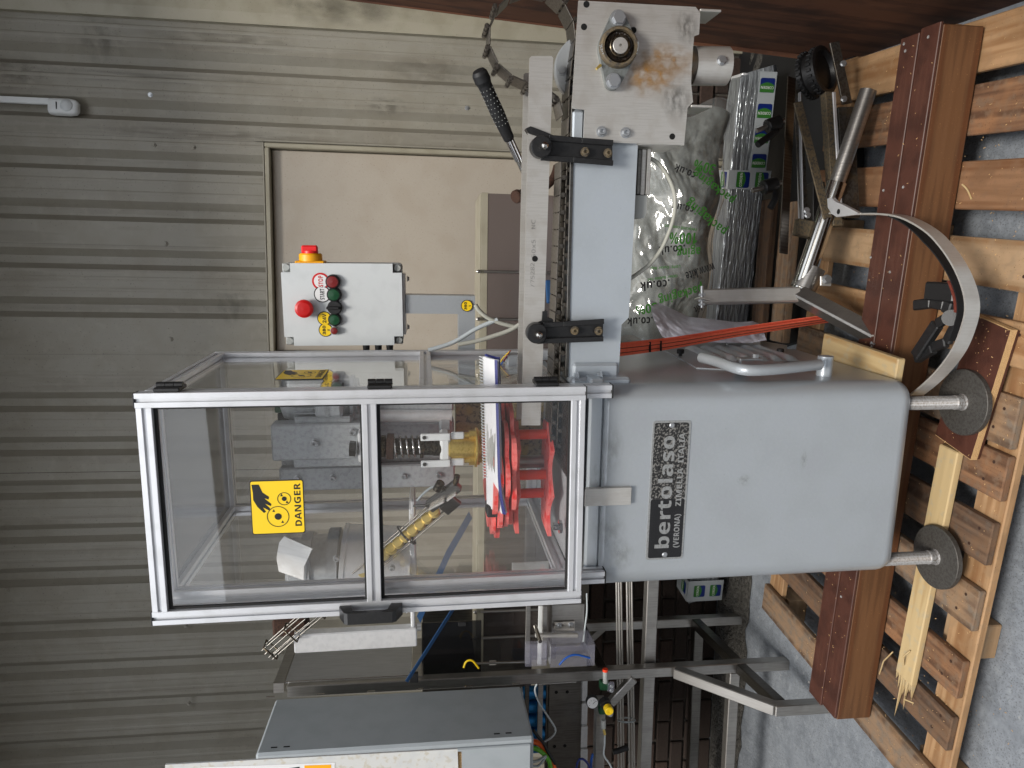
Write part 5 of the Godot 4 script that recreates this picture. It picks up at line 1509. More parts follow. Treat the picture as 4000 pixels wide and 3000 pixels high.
	var d1 := Vector3(-1.116, 1.273, 0.62)
	st = S()
	box(st, Vector3((d0.x + d1.x) * 0.5, (d0.y + d1.y) * 0.5, 0.615), Vector3(absf(d0.x - d1.x), absf(d0.y - d1.y), 0.008), 0.001)
	var td := obj("tinted_door", st, M.dark_pane, r)
	st = S()
	for e in [Vector3(-0.894, 1.52, 0.62), Vector3(-0.908, 1.52, 0.62)]: cyl(st, e + Vector3(0, 0.012, 0), e + Vector3(0, -0.004, 0), 0.012, -1, 12)
	obj("door_hinge", st, M.zinc, td)
	slab("door_catch", Vector3(-0.888, 1.367, 0.628), Vector3(-0.906, 1.335, 0.628), 0.006, M.black_soft, td)
	# long clear cover over the conveyor, seen on both sides of the other machine
	var c0 := Vector3(-0.893, 1.275, 0.5)
	var c1 := Vector3(-1.132, 1.066, 0.5)
	var xr := Vector3(0.816, 1.284, 0.5)
	var ytop := 0.5 * (c0.y + xr.y)
	var ybot := ytop - 0.34
	st = S()
	box(st, Vector3((c1.x + xr.x) * 0.5, (ytop + ybot) * 0.5, 0.5), Vector3(xr.x - c1.x, ytop - ybot, 0.006), 0.001)
	var cov := obj("clear_cover", st, M.smoked_pane, r)
	var xm: float = Vector3(0.115, 1.201, 0.5).x
	st = S()
	box(st, Vector3((xm + xr.x) * 0.5, (ytop + ybot) * 0.5 - 0.01, 0.505), Vector3(xr.x - xm - 0.004, ytop - ybot - 0.02, 0.003), 0.0)
	obj("tinted_sheet", st, M.mauve_pane, cov)
	st = S()
	box(st, Vector3((c1.x + xr.x) * 0.5, ytop - 0.012, 0.506), Vector3(xr.x - c1.x + 0.004, 0.026, 0.004), 0.001)
	obj("top_lip", st, M.trim, cov)
	slab("rear_panel", Vector3(-0.925, 1.51, 0.28), Vector3(-1.394, 1.008, 0.28), 0.01, M.stainless_dark, r)
	st = S()
	box(st, Vector3((c1.x + xr.x) * 0.5, ytop + 0.003, 0.37), Vector3(xr.x - c1.x, 0.005, 0.26), 0.001)
	obj("cover_top", st, M.trim, cov)
	for e in [Vector3(0.512, 1.276, 0.508), Vector3(0.325, 1.283, 0.508), Vector3(-0.897, 1.307, 0.508), Vector3(-1.013, 1.295, 0.508)]:
		st = S()
		cyl(st, Vector3(e.x, ytop - 0.012, 0.52), Vector3(e.x, ybot, 0.52), 0.0055, -1, 12)
		hexagon(st, Vector3(e.x, ytop + 0.004, 0.52), Vector3(e.x, ytop + 0.014, 0.52), 0.008)
		cyl(st, Vector3(e.x, ytop + 0.014, 0.52), Vector3(e.x, ytop + 0.021, 0.52), 0.006, 0.002, 10)
		obj("spacer_rod", st, M.stainless, cov)
	# conveyor of this machine: boxes, rails, bracket
	slab("conveyor_side", Vector3(-0.815, 0.992, 0.66), Vector3(-0.983, 0.857, 0.66), 0.3, M.stainless, r)
	slab("angle_plate", Vector3(-0.884, 0.981, 0.672), Vector3(-0.916, 0.898, 0.672), 0.006, M.stainless_pale, r)
	slab("angle_plate", Vector3(-0.899, 0.986, 0.7), Vector3(-0.914, 0.904, 0.7), 0.03, M.stainless_pale, r)
	for e in [Vector3(-0.898, 0.962, 0.672), Vector3(-0.898, 0.916, 0.672)]: bolt(r, e, Vector3(0, 0, 1), 0.009, M.zinc)
	sq_tube("bracket_arm", Vector3(-0.91, 1.069, 0.72), Vector3(-0.918, 0.895, 0.72), 0.016, M.stainless_pale, r)
	st = S()
	cyl(st, Vector3(-0.882, 1.065, 0.7), Vector3(-0.908, 1.058, 0.78), 0.008)
	obj("clamp_pin", st, M.polished, r)
	slab("conveyor_front", Vector3(-1.12, 1.004, 0.7), Vector3(-1.525, 0.865, 0.7), 0.004, M.stainless_dark, r)
	for e in [Vector3(-1.167, 0.974, 0.701), Vector3(-1.168, 0.929, 0.701), Vector3(-1.402, 0.976, 0.701), Vector3(-1.402, 0.933, 0.701)]:
		st = S()
		lathe(st, e, Vector3(0, 0, 1), [[0.007, 0], [0.007, 0.0005], [0, 0.0005]], 12)
		obj("bolt_hole", st, M.hole, r)
	for k in 4: slab("drip_ledge", Vector3(-1.123, 0.875, 0.7).lerp(Vector3(-1.525, 0.864, 0.7), k / 4.0), Vector3(-1.213, 0.845, 0.7).lerp(Vector3(-1.62, 0.833, 0.7), k / 4.0), 0.02 + 0.012 * (k % 2), M.galvanised, r)
	for e in [[Vector3(-0.802, 1.102, 0.69), Vector3(-1.048, 1.083, 0.69), "stainless"], [Vector3(-0.813, 1.048, 0.67), Vector3(-1.062, 1.031, 0.67), "white_plastic"], [Vector3(-0.805, 1.035, 0.69), Vector3(-1.024, 1.015, 0.69), "stainless"], [Vector3(-1.121, 1.1, 0.69), Vector3(-1.421, 1.082, 0.69), "stainless_dark"], [Vector3(-1.111, 1.052, 0.72), Vector3(-1.404, 1.031, 0.72), "stainless"], [Vector3(-1.126, 1.013, 0.69), Vector3(-1.523, 0.992, 0.69), "stainless_dark"]]:
		slab("guide_rail", e[0], e[1], 0.012, M[e[2]], r)
	# clear box with purple edges
	st = S()
	var b0 := Vector3(-0.919, 1.019, 0.8)
	var b1 := Vector3(-1.006, 0.845, 0.8)
	box(st, Vector3((b0.x + b1.x) * 0.5, (b0.y + b1.y) * 0.5, 0.74), Vector3(absf(b0.x - b1.x), absf(b0.y - b1.y), 0.12), 0.001)
	obj("clear_box", st, M.clear_box, r)
	slab("box_base", Vector3(-0.913, 1.116, 0.79), Vector3(-1.003, 1.032, 0.79), 0.03, M.clear_box, r)
	slab("sensor", Vector3(-1.014, 1.248, 0.72), Vector3(-1.028, 1.22, 0.72), 0.015, M.stainless_pale, r)
	st = S()
	cyl(st, Vector3(-1.016, 1.308, 0.72), Vector3(-1.02, 1.111, 0.72), 0.005)
	obj("cross_rod", st, M.polished, r)
	slab("latch", Vector3(-1.003, 1.558, 0.8), Vector3(-1.039, 1.526, 0.8), 0.02, M.black_soft, r)
	# air regulator on the frame
	var g := Vector3(-1.119, 0.865, 0.87)
	st = S()
	lathe(st, g + Vector3(0, 0, -0.022), Vector3(0.15, 0.1, 1), [[0, 0], [0.02, 0], [0.0235, 0.004], [0.0235, 0.026], [0.0215, 0.028], [0.0205, 0.026]], 26)
	var ga := obj("pressure_gauge", st, M.black_soft, r)
	st = S()
	lathe(st, g + Vector3(0, 0, -0.0215), Vector3(0.15, 0.1, 1), [[0.0208, 0.026], [0, 0.026]], 24)
	obj("dial", st, M.white_label, ga)
	st = S()
	bar(st, g + Vector3(0.0, 0.002, 0.006), g + Vector3(0.012, -0.009, 0.006), 0.0014, 0.0006)
	for k in 8:
		var t := TAU * (0.12 + 0.76 * k / 7.0) - PI * 0.5
		box(st, g + Vector3(cos(t) * 0.016, sin(t) * 0.016, 0.0056), Vector3(0.002, 0.002, 0.0006), 0.0)
	obj("needle", st, M.black_ink, ga)
	for e in [[Vector3(-1.06, 0.817, 0.86), "grey_plastic", 0.028], [Vector3(-1.159, 0.818, 0.86), "grey_plastic", 0.028]]:
		st = S()
		box(st, e[0] + Vector3(0, 0, -0.015), Vector3(0.034, 0.034, 0.03), 0.003)
		var vb := obj("valve_body", st, M.green_button, r)
		st = S()
		box(st, e[0] + Vector3(0, -0.022, 0.004), Vector3(0.038, 0.026, 0.02), 0.005)
		obj("fitting", st, M.clear_box, vb)
		for x in [-0.009, 0.009]: bolt(vb, e[0] + Vector3(x, -0.022, 0.014), Vector3(0, 0, 1), 0.0055, M.zinc)
	st = S()
	lathe(st, Vector3(-1.113, 0.822, 0.87), (Vector3(-1.12, 0.816, 0.92) - Vector3(-1.113, 0.822, 0.87)), [[0, 0], [0.021, 0], [0.021, 0.022], [0.014, 0.024], [0.014, 0.05], [0, 0.05]], 20)
	obj("regulator_body", st, M.black_soft, r)
	st = S()
	var k0 := Vector3(-1.116, 0.818, 0.905)
	var k1 := Vector3(-1.117, 0.817, 0.93)
	lathe(st, k0, k1 - k0, [[0.0145, 0], [0.0165, 0.003], [0.0165, 0.026], [0.014, 0.029], [0.005, 0.029], [0.004, 0.027], [0, 0.027]], 18)
	obj("regulator_knob", st, M.yellow, r)
	for e in [[Vector3(-0.997, 0.818, 0.86), Vector3(-1.044, 0.816, 0.86), 0.0095, "grey_plastic"], [Vector3(-0.988, 0.818, 0.86), Vector3(-0.998, 0.818, 0.86), 0.0105, "orange_plastic"], [Vector3(-1.196, 0.819, 0.86), Vector3(-1.23, 0.818, 0.86), 0.0095, "grey_plastic"], [Vector3(-1.23, 0.818, 0.86), Vector3(-1.257, 0.811, 0.86), 0.005, "brass"]]:
		st = S()
		cyl(st, e[0], e[1], e[2], -1, 14)
		obj("hose_fitting", st, M[e[3]], r)
	# cables and hoses
	for e in [["orange_cable", [Vector3(-1.209, 1.108, 0.95), Vector3(-1.219, 1.083, 0.95), Vector3(-1.251, 1.059, 0.95), Vector3(-1.287, 1.038, 0.95), Vector3(-1.327, 1.02, 0.95)], 0.008], ["orange_cable", [Vector3(-1.216, 1.105, 0.93), Vector3(-1.224, 1.084, 0.93), Vector3(-1.251, 1.063, 0.93), Vector3(-1.278, 1.046, 0.93), Vector3(-1.323, 1.025, 0.93)], 0.007], ["green_cable", [Vector3(-1.216, 1.115, 0.97), Vector3(-1.226, 1.091, 0.97), Vector3(-1.249, 1.066, 0.97), Vector3(-1.276, 1.049, 0.97), Vector3(-1.311, 1.041, 0.97)], 0.0085], ["black_soft", [Vector3(-1.155, 1.108, 0.96), Vector3(-1.182, 1.09, 0.96), Vector3(-1.209, 1.069, 0.96), Vector3(-1.244, 1.052, 0.96), Vector3(-1.294, 1.023, 0.96)], 0.006], ["cable_light", [Vector3(-1.011, 1.088, 0.9), Vector3(-1.036, 1.095, 0.9), Vector3(-1.088, 1.078, 0.9), Vector3(-1.142, 1.044, 0.9), Vector3(-1.196, 1.014, 0.9), Vector3(-1.226, 1.026, 0.9), Vector3(-1.245, 1.058, 0.9)], 0.0035], ["cable_light", [Vector3(-1.265, 1.111, 0.98), Vector3(-1.262, 1.091, 0.98), Vector3(-1.251, 1.072, 0.98), Vector3(-1.247, 1.06, 0.98)], 0.005], ["cable_light", [Vector3(-1.282, 1.111, 0.98), Vector3(-1.283, 1.091, 0.98), Vector3(-1.267, 1.075, 0.98), Vector3(-1.251, 1.064, 0.98)], 0.004], ["blue_hose", [Vector3(-0.968, 0.995, 0.85), Vector3(-0.941, 0.969, 0.85), Vector3(-0.93, 0.932, 0.85), Vector3(-0.946, 0.877, 0.85)], 0.004], ["blue_hose", [Vector3(-1.407, 0.861, 0.86), Vector3(-1.366, 0.862, 0.86), Vector3(-1.335, 0.857, 0.86)], 0.005], ["tape_blue", [Vector3(-1.388, 0.926, 0.88), Vector3(-1.348, 0.919, 0.88), Vector3(-1.338, 0.902, 0.88), Vector3(-1.36, 0.88, 0.88), Vector3(-1.397, 0.866, 0.88)], 0.0045], ["cable_light", [Vector3(-1.257, 0.811, 0.86), Vector3(-1.302, 0.811, 0.86), Vector3(-1.343, 0.812, 0.86), Vector3(-1.38, 0.789, 0.86), Vector3(-1.418, 0.771, 0.86)], 0.0035], ["cable_light", [Vector3(-0.753, 0.86, 0.7), Vector3(-0.826, 0.857, 0.7), Vector3(-0.893, 0.863, 0.7), Vector3(-0.957, 0.868, 0.7)], 0.0035], ["yellow", [Vector3(-1.02, 1.351, 0.74), Vector3(-0.999, 1.343, 0.74), Vector3(-0.991, 1.33, 0.74), Vector3(-0.996, 1.314, 0.74), Vector3(-1.026, 1.292, 0.74)], 0.004]]:
		st = S()
		tube(st, smooth_path(e[1], 5), e[2], 8)
		obj("cable", st, M[e[0]], r)
	st = S()
	cyl(st, Vector3(-1.048, 1.073, 0.84), Vector3(-1.046, 0.926, 0.84), 0.002, -1, 8)
	obj("probe_rod", st, M.polished, r)
	# blue cans waiting between the rails
	var can: Node3D = null
	var words := ["nearest the clear box", "second from the clear box", "third from the clear box", "fourth from the clear box", "last before the cables"]
	var first := Vector3(-1.187, 1.051, 0.66)
	var pitch := Vector3(-1.246, 1.05, 0.66) - first
	for i in 5:
		var xf: Transform3D = Transform3D(Basis(Vector3(0.99233, 0.00000, 0.12360), Vector3(0.00000, 1.00000, 0.00000), Vector3(-0.12360, 0.00000, 0.99233)), Vector3(0, 0, -3.38)) * Transform3D(Basis(Vector3.UP, 0.7 * i), first + pitch * i + Vector3(0, -0.055, 0))
		if can == null:
			can = thing("drinks_can", "", "can", xf, "blue cans between the guide rails")
			st = S()
			lathe(st, Vector3(), Vector3.UP, [[0, 0.003], [0.02, 0.003], [0.0225, 0], [0.0265, 0.007], [0.0265, 0.104], [0.024, 0.110]], 28)
			obj("can_body", st, M.can_blue, can)
			st = S()
			lathe(st, Vector3(), Vector3.UP, [[0.024, 0.110], [0.0245, 0.112], [0.0235, 0.112], [0.0225, 0.108], [0, 0.108]], 28)
			obj("can_rim", st, M.zinc, can)
			st = S()
			lathe(st, Vector3(), Vector3.UP, [[0.0267, 0.035], [0.0267, 0.042]], 28)
			obj("can_stripe", st, M.white_label, can)
		else:
			can = can.duplicate()
			can.name = numbered("drinks_can")
			add_child(can)
			can.transform = xf
		can.set_meta("label", "small blue can standing between steel guide rails, " + words[i])
	# white board leaning in front of the cabinet
	var wb := thing("white_board", "scuffed white board at the left edge with a yellow and white sticker", "board")
	st = S()
	var bz := -1.72
	prism(st, [Vector2(-0.874, 2.096), Vector2(-0.881, 1.426), Vector2(-1.026, 1.421), Vector2(-1.016, 2.099)], bz - 0.006, bz)
	obj("front_sheet", st, M.white_board, wb)
	st = S()
	prism(st, [Vector2(-0.885, 2.069), Vector2(-0.894, 1.416), Vector2(-1.032, 1.414), Vector2(-1.024, 2.074)], bz - 0.013, bz - 0.0065)
	obj("back_sheet", st, M.raw_edge, wb)
	st = S()
	prism(st, [Vector2(-0.885, 2.017), Vector2(-0.894, 1.715), Vector2(-0.973, 1.72), Vector2(-0.958, 2.017)], bz, bz + 0.0008)
	var sk := obj("sticker", st, M.white_label, wb)
	st = S()
	prism(st, [Vector2(-0.896, 1.785), Vector2(-0.898, 1.724), Vector2(-0.961, 1.726), Vector2(-0.959, 1.785)], bz + 0.0008, bz + 0.0014)
	obj("yellow_patch", st, M.orange_yellow, sk)
	st = S()
	prism(st, [Vector2(-0.9, 1.82), Vector2(-0.898, 1.796), Vector2(-0.956, 1.798), Vector2(-0.956, 1.831)], bz + 0.0008, bz + 0.0014)
	obj("dark_mark", st, M.black_ink, sk)


func logo(parent: Node, xf: Transform3D, s: float) -> void:
	# blue tile with a green shoulder and the word across it; xf faces along its z
	var st := S()
	prism(st, rrect(-0.5 * s, -0.45 * s, 0.5 * s, 0.45 * s, 0.12 * s, 3), 0.0, 0.0005, xf)
	var b := obj("tape_logo", st, M.tape_blue, parent)
	st = S()
	var q := [Vector2(-0.47 * s, 0.0)]
	for i in 9: q.append(Vector2(lerpf(-0.47, 0.5, i / 8.0) * s, (-0.02 - 0.16 * sin(PI * i / 8.0)) * s))
	q.append(Vector2(0.5 * s, 0.44 * s))
	q.append(Vector2(-0.47 * s, 0.44 * s))
	prism(st, q.slice(1), 0.0005, 0.0009, xf)
	obj("logo_green", st, M.tape_green, b)
	lettering("logo_word", "CORDEN", 0.17 * s, 0.86 * s, M.white_label, b, xf * Transform3D(Basis(), Vector3(0.01 * s, 0.14 * s, 0.0012)), 0.0004, "Droid Sans", 400)


func build_floor_things() -> void:
	var st := S()
	# ---------- pallet ----------
	var dk := 0.125
	var px := Transform3D(Basis(Vector3(0.968, 0, 0.25), Vector3.UP, Vector3(-0.25, 0, 0.968)), Vector3(-0.312, 0, -1.5706))
	var pl := thing("wooden_pallet", "wide wooden pallet of weathered slats under the silver machine", "pallet", px)
	var wm := ["pine_worn", "pine_worn_dark", "pine_worn_red"]
	var k := 0
	for e in [[-0.855, -0.746], [-0.66, -0.56], [-0.505, -0.398], [-0.315, -0.206], [-0.139, -0.030], [0.030, 0.140], [0.154, 0.274], [0.335, 0.436], [0.507, 0.619], [0.685, 0.80], [0.86, 0.978], [1.004, 1.126]]:
		e = [e[0] * 1.0453, e[1] * 1.0453]
		var x: float = (e[0] + e[1]) * 0.5
		var mtl: String = wm[k % 3] if k < 7 else ["pine", "pine_dark", "pine_worn_red", "pine_warm"][k % 4]
		var z0 := rng.randf_range(-0.012, 0.006)
		board("slat", Vector3(x + rng.randf_range(-0.006, 0.006), dk - 0.011, z0), Vector3(x, dk - 0.011, -1.02), 0.021, e[1] - e[0], M[mtl], pl, Vector3.UP, 0.003)
		k += 1
		for nl in [-0.025, 0.027]:
			st = S()
			lathe(st, Vector3(x + nl, dk + 0.0002, z0 - 0.05 + nl * 0.4), Vector3.UP, [[0.0042, 0], [0.0042, 0.0004], [0, 0.0004]], 8)
			obj("nail", st, M.rust, pl)
	for z in [-0.046, -0.52, -0.97]: board("cross_board", Vector3(-0.915, dk - 0.0335, z), Vector3(1.19, dk - 0.0335, z), 0.022, 0.1, M.pine_warm, pl)
	for x in [-0.84, -0.39, 0.13, 0.62, 1.12]:
		for z in [-0.085, -0.52, -0.95]: board("block", Vector3(x - 0.05, 0.0405, z), Vector3(x + 0.05, 0.0405, z), 0.079, 0.1, M.pine, pl)
	for z in [0.05, -0.045, -0.13]: pass
	# ---------- brown beam under the machine ----------
	var bm := thing("timber_beam", "long brown beam topped with two film faced planks lying across the pallet", "beam")
	var e0 := Vector3(0.902, 0.25, -1.671)
	var e1 := Vector3(-1.021, 0.25, -2.126)
	var bd := (e1 - e0).normalized()
	var bs := bd.cross(Vector3.UP).normalized()
	e0.y = 0.19
	e1.y = 0.19
	board("core", e0 + Vector3(0, -0.0045, 0), e1 + Vector3(0, -0.0045, 0), 0.112, 0.146, M.stained, bm)
	for s in [-1.0, 1.0]: board("plank", e0 + bs * s * 0.0385 + Vector3(0, 0.056, 0) + bd * 0.004 * s, e1 + bs * s * 0.0385 + Vector3(0, 0.056, 0) + bd * 0.006 * s, 0.0085, 0.0715, M.film_ply, bm, Vector3.UP, 0.0015)
	for q in [[3525,232], [3558,160], [3445,750], [3520,740], [3405,1010], [3478,1062], [3285,2330], [3160,2665]]: pass
	for p in [Vector3(0.897, 0.25, -1.733), Vector3(0.876, 0.25, -1.728), Vector3(0.871, 0.25, -1.642), Vector3(0.533, 0.25, -1.817), Vector3(0.52, 0.25, -1.736), Vector3(0.359, 0.25, -1.873), Vector3(0.304, 0.25, -1.79), Vector3(-0.645, 0.25, -2.017), Vector3(-0.979, 0.25, -2.198)]:
		st = S()
		lathe(st, p + Vector3(0, 0.0003, 0), Vector3.UP, [[0.0042, 0], [0.0038, 0.001], [0.002, 0.001], [0.0015, 0.0004], [0, 0.0004]], 12)
		obj("screw_head", st, M.thread_steel, bm)
	# ---------- batten with its broken end ----------
	var bt := thing("broken_batten", "pale pine batten with a splintered end lying under the left foot", "batten")
	var q0 := Vector3(-0.167, 0.146, -1.703)
	var q1 := Vector3(-0.842, 0.146, -1.88)
	q0.y = 0.1365
	q1.y = 0.1365
	board("batten", q0, q1, 0.0205, 0.068, M.batten, bt)
	bd = (q1 - q0).normalized()
	bs = bd.cross(Vector3.UP).normalized()
	for i in 9:
		var w := -0.030 + 0.0075 * i
		var ln: float = [0.05, 0.03, 0.075, 0.10, 0.055, 0.14, 0.035, 0.05, 0.025][i]
		st = S()
		var c: Vector3 = q1 + bs * w
		var h := 0.008 - 0.0012 * (i % 4)
		var tip: Vector3 = c + bd * ln + Vector3(0, 0.002 * (i % 3), 0) + bs * 0.004 * ((i % 3) - 1)
		for s in [[-1, -1, -1, 1], [-1, 1, 1, 1], [1, 1, 1, -1], [1, -1, -1, -1]]:
			fan(st, [c - bd * 0.01 + bs * 0.0036 * s[0] + Vector3.UP * h * s[1], c - bd * 0.01 + bs * 0.0036 * s[2] + Vector3.UP * h * s[3], tip], bs * (s[0] + s[2]) + Vector3.UP * (s[1] + s[3]))
		obj("splinter", st, M.batten, bt)
	for e in [[Vector3(-0.779, 0.152, -1.916), Vector3(-0.876, 0.14, -1.995)], [Vector3(-0.749, 0.152, -1.843), Vector3(-0.8, 0.15, -1.872)], [Vector3(-0.887, 0.15, -1.865), Vector3(-0.894, 0.145, -1.837)]]:
		st = S()
		tube(st, [e[0], e[0].lerp(e[1], 0.4) + Vector3(0, 0.012, 0), e[1]], 0.0022, 5)
		obj("splinter", st, M.batten, bt)
	# ---------- plywood under the right foot ----------
	var pw := thing("plywood_offcut", "brown film faced plywood offcut under the right foot of the machine", "plywood")
	var cs := [Vector3(0.173, 0.152, -1.607), Vector3(0.126, 0.152, -1.498), Vector3(-0.19, 0.152, -1.621), Vector3(-0.136, 0.152, -1.745)]
	var pp := []
	for q in cs: pp.append(Vector2(q.x, -q.z))
	var flat := Transform3D(Basis(Vector3(1, 0, 0), Vector3(0, 0, -1), Vector3(0, 1, 0)), Vector3())
	st = S()
	prism(st, pp, 0.134, 0.1515, flat)
	obj("edge", st, M.raw_edge, pw)
	st = S()
	var inner := []
	var mid: Vector2 = (pp[0] + pp[1] + pp[2] + pp[3]) * 0.25
	for q in pp: inner.append(q + (mid - q) * 0.012)
	prism(st, inner, 0.1515, 0.1525, flat)
	obj("face", st, M.film_ply, pw)
	st = S()
	prism(st, inner, 0.1265, 0.134, flat)
	obj("back_ply", st, M.film_ply, pw)
	# ---------- block behind the right foot ----------
	var w0 := Vector3(0.092, 0.33, -1.995)
	var w1 := Vector3(0.005, 0.33, -1.661)
	w0.y = 0.318
	w1.y = w0.y
	var blk := board("packing_block", w0, w1, 0.022, 0.12, M.batten, null, Vector3.UP, 0.003)
	tag(blk, "pale sawn timber block wedged between the machine body and brown beam", "block")
	# ---------- brown sheet on the right ----------
	st = S()
	var s0 := Vector3(1.146, 0, -2.349)
	var s1 := Vector3(0.97, 0, -1.629)
	var run := (s1 - s0).normalized()
	var ft := s0
	var far_top := Vector3(1.288, 1.622, -2.42)
	var lean := (far_top - ft)
	var tops := []
	var nrm := run.cross(lean).normalized()
	if nrm.x > 0: nrm = -nrm
	var sf := func(u: float, w: float) -> Vector3:
		return ft + run * 2.0 * u + lean * 1.45 * w + nrm * 0.012 * sin(w * 2.6) * (1.0 - u)
	grid(st, 16, 16, sf, 0.018)
	fan(st, [ft, ft - nrm * -0.018, ft + lean * 1.45 - nrm * -0.018, ft + lean * 1.45], -run)
	tag(obj("brown_board", st, M.brown_sheet), "large stained brown wooden board leaning at the right edge beside the pallet", "board")
	# ---------- wrapped pack behind the machine ----------
	var a0 := Vector3(1.256, 0.19, -2.714)
	var a1 := Vector3(-1.034, 0.158, -3.37)
	var wpx := Transform3D(basis_along(a1 - a0), (a0 + a1) * 0.5)
	var pk := thing("wrapped_profiles", "long shrink wrapped bundle of metal profiles with printed tape lying behind the machine", "bundle", wpx)
	var ln := a0.distance_to(a1)
	var nz := FastNoiseLite.new()
	nz.seed = 17
	nz.frequency = 7.0
	st = S()
	var sec := []
	for q in rrect(-0.078, -0.062, 0.078, 0.062, 0.014, 3): sec.append(q)
	var wf := func(u: float, w: float) -> Vector3:
		var i := int(w * sec.size()) % sec.size()
		var q: Vector2 = sec[i]
		var sh := 1.0 if u > 0.0 and u < 1.0 else 0.86
		var j := nz.get_noise_3d(u * 9.0, q.x * 9.0, q.y * 9.0) * 0.007
		return Vector3((u - 0.5) * ln + (0.02 * q.x / 0.078 if u == 0.0 or u == 1.0 else 0.0), q.x * sh + j + 0.004 * sin(q.y * 190.0), q.y * sh + j + 0.003 * sin(q.x * 230.0))
	grid(st, 60, sec.size(), wf)
	obj("wrapping", st, M.wrap_metal, pk)
	st = S()
	box(st, Vector3(), Vector3(ln - 0.03, 0.142, 0.11), 0.004)
	obj("profiles", st, M.galvanised, pk)
	# tape round it and along it
	for e in [[-ln * 0.5 + 0.42, 0.075], [ln * 0.5 - 0.06, 0.11]]:
		st = S()
		for f in [[Vector3(e[0], 0.0885, 0), Vector3(e[1], 0.002, 0.135)], [Vector3(e[0], 0, -0.0715), Vector3(e[1], 0.175, 0.002)], [Vector3(e[0], 0, 0.0715), Vector3(e[1], 0.175, 0.002)]]: box(st, f[0], f[1], 0.0)
		var tp := obj("tape", st, M.tape_white, pk)
		for y in [-0.05, 0.03]: logo(tp, Transform3D(Basis(Vector3(0, -1, 0), Vector3(1, 0, 0), Vector3(0, 0, 1)) if false else Basis(Vector3(-1, 0, 0), Vector3(0, 1, 0), Vector3(0, 0, -1)), Vector3(e[0], y, -0.0728)), 0.062)
		logo(tp, Transform3D(Basis(Vector3(-1, 0, 0), Vector3(0, 0, 1), Vector3(0, 1, 0)), Vector3(e[0], 0.0897, -0.02)), 0.062)
	st = S()
	box(st, Vector3(-ln * 0.5 + 0.20, -0.03, -0.0712), Vector3(0.38, 0.07, 0.002), 0.0)
	var t2 := obj("tape", st, M.tape_white, pk)
	for i in 4: logo(t2, Transform3D(Basis(Vector3(0, 1, 0), Vector3(1, 0, 0), Vector3(0, 0, -1)), Vector3(-ln * 0.5 + 0.06 + 0.095 * i, -0.03, -0.0725)), 0.06)
	# ---------- old planks behind the pallet ----------
	var op := [[Vector3(0.754, 0.1, -2.755), Vector3(0.179, 0.1, -2.858), 0.095, "pine_worn_dark", "old brown plank lying beside the wrapped bundle, farther from the pallet"], [Vector3(0.7, 0.1, -2.584), Vector3(0.168, 0.1, -2.678), 0.11, "pine_worn", "old brown plank lying between the other old plank and pallet"]]
	for e in op:
		tag(board("old_plank", e[0], e[1], 0.03, e[2], M[e[3]], null), e[4], "plank", "old planks behind the pallet")
	# ---------- floor shade under the bundle, added as a flat black shape ----------
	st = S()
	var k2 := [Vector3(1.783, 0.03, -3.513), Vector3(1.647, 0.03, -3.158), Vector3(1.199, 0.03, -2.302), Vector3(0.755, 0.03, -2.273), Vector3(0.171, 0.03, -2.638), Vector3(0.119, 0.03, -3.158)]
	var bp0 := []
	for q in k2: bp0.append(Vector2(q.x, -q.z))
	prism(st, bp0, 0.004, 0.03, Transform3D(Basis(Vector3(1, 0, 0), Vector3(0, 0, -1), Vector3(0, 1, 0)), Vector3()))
	tag(obj("floor_shade", st, M.black_soft), "flat black shape added for the floor shade under the wrapped bundle and steel brackets", "sheet")
	# ---------- clear bag ----------
	var bx := Transform3D(Basis(Vector3(0.97, 0, 0.24), Vector3.UP, Vector3(-0.24, 0, 0.97)), Vector3(0.538, 0.63, -2.4))
	var bg := thing("plastic_bag", "clear plastic bag printed in green and black behind the side conveyor", "bag", bx)
	nz = FastNoiseLite.new()
	nz.seed = 23
	nz.frequency = 1.0
	for lay in [[0.125, "bag_film", "film", 1.0], [0.07, "bubble_wrap", "bubble_wrap", 0.93]]:
		if not M.has("bubble_wrap"):
			mat("bubble_wrap", Color.WHITE, 0.45, 0.1, paint(256, Color(0.46, 0.47, 0.455), [[noise_image(256, 0.09, 2, 5, FastNoiseLite.TYPE_CELLULAR), Color(0.54, 0.55, 0.54), 0.4, 0.8, 0.6], [noise_image(256, 0.012, 3, 6), Color(0.36, 0.355, 0.33), 0.45, 0.75, 0.8]]), Vector3(4, 4, 4), grey_tex(256, noise_image(256, 0.09, 2, 5, FastNoiseLite.TYPE_CELLULAR)), 0.1)
		var bf := func(u: float, w: float) -> Vector3:
			var x: float = (u - 0.5) * 0.86 * lay[3]
			var y: float = (w - 0.5) * 0.33 * lay[3]
			var edge := pow(maxf(0.0, sin(u * PI)), 0.5) * pow(maxf(0.0, sin(w * PI)), 0.5)
			var cr := absf(nz.get_noise_2d(x * 9.0 + y * 3.0, y * 30.0 - x * 6.0)) * 0.022 + nz.get_noise_2d(x * 3.5, y * 5.0 + 9.0) * 0.05
			return Vector3(x + 0.02 * sin(w * 9.0), y - 0.03 * (u - 0.5) + 0.012 * sin(u * 17.0), edge * (lay[0] + cr) - 0.05)
		st = S()
		grid(st, 60, 36, bf, 0.0)
		obj(lay[2], st, M[lay[1]], bg)
	for e in [["kitepackaging", "v1010,600", 0.030, 0.30, "bag_green", 0.45]]: pass
	var up := Basis(Vector3(0, 0, 1), PI * 0.5)
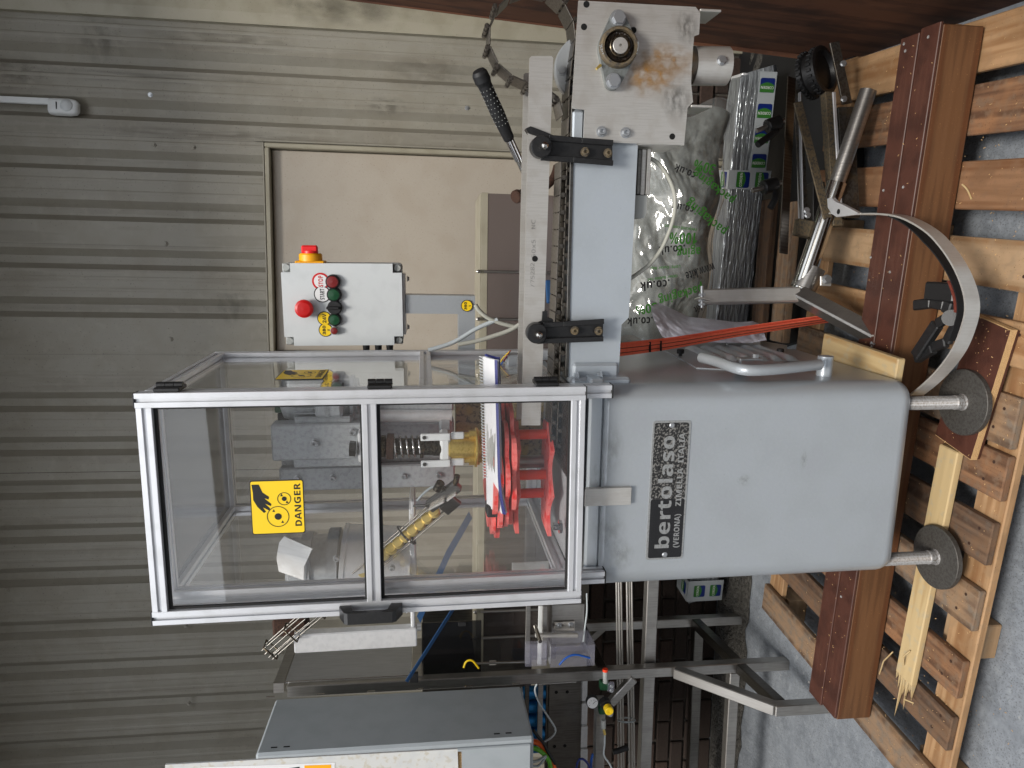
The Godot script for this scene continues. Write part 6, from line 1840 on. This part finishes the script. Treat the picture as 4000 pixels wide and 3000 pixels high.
	for e in [["packaging", Vector3(0.657, 0.545, -2.27), 0.026, 0.17, "bag_green", 0.55], [".co.uk", Vector3(0.703, 0.642, -2.27), 0.024, 0.085, "bag_black", 0.35], ["30%", Vector3(0.719, 0.583, -2.26), 0.034, 0.075, "bag_green", 0.2], ["packaging", Vector3(0.552, 0.576, -2.26), 0.028, 0.17, "bag_green", 0.6], [".co.uk", Vector3(0.581, 0.653, -2.26), 0.024, 0.085, "bag_black", 0.15], ["100%", Vector3(0.48, 0.659, -2.25), 0.036, 0.095, "bag_green", 0.0], ["recycled content", Vector3(0.513, 0.668, -2.25), 0.010, 0.11, "bag_green", 0.1], [".co.uk", Vector3(0.441, 0.698, -2.25), 0.026, 0.09, "bag_black", -0.1], ["aging", Vector3(0.434, 0.641, -2.25), 0.028, 0.08, "bag_green", -0.1], ["LDPE: Outer Bag", Vector3(0.382, 0.72, -2.25), 0.009, 0.10, "bag_green", -0.1], ["Other: Bubble Foil", Vector3(0.348, 0.73, -2.25), 0.009, 0.10, "bag_green", -0.15], ["www.kite", Vector3(0.371, 0.602, -2.25), 0.028, 0.10, "bag_black", -0.35], [".co.uk", Vector3(0.324, 0.755, -2.25), 0.028, 0.10, "bag_black", -0.12], ["packaging", Vector3(0.293, 0.671, -2.24), 0.028, 0.15, "bag_green", -0.3], ["30%", Vector3(0.245, 0.788, -2.24), 0.030, 0.07, "bag_green", -0.2], [".co.uk", Vector3(0.204, 0.809, -2.24), 0.026, 0.085, "bag_black", -0.05], ["www.kit", Vector3(0.261, 0.588, -2.24), 0.022, 0.08, "bag_black", -0.5]]:
		var tx: Transform3D = bx.affine_inverse() * Transform3D(bx.basis * Basis(Vector3(0, 0, 1), PI * 0.5 - e[5]), e[1])
		lettering("printed_word", e[0], e[2], e[3], M[e[4]], bg, tx, 0.0006)
	# ---------- white cloth ----------
	st = S()
	nz = FastNoiseLite.new()
	nz.seed = 31
	nz.frequency = 1.0
	var k0 := [Vector3(0.276, 0.76, -2.28), Vector3(0.256, 0.707, -2.28), Vector3(0.223, 0.627, -2.28), Vector3(0.214, 0.546, -2.28), Vector3(0.207, 0.465, -2.28), Vector3(0.21, 0.405, -2.28), Vector3(0.193, 0.361, -2.28)]
	var k1 := [Vector3(0.145, 0.776, -2.12), Vector3(0.136, 0.739, -2.12), Vector3(0.129, 0.689, -2.12), Vector3(0.129, 0.614, -2.12), Vector3(0.128, 0.538, -2.12), Vector3(0.13, 0.482, -2.12), Vector3(0.138, 0.437, -2.12)]
	var cf := func(u: float, w: float) -> Vector3:
		var t := u * 5.999
		var i := int(t)
		var a: Vector3 = k0[i].lerp(k0[i + 1], t - i)
		var b: Vector3 = k1[i].lerp(k1[i + 1], t - i)
		return a.lerp(b, w) + Vector3(0, 0.02 * sin(w * PI), 0.03 * sin(w * PI)) + Vector3(0, 0.4, 1) * (0.006 * sin(u * 15.0 + w * 4.0) * (1 - w * 0.5) + 0.009 * nz.get_noise_2d(u * 6.0, w * 4.0))
	grid(st, 60, 20, cf, 0.0015)
	tag(obj("white_cloth", st, M.cloth), "crumpled white cloth lying on the bundle behind the machine body", "cloth")
	# ---------- red lashing strap ----------
	var rp := [Vector3(0.085, 1.011, -1.83), Vector3(0.11, 0.821, -1.92), Vector3(0.153, 0.563, -2.02), Vector3(0.205, 0.221, -2.12)]
	var rs := thing("red_strap", "red lashing strap stretched from the conveyor down to the pallet", "strap")
	var pth := smooth_path(rp, 6)
	var wd := []
	for i in pth.size(): wd.append(Vector3(0.75, 0.1, 0.1 + 1.2 * i / pth.size()))
	for o in [[0.0, 0.028], [0.004, 0.024]]:
		st = S()
		var pq := []
		for q in pth: pq.append(q + Vector3(o[0] * 2.5, 0, -o[0]))
		band(st, pq, wd, o[1], 0.0022)
		obj("webbing", st, M.red_strap, rs)
	for o in [-0.006, 0.006]:
		st = S()
		var pq := []
		for i in pth.size(): pq.append(pth[i] + wd[i].normalized() * o + Vector3(0, 0.0, 0.0016))
		tube(st, pq, 0.0009, 5)
		obj("stitching", st, M.stitch, rs)
	for t in [Vector3(0.101, 0.893, -1.885), Vector3(0.105, 0.857, -1.9)]:
		st = S()
		box(st, t + Vector3(0, 0, 0.002), Vector3(0.028, 0.005, 0.004), 0.0005)
		obj("stitching", st, M.stitch, rs)
	# ---------- blue straps ----------
	var bl := thing("blue_strap", "blue lashing strap running from the packing machine latch up behind the guard", "strap")
	st = S()
	var bp := [Vector3(-1.055, 1.566, -2.55), Vector3(-0.93, 1.483, -2.55), Vector3(-0.804, 1.399, -2.56), Vector3(-0.693, 1.315, -2.6)]
	wd = []
	for q in bp: wd.append(Vector3(0.6, 0.5, 0.6))
	band(st, smooth_path(bp, 1), wd, 0.016, 0.003)
	obj("webbing", st, M.blue_strap, bl)
	var bl2 := thing("blue_strap", "wider blue lashing strap seen through the guard beside the cap bowl", "strap")
	st = S()
	bp = [Vector3(-0.804, 1.523, -2.45), Vector3(-0.584, 1.423, -2.45), Vector3(-0.452, 1.345, -2.46)]
	wd = [Vector3(1, 0.5, 0), Vector3(1, 0.5, 0), Vector3(1, 0.5, 0)]
	band(st, bp, wd, 0.026, 0.003)
	obj("webbing", st, M.blue_strap, bl2)
	var bl3 := board("blue_webbing_end", Vector3(0.296, 1.155, -2), Vector3(0.23, 1.151, -2), 0.012, 0.016, M.blue_strap, null, Vector3.BACK)
	tag(bl3, "short tail of blue webbing hanging behind the slat chain", "webbing")
	# ---------- hammer ----------
	var hm := thing("claw_hammer", "claw hammer with a dotted black rubber grip hung across the guide rails", "hammer")
	var h0 := Vector3(0.711, 1.382, -1.62)
	var h1 := Vector3(0.595, 1.3, -1.72)
	var h2 := Vector3(0.482, 1.226, -1.79)
	st = S()
	var hl := h0.distance_to(h1)
	lathe(st, h0, h1 - h0, [[0, -0.006], [0.014, -0.004], [0.0185, 0.003], [0.0195, 0.02], [0.0165, 0.03], [0.016, 0.06], [0.0168, 0.1], [0.0155, 0.13], [0.0135, hl - 0.004], [0.012, hl], [0, hl]], 22)
	var hg := obj("rubber_grip", st, M.black_soft, hm)
	st = S()
	var hd := (h1 - h0).normalized()
	var hbz := basis_along(hd)
	for i in 9:
		for j in 12:
			var t := TAU * (j + 0.5 * (i % 2)) / 12.0
			var rr := 0.0165
			var d := hbz.y * cos(t) + hbz.z * sin(t)
			box(st, h0 + hd * (0.04 + 0.011 * i) + d * (rr + 0.0001), Vector3(0.0016, 0.0016, 0.0016), 0.0)
	var dots := obj("grip_dots", st, M.grey_plastic, hg)
	dots.set_meta("kind", "stuff")
	st = S()
	cyl(st, h1, h1.lerp(h2, 0.36), 0.0105)
	obj("shaft", st, M.chrome, hm)
	st = S()
	cyl(st, h1.lerp(h2, 0.36), h2, 0.0085)
	obj("shaft", st, M.polished, hm)
	st = S()
	var f0 := Vector3(0.463, 1.282, -1.75)
	var f1 := Vector3(0.487, 1.247, -1.78)
	lathe(st, f0, f1 - f0, [[0, 0], [0.014, 0], [0.0165, 0.003], [0.0165, 0.013], [0.012, 0.017], [0.012, 0.05], [0, 0.05]], 22)
	tube(st, smooth_path([f1, Vector3(0.497, 1.211, -1.8), Vector3(0.526, 1.178, -1.8), Vector3(0.559, 1.166, -1.8)], 4), 0.011, 10)
	obj("head", st, M.rust, hm)
	# ---------- red change parts in the guard ----------
	var rx: Transform3D = Transform3D(Basis(Vector3(0.97982, 0.01483, 0.19935), Vector3(-0.01454, 0.99989, -0.00296), Vector3(-0.19937, 0.00000, 0.97992)), Vector3(-0.176, 0.15, -1.922))
	var star := func(pts: Array, y0: float, th: float, called: String, parent: Node) -> void:
		var s2 := S()
		prism(s2, pts, y0, y0 + th, Transform3D(Basis(Vector3(1, 0, 0), Vector3(0, 0, 1), Vector3(0, 1, 0)), Vector3()))
		obj(called, s2, M.red_plastic, parent)
	var gd := thing("red_bottle_guide", "red plastic bottle guide with two scalloped plates on orange pillars inside guard", "bottle guide", rx)
	var yl: float = Vector3(-0.041, 1.041, 0.15).y
	var yu: float = Vector3(-0.038, 1.131, 0.15).y
	var arc := func(cx: float, cz: float, sx: float, sc: float) -> Array:
		# a long curved plate with pockets along its front edge
		var o := []
		for i in 31:
			var t := i / 30.0
			var x := lerpf(-0.142, 0.142, t)
			o.append(Vector2(cx + x * sx, cz + 0.055 - 0.04 * absf(sin(t * PI * 2.5)) + 0.03 * sin(t * PI)))
		for i in 16:
			var t := 1.0 - i / 15.0
			o.append(Vector2(cx + lerpf(-0.135, 0.135, t) * sx, cz - 0.045 - 0.02 * sin(t * PI) * sc))
		return o
	var gx := v(-0.272, 0, -0.205)
	star.call(arc.call(gx.x, gx.z, 1.0, 1.0), yl, 0.010, "plate", gd)
	star.call(arc.call(gx.x + 0.008, gx.z, 0.98, 1.0), yu - 0.008, 0.010, "plate", gd)
	for p in [Vector3(-0.008, 1.104, 0.15), Vector3(-0.068, 1.102, 0.12), Vector3(0.098, 1.106, 0.15)]:
		st = S()
		cyl(st, Vector3(p.x, yl + 0.010, p.z), Vector3(p.x, yu - 0.008, p.z), 0.0128, -1, 22)
		obj("pillar", st, M.orange_plastic, gd)
	st = S()
	var hp := Vector3(0.014, 1.098, 0.11)
	cyl(st, Vector3(hp.x, yl + 0.010, hp.z), Vector3(hp.x, yu - 0.008, hp.z), 0.017, -1, 24)
	obj("hub", st, M.stainless, gd)
	var sw := thing("red_star_wheel", "stack of red plastic star wheel plates lying on the bottle guide under notebook", "star wheel", rx)
	var star_pts := func(cx: float, cz: float, r0: float, turn: float) -> Array:
		var o := []
		for i in 72:
			var t := TAU * i / 72.0
			var q := 0.5 + 0.5 * cos(t * 8.0)
			o.append(Vector2(cx + cos(t + turn) * (r0 - 0.026 * q * q), cz + sin(t + turn) * (r0 - 0.026 * q * q)))
		return o
	for e in [[1990.0, -0.235, -0.02, 0.0], [1966.0, -0.25, -0.02, 0.35], [1944.0, -0.275, -0.03, 0.1], [1924.0, -0.265, -0.03, 0.6]]:
		var yy: float = lerpf(Vector3(-0.042, 1.199, 0.13).y, Vector3(-0.045, 1.133, 0.13).y, (e[0] - 1900.0) / 100.0)
		star.call(star_pts.call(v(e[1], 0, 0).x, v(0, 0, -0.215 + e[2]).z, 0.165, e[3]), yy, 0.010, "plate", sw)
	# ---------- notebook ----------
	var nb := thing("spiral_notebook", "white spiral bound manual with a blue border lying inside the guard", "notebook", rx)
	var n0 := Vector3(0.304, 1.215, 0.19)
	var n1 := Vector3(0.006, 1.207, 0.21)
	var nf := func(sag: float, drop: float, fwd: float) -> Callable:
		return func(u: float, w: float) -> Vector3:
			var p: Vector3 = n0.lerp(n1 + (n1 - n0) * 0.24, u)
			var curl := pow(maxf(0.0, u - 0.72) / 0.28, 2.0)
			return p + Vector3(0, -drop * w - sag * sin(w * PI) - 0.012 * curl * w, fwd * w + 0.012 * sin(w * PI)) + Vector3(0, 0, -0.01 * curl)
	st = S()
	grid(st, 30, 8, nf.call(0.0, 0.030, 0.06), 0.006)
	obj("pages", st, M.paper, nb)
	st = S()
	grid(st, 30, 2, func(u: float, w: float) -> Vector3: return nf.call(0.0, 0.030, 0.06).call(u, 0.80 + 0.2 * w) + Vector3(0, 0.001, 0.0016), 0.0)
	obj("blue_border", st, M.blue_card, nb)
	for i in 9:
		st = S()
		var q: Vector3 = nf.call(0.0, 0.030, 0.06).call(0.55 + 0.02 * (i % 3), 0.15 + 0.06 * i)
		bar(st, q + Vector3(-0.05, 0.0016, 0.0008), q + Vector3(0.045 - 0.01 * (i % 4), 0.0016, 0.0008), 0.0008, 0.0024)
		obj("text_line", st, M.cable_grey, nb)
	st = S()
	var sprl := []
	var turns := 42
	for i in turns * 8 + 1:
		var t := i / float(turns * 8)
		sprl.append(n0.lerp(n1, t) + Vector3(0, cos(t * TAU * turns), sin(t * TAU * turns)) * 0.0075)
	tube(st, sprl, 0.0012, 4)
	obj("spiral_binding", st, M.white_plastic, nb)
	st = S()
	grid(st, 30, 3, func(u: float, w: float) -> Vector3: return nf.call(0.0, 0.03, 0.05).call(u, w) + Vector3(0, -0.008, -0.03), 0.004)
	obj("cover", st, M.blue_card, nb)
	st = S()
	var bb := Vector3(-0.074, 1.203, 0.2)
	box(st, bb + Vector3(0.0, -0.012, 0), Vector3(0.03, 0.03, 0.05), 0.003)
	tag(obj("black_block", st, M.black_soft, null, rx), "small black plastic block under the curled left end of the manual", "block")
	# ---------- stand lying among the metal parts ----------
	var sd := thing("stand_base", "stainless stand with box section legs and tube lying beside the machine body", "stand")
	var hub := Vector3(0.279, 0.339, -2.1)
	sq_tube("leg", Vector3(0.275, 0.636, -2.16), hub, 0.047, M.stainless_pale, sd, Vector3.BACK, 0.005)
	sq_tube("leg", hub, Vector3(0.133, 0.222, -1.88), 0.047, M.stainless, sd, Vector3.BACK, 0.005)
	st = S()
	var tb0 := Vector3(0.301, 0.322, -2.12)
	var tb1 := Vector3(0.879, 0.186, -1.98)
	cyl(st, tb0, tb0.lerp(tb1, 0.55), 0.031, 0.029, 28)
	obj("tube", st, M.polished, sd)
	st = S()
	cyl(st, tb0.lerp(tb1, 0.55), tb1, 0.024, -1, 28)
	obj("tube", st, M.stainless, sd)
	st = S()
	lathe(st, Vector3(0.301, 0.316, -2.12), Vector3(0.402, 0.276, -2.1) - Vector3(0.301, 0.316, -2.12), [[0, 0], [0.038, 0], [0.039, 0.002], [0.039, 0.072], [0.038, 0.074], [0.03, 0.074]], 30)
	var co := obj("collar", st, M.stainless, sd)
	slab("clamp_plate", Vector3(0.334, 0.291, -2.06), Vector3(0.303, 0.255, -2.06), 0.006, M.stainless_pale, co)
	bolt(co, Vector3(0.323, 0.272, -2.06), Vector3(0, 0, 1), 0.012, M.zinc, "bolt", true)
	for e in [[Vector3(0.307, 0.64, -2.14), Vector3(0.239, 0.64, -2.14), Vector3(0.269, 0.657, -2.14), Vector3(0.261, 0.615, -2.14)], [Vector3(0.167, 0.219, -1.87), Vector3(0.103, 0.247, -1.87), Vector3(0.137, 0.251, -1.88), Vector3(0.123, 0.211, -1.88)]]:
		st = S()
		cyl(st, e[0], e[1], 0.006, -1, 12)
		for t in [0.35, 0.62, 0.8]: hexagon(st, e[0].lerp(e[1], t), e[0].lerp(e[1], t + 0.1), 0.0115)
		obj("levelling_bolt", st, M.zinc, sd)
		st = S()
		bar(st, e[2], e[3], 0.006, 0.04, e[0] - e[1], 0.001)
		obj("foot_plate", st, M.stainless_pale, sd)
	# ---------- steel brackets ----------
	var sb := thing("bracket_assembly", "rusty frame of steel bars and a channel beside the brown board", "bracket")
	for e in [["bar", Vector3(0.898, 0.269, -2.06), Vector3(0.487, 0.242, -2.06), 0.030, 0.03, "dusty_steel"], ["flange", Vector3(0.892, 0.263, -2.035), Vector3(0.548, 0.241, -2.035), 0.010, 0.006, "aluminium"], ["plate", Vector3(0.853, 0.217, -2.05), Vector3(0.514, 0.196, -2.05), 0.052, 0.012, "raw_steel"], ["angle", Vector3(0.931, 0.335, -2.12), Vector3(0.511, 0.31, -2.12), 0.028, 0.004, "raw_steel"], ["angle", Vector3(0.931, 0.331, -2.12) + Vector3(-0.012, 0, 0), Vector3(0.51, 0.321, -2.12) + Vector3(-0.012, 0, 0), 0.004, 0.03, "aluminium"], ["strut", Vector3(0.853, 0.383, -2.03), Vector3(0.505, 0.287, -2.03), 0.027, 0.006, "dusty_steel"], ["arm", Vector3(1.057, 0.247, -2.06), Vector3(0.869, 0.204, -2.06), 0.032, 0.008, "raw_steel"]]:
		st = S()
		bar(st, e[1], e[2], e[3], e[4], Vector3(0.2, 1, 0))
		obj(e[0], st, M[e[5]], sb)
	for p in [Vector3(0.987, 0.223, -2.05), Vector3(0.878, 0.221, -2.05), Vector3(0.531, 0.343, -2.05), Vector3(0.517, 0.34, -2.05)]: bolt(sb, p, Vector3(0.2, 0.2, 1).normalized(), 0.008, M.zinc, "bolt", true)
	st = S()
	bar(st, Vector3(0.492, 0.351, -2.1), Vector3(0.482, 0.293, -2.1), 0.03, 0.05, Vector3(0, 0.3, 1))
	obj("foot", st, M.dusty_steel, sb)
	slab("post", Vector3(0.643, 0.281, -2.12), Vector3(0.491, 0.24, -2.12), 0.05, M.black_plastic, sb)
	var fb := board("flat_bar", Vector3(0.95, 0.375, -2.08), Vector3(0.392, 0.434, -2.02), 0.030, 0.005, M.stainless_dark, null, Vector3(0.2, 1, 0.2), 0.001)
	tag(fb, "long flat steel bar propped on edge between wrapped bundle and rusty brackets", "bar")
	var gw := thing("gear_wheel", "black toothed double wheel leaning against the brown board", "wheel")
	st = S()
	var gc := Vector3(0.982, 0.271, -2.1)
	var ga := Vector3(0.05, -0.5, 0.86).normalized()
	lathe(st, gc - ga * 0.045, ga, [[0.03, 0.01], [0.055, 0.0], [0.070, 0.004], [0.070, 0.018], [0.064, 0.021], [0.064, 0.036], [0.070, 0.039], [0.070, 0.055], [0.074, 0.057], [0.074, 0.064], [0.062, 0.066], [0.058, 0.05], [0.02, 0.05], [0, 0.05]], 40)
	var gb := obj("rim", st, M.black_plastic, gw)
	var gbz := basis_along(ga)
	var tooth: MeshInstance3D = null
	for i in 26:
		for h in [0.011, 0.047]:
			var t := TAU * i / 26.0
			var d := gbz.y * cos(t) + gbz.z * sin(t)
			var xf := Transform3D(Basis(ga, d, ga.cross(d)), gc - ga * (0.045 - h) + d * 0.0715)
			if tooth == null:
				st = S()
				box(st, Vector3(), Vector3(0.014, 0.008, 0.009), 0.0015)
				tooth = obj("tooth", st, M.black_soft, gb, xf)
			else: copy_part(tooth, "tooth", gb, xf, M.black_soft)
	# two lever clamps
	var cn := ["black lever clamp with steel pin, the one nearer the brown board", "black lever clamp with steel pin, the one nearer the old planks"]
	for i in 2:
		var e: Array = [[Vector3(0.802, 0.46, -2.14), Vector3(0.845, 0.353, -2.14), Vector3(0.796, 0.405, -2.12), Vector3(0.737, 0.486, -2.08)], [Vector3(0.612, 0.474, -2.14), Vector3(0.645, 0.364, -2.14), Vector3(0.603, 0.405, -2.12), Vector3(0.548, 0.435, -2.1)]][i]
		var lc := thing("lever_clamp", cn[i], "clamp", Transform3D(), "lever clamps by the wrapped bundle")
		st = S()
		cyl(st, e[0], e[1], 0.0075, -1, 14)
		obj("pin", st, M.stainless, lc)
		st = S()
		lathe(st, e[0].lerp(e[1], 0.32), e[1] - e[0], [[0, 0], [0.021, 0], [0.023, 0.003], [0.023, 0.045], [0.02, 0.047], [0, 0.047]], 20)
		obj("boss", st, M.black_plastic, lc)
		st = S()
		tube(st, smooth_path([e[2], e[2].lerp(e[3], 0.5) + Vector3(0, 0, 0.01), e[3]], 4), 0.0105, 10)
		obj("lever", st, M.black_soft, lc)
	# ---------- curved guide band ----------
	var gr := thing("curved_guide_band", "polished steel band bent into a half circle lying on the pallet", "band")
	var ps := [Vector3(0.503, 0.325, -1.963), Vector3(0.472, 0.325, -1.843), Vector3(0.448, 0.325, -1.74), Vector3(0.417, 0.325, -1.648), Vector3(0.368, 0.325, -1.565), Vector3(0.324, 0.315, -1.526), Vector3(0.27, 0.315, -1.483), Vector3(0.219, 0.305, -1.467), Vector3(0.173, 0.305, -1.457), Vector3(0.133, 0.295, -1.479), Vector3(0.082, 0.295, -1.507), Vector3(0.037, 0.285, -1.565), Vector3(0, 0.285, -1.617), Vector3(-0.027, 0.285, -1.665)]
	pth = smooth_path(ps, 4)
	wd = []
	for q in pth: wd.append(Vector3.UP)
	for i in pth.size(): pth[i] += Vector3(0, -0.020, 0)
	st = S()
	band(st, pth, wd, 0.036, 0.0045)
	obj("band", st, M.stainless_pale, gr)
	var inn := []
	var iw := []
	for i in range(10, 40):
		var q: Vector3 = pth[i]
		inn.append(q + (Vector3(0.17, q.y, -1.75) - q).normalized() * 0.022 * minf(1.0, (i - 9) / 8.0) + Vector3(0, 0.004, 0))
		iw.append(Vector3.UP)
	st = S()
	band(st, inn, iw, 0.030, 0.003)
	obj("inner_band", st, M.black_soft, gr)
	st = S()
	band(st, inn.slice(16, 24).map(func(q: Vector3) -> Vector3: return q + (Vector3(0.17, q.y, -1.75) - q).normalized() * 0.005), iw.slice(16, 24), 0.034, 0.006)
	obj("pad", st, M.carpet_red, gr)
	st = S()
	var eb := [Vector3(0.546, 0.327, -1.966), Vector3(0.544, 0.327, -1.944), Vector3(0.527, 0.327, -1.925), Vector3(0.513, 0.327, -1.895), Vector3(0.491, 0.327, -1.855), Vector3(0.467, 0.327, -1.813), Vector3(0.466, 0.327, -1.825), Vector3(0.473, 0.327, -1.868), Vector3(0.481, 0.327, -1.918), Vector3(0.497, 0.327, -1.944), Vector3(0.52, 0.327, -1.963)]
	var ep := []
	for q in eb: ep.append(Vector2(q.x, -q.z))
	prism(st, ep, 0.314, 0.326, flat)
	obj("end_bracket", st, M.aluminium, gr)
	st = S()
	var hc := Vector3(0.494, 0.327, -1.907)
	lathe(st, hc, Vector3.UP, [[0.0075, 0], [0.0075, 0.0006], [0, 0.0006]], 14)
	obj("bolt_hole", st, M.hole, gr)
	for q in [[Vector3(0.198, 0.28, -1.652), Vector3(0.197, 0.28, -1.592), Vector3(0.186, 0.28, -1.546), Vector3(0.175, 0.28, -1.521)], [Vector3(0.176, 0.27, -1.548), Vector3(0.161, 0.27, -1.543), Vector3(0.146, 0.27, -1.584), Vector3(0.07, 0.27, -1.66)], [Vector3(0.159, 0.26, -1.524), Vector3(0.1, 0.26, -1.566), Vector3(0.091, 0.26, -1.612), Vector3(0.067, 0.26, -1.673)]]:
		st = S()
		bar(st, q[0], q[1], 0.014, 0.026, Vector3.UP, 0.003)
		bar(st, q[1], q[2], 0.016, 0.024, Vector3.UP, 0.003)
		bar(st, q[2], q[3], 0.02, 0.03, Vector3.UP, 0.003)
		obj("clamp_arm", st, M.black_plastic, gr)
	st = S()
	bar(st, Vector3(0.228, 0.28, -1.6), Vector3(0.21, 0.28, -1.502), 0.03, 0.045, Vector3.UP, 0.004)
	cyl(st, Vector3(0.159, 0.25, -1.565), Vector3(0.154, 0.29, -1.516), 0.019, -1, 18)
	obj("clamp_block", st, M.black_plastic, gr)
	# ---------- bundle of rods along the wall ----------
	var rd := thing("rod_bundle", "bundle of thin steel rods tied together in front of the brick base", "bundle")
	for e in [[Vector3(-0.798, 0.7, -2.92), Vector3(-1.741, 0.661, -3.02)], [Vector3(-0.793, 0.696, -2.9), Vector3(-1.73, 0.654, -3)], [Vector3(-0.801, 0.677, -2.93), Vector3(-1.748, 0.635, -3.03)], [Vector3(-0.794, 0.661, -2.9), Vector3(-1.733, 0.618, -3)], [Vector3(-0.798, 0.637, -2.91), Vector3(-1.74, 0.593, -3.01)], [Vector3(-0.805, 0.638, -2.94), Vector3(-1.757, 0.594, -3.04)]]:
		st = S()
		cyl(st, e[0], e[1], 0.004, -1, 10)
		obj("rod", st, M.stainless_pale, rd)
	st = S()
	var tc := Vector3(-1.447, 0.638, -2.98)
	tube(st, ring_pts(tc, Vector3(0, 1, 0), Vector3(0.2, 0, 1).normalized(), 0.036, 24), 0.0035, 6, false)
	obj("cable_tie", st, M.cable_light, rd)
	st = S()
	tube(st, smooth_path([Vector3(-1.538, 0.72, -2.9), Vector3(-1.535, 0.697, -2.9), Vector3(-1.528, 0.674, -2.9), Vector3(-1.524, 0.655, -2.9)], 4), 0.012, 10)
	tag(obj("rubber_grommet", st, M.black_soft), "black rubber tube clipped onto the steel rods near the brick base", "tube")
	# ---------- wood chips ----------
	st = S()
	var deck := func(x: float, z: float, y: float) -> void:
		var a := rng.randf() * TAU
		var l := rng.randf_range(0.0008, 0.003)
		var w := rng.randf_range(0.0004, 0.0009)
		var bb2 := Basis(Vector3.UP, a) * Basis(Vector3(0, 0, 1), rng.randf_range(-0.3, 0.3))
		box(st, Vector3(x, y, z), Vector3(l * 2, 0.0006, w * 2), 0.0, bb2)
	for i in 700:
		var q: Vector3 = px * Vector3(rng.randf_range(-0.88, 1.15), dk + 0.0008, rng.randf_range(-0.75, 0.0))
		deck.call(q.x, q.z, q.y)
	for i in 90:
		var q: Vector3 = e0.lerp(e1, rng.randf()) + bs * rng.randf_range(-0.068, 0.068)
		deck.call(q.x, q.z, 0.2512)
	for i in 160:
		deck.call(rng.randf_range(-1.3, 0.6), rng.randf_range(-2.0, -1.2), 0.001)
	for i in 60:
		var q: Vector3 = cs[0].lerp(cs[1], rng.randf()).lerp(cs[3].lerp(cs[2], rng.randf()), rng.randf())
		deck.call(q.x, q.z, 0.1532)
	tag(obj("wood_chips", st, M.raw_edge), "", "", "", "stuff")
	st = S()
	tube(st, smooth_path([Vector3(0.515, 0.127, -1.678), Vector3(0.497, 0.127, -1.661), Vector3(0.469, 0.127, -1.647)], 4), 0.0028, 5)
	tag(obj("wood_shaving", st, M.batten), "curled pale wood shaving lying on the pallet slat beyond the beam", "shaving")
	st = S()
	hexagon(st, Vector3(0.536, 0.125, -1.721), Vector3(0.536, 0.125, -1.721) + Vector3(0, 0.009, 0), 0.0085)
	tag(obj("loose_nut", st, M.zinc), "loose steel nut on the pallet beside the brown beam", "nut")
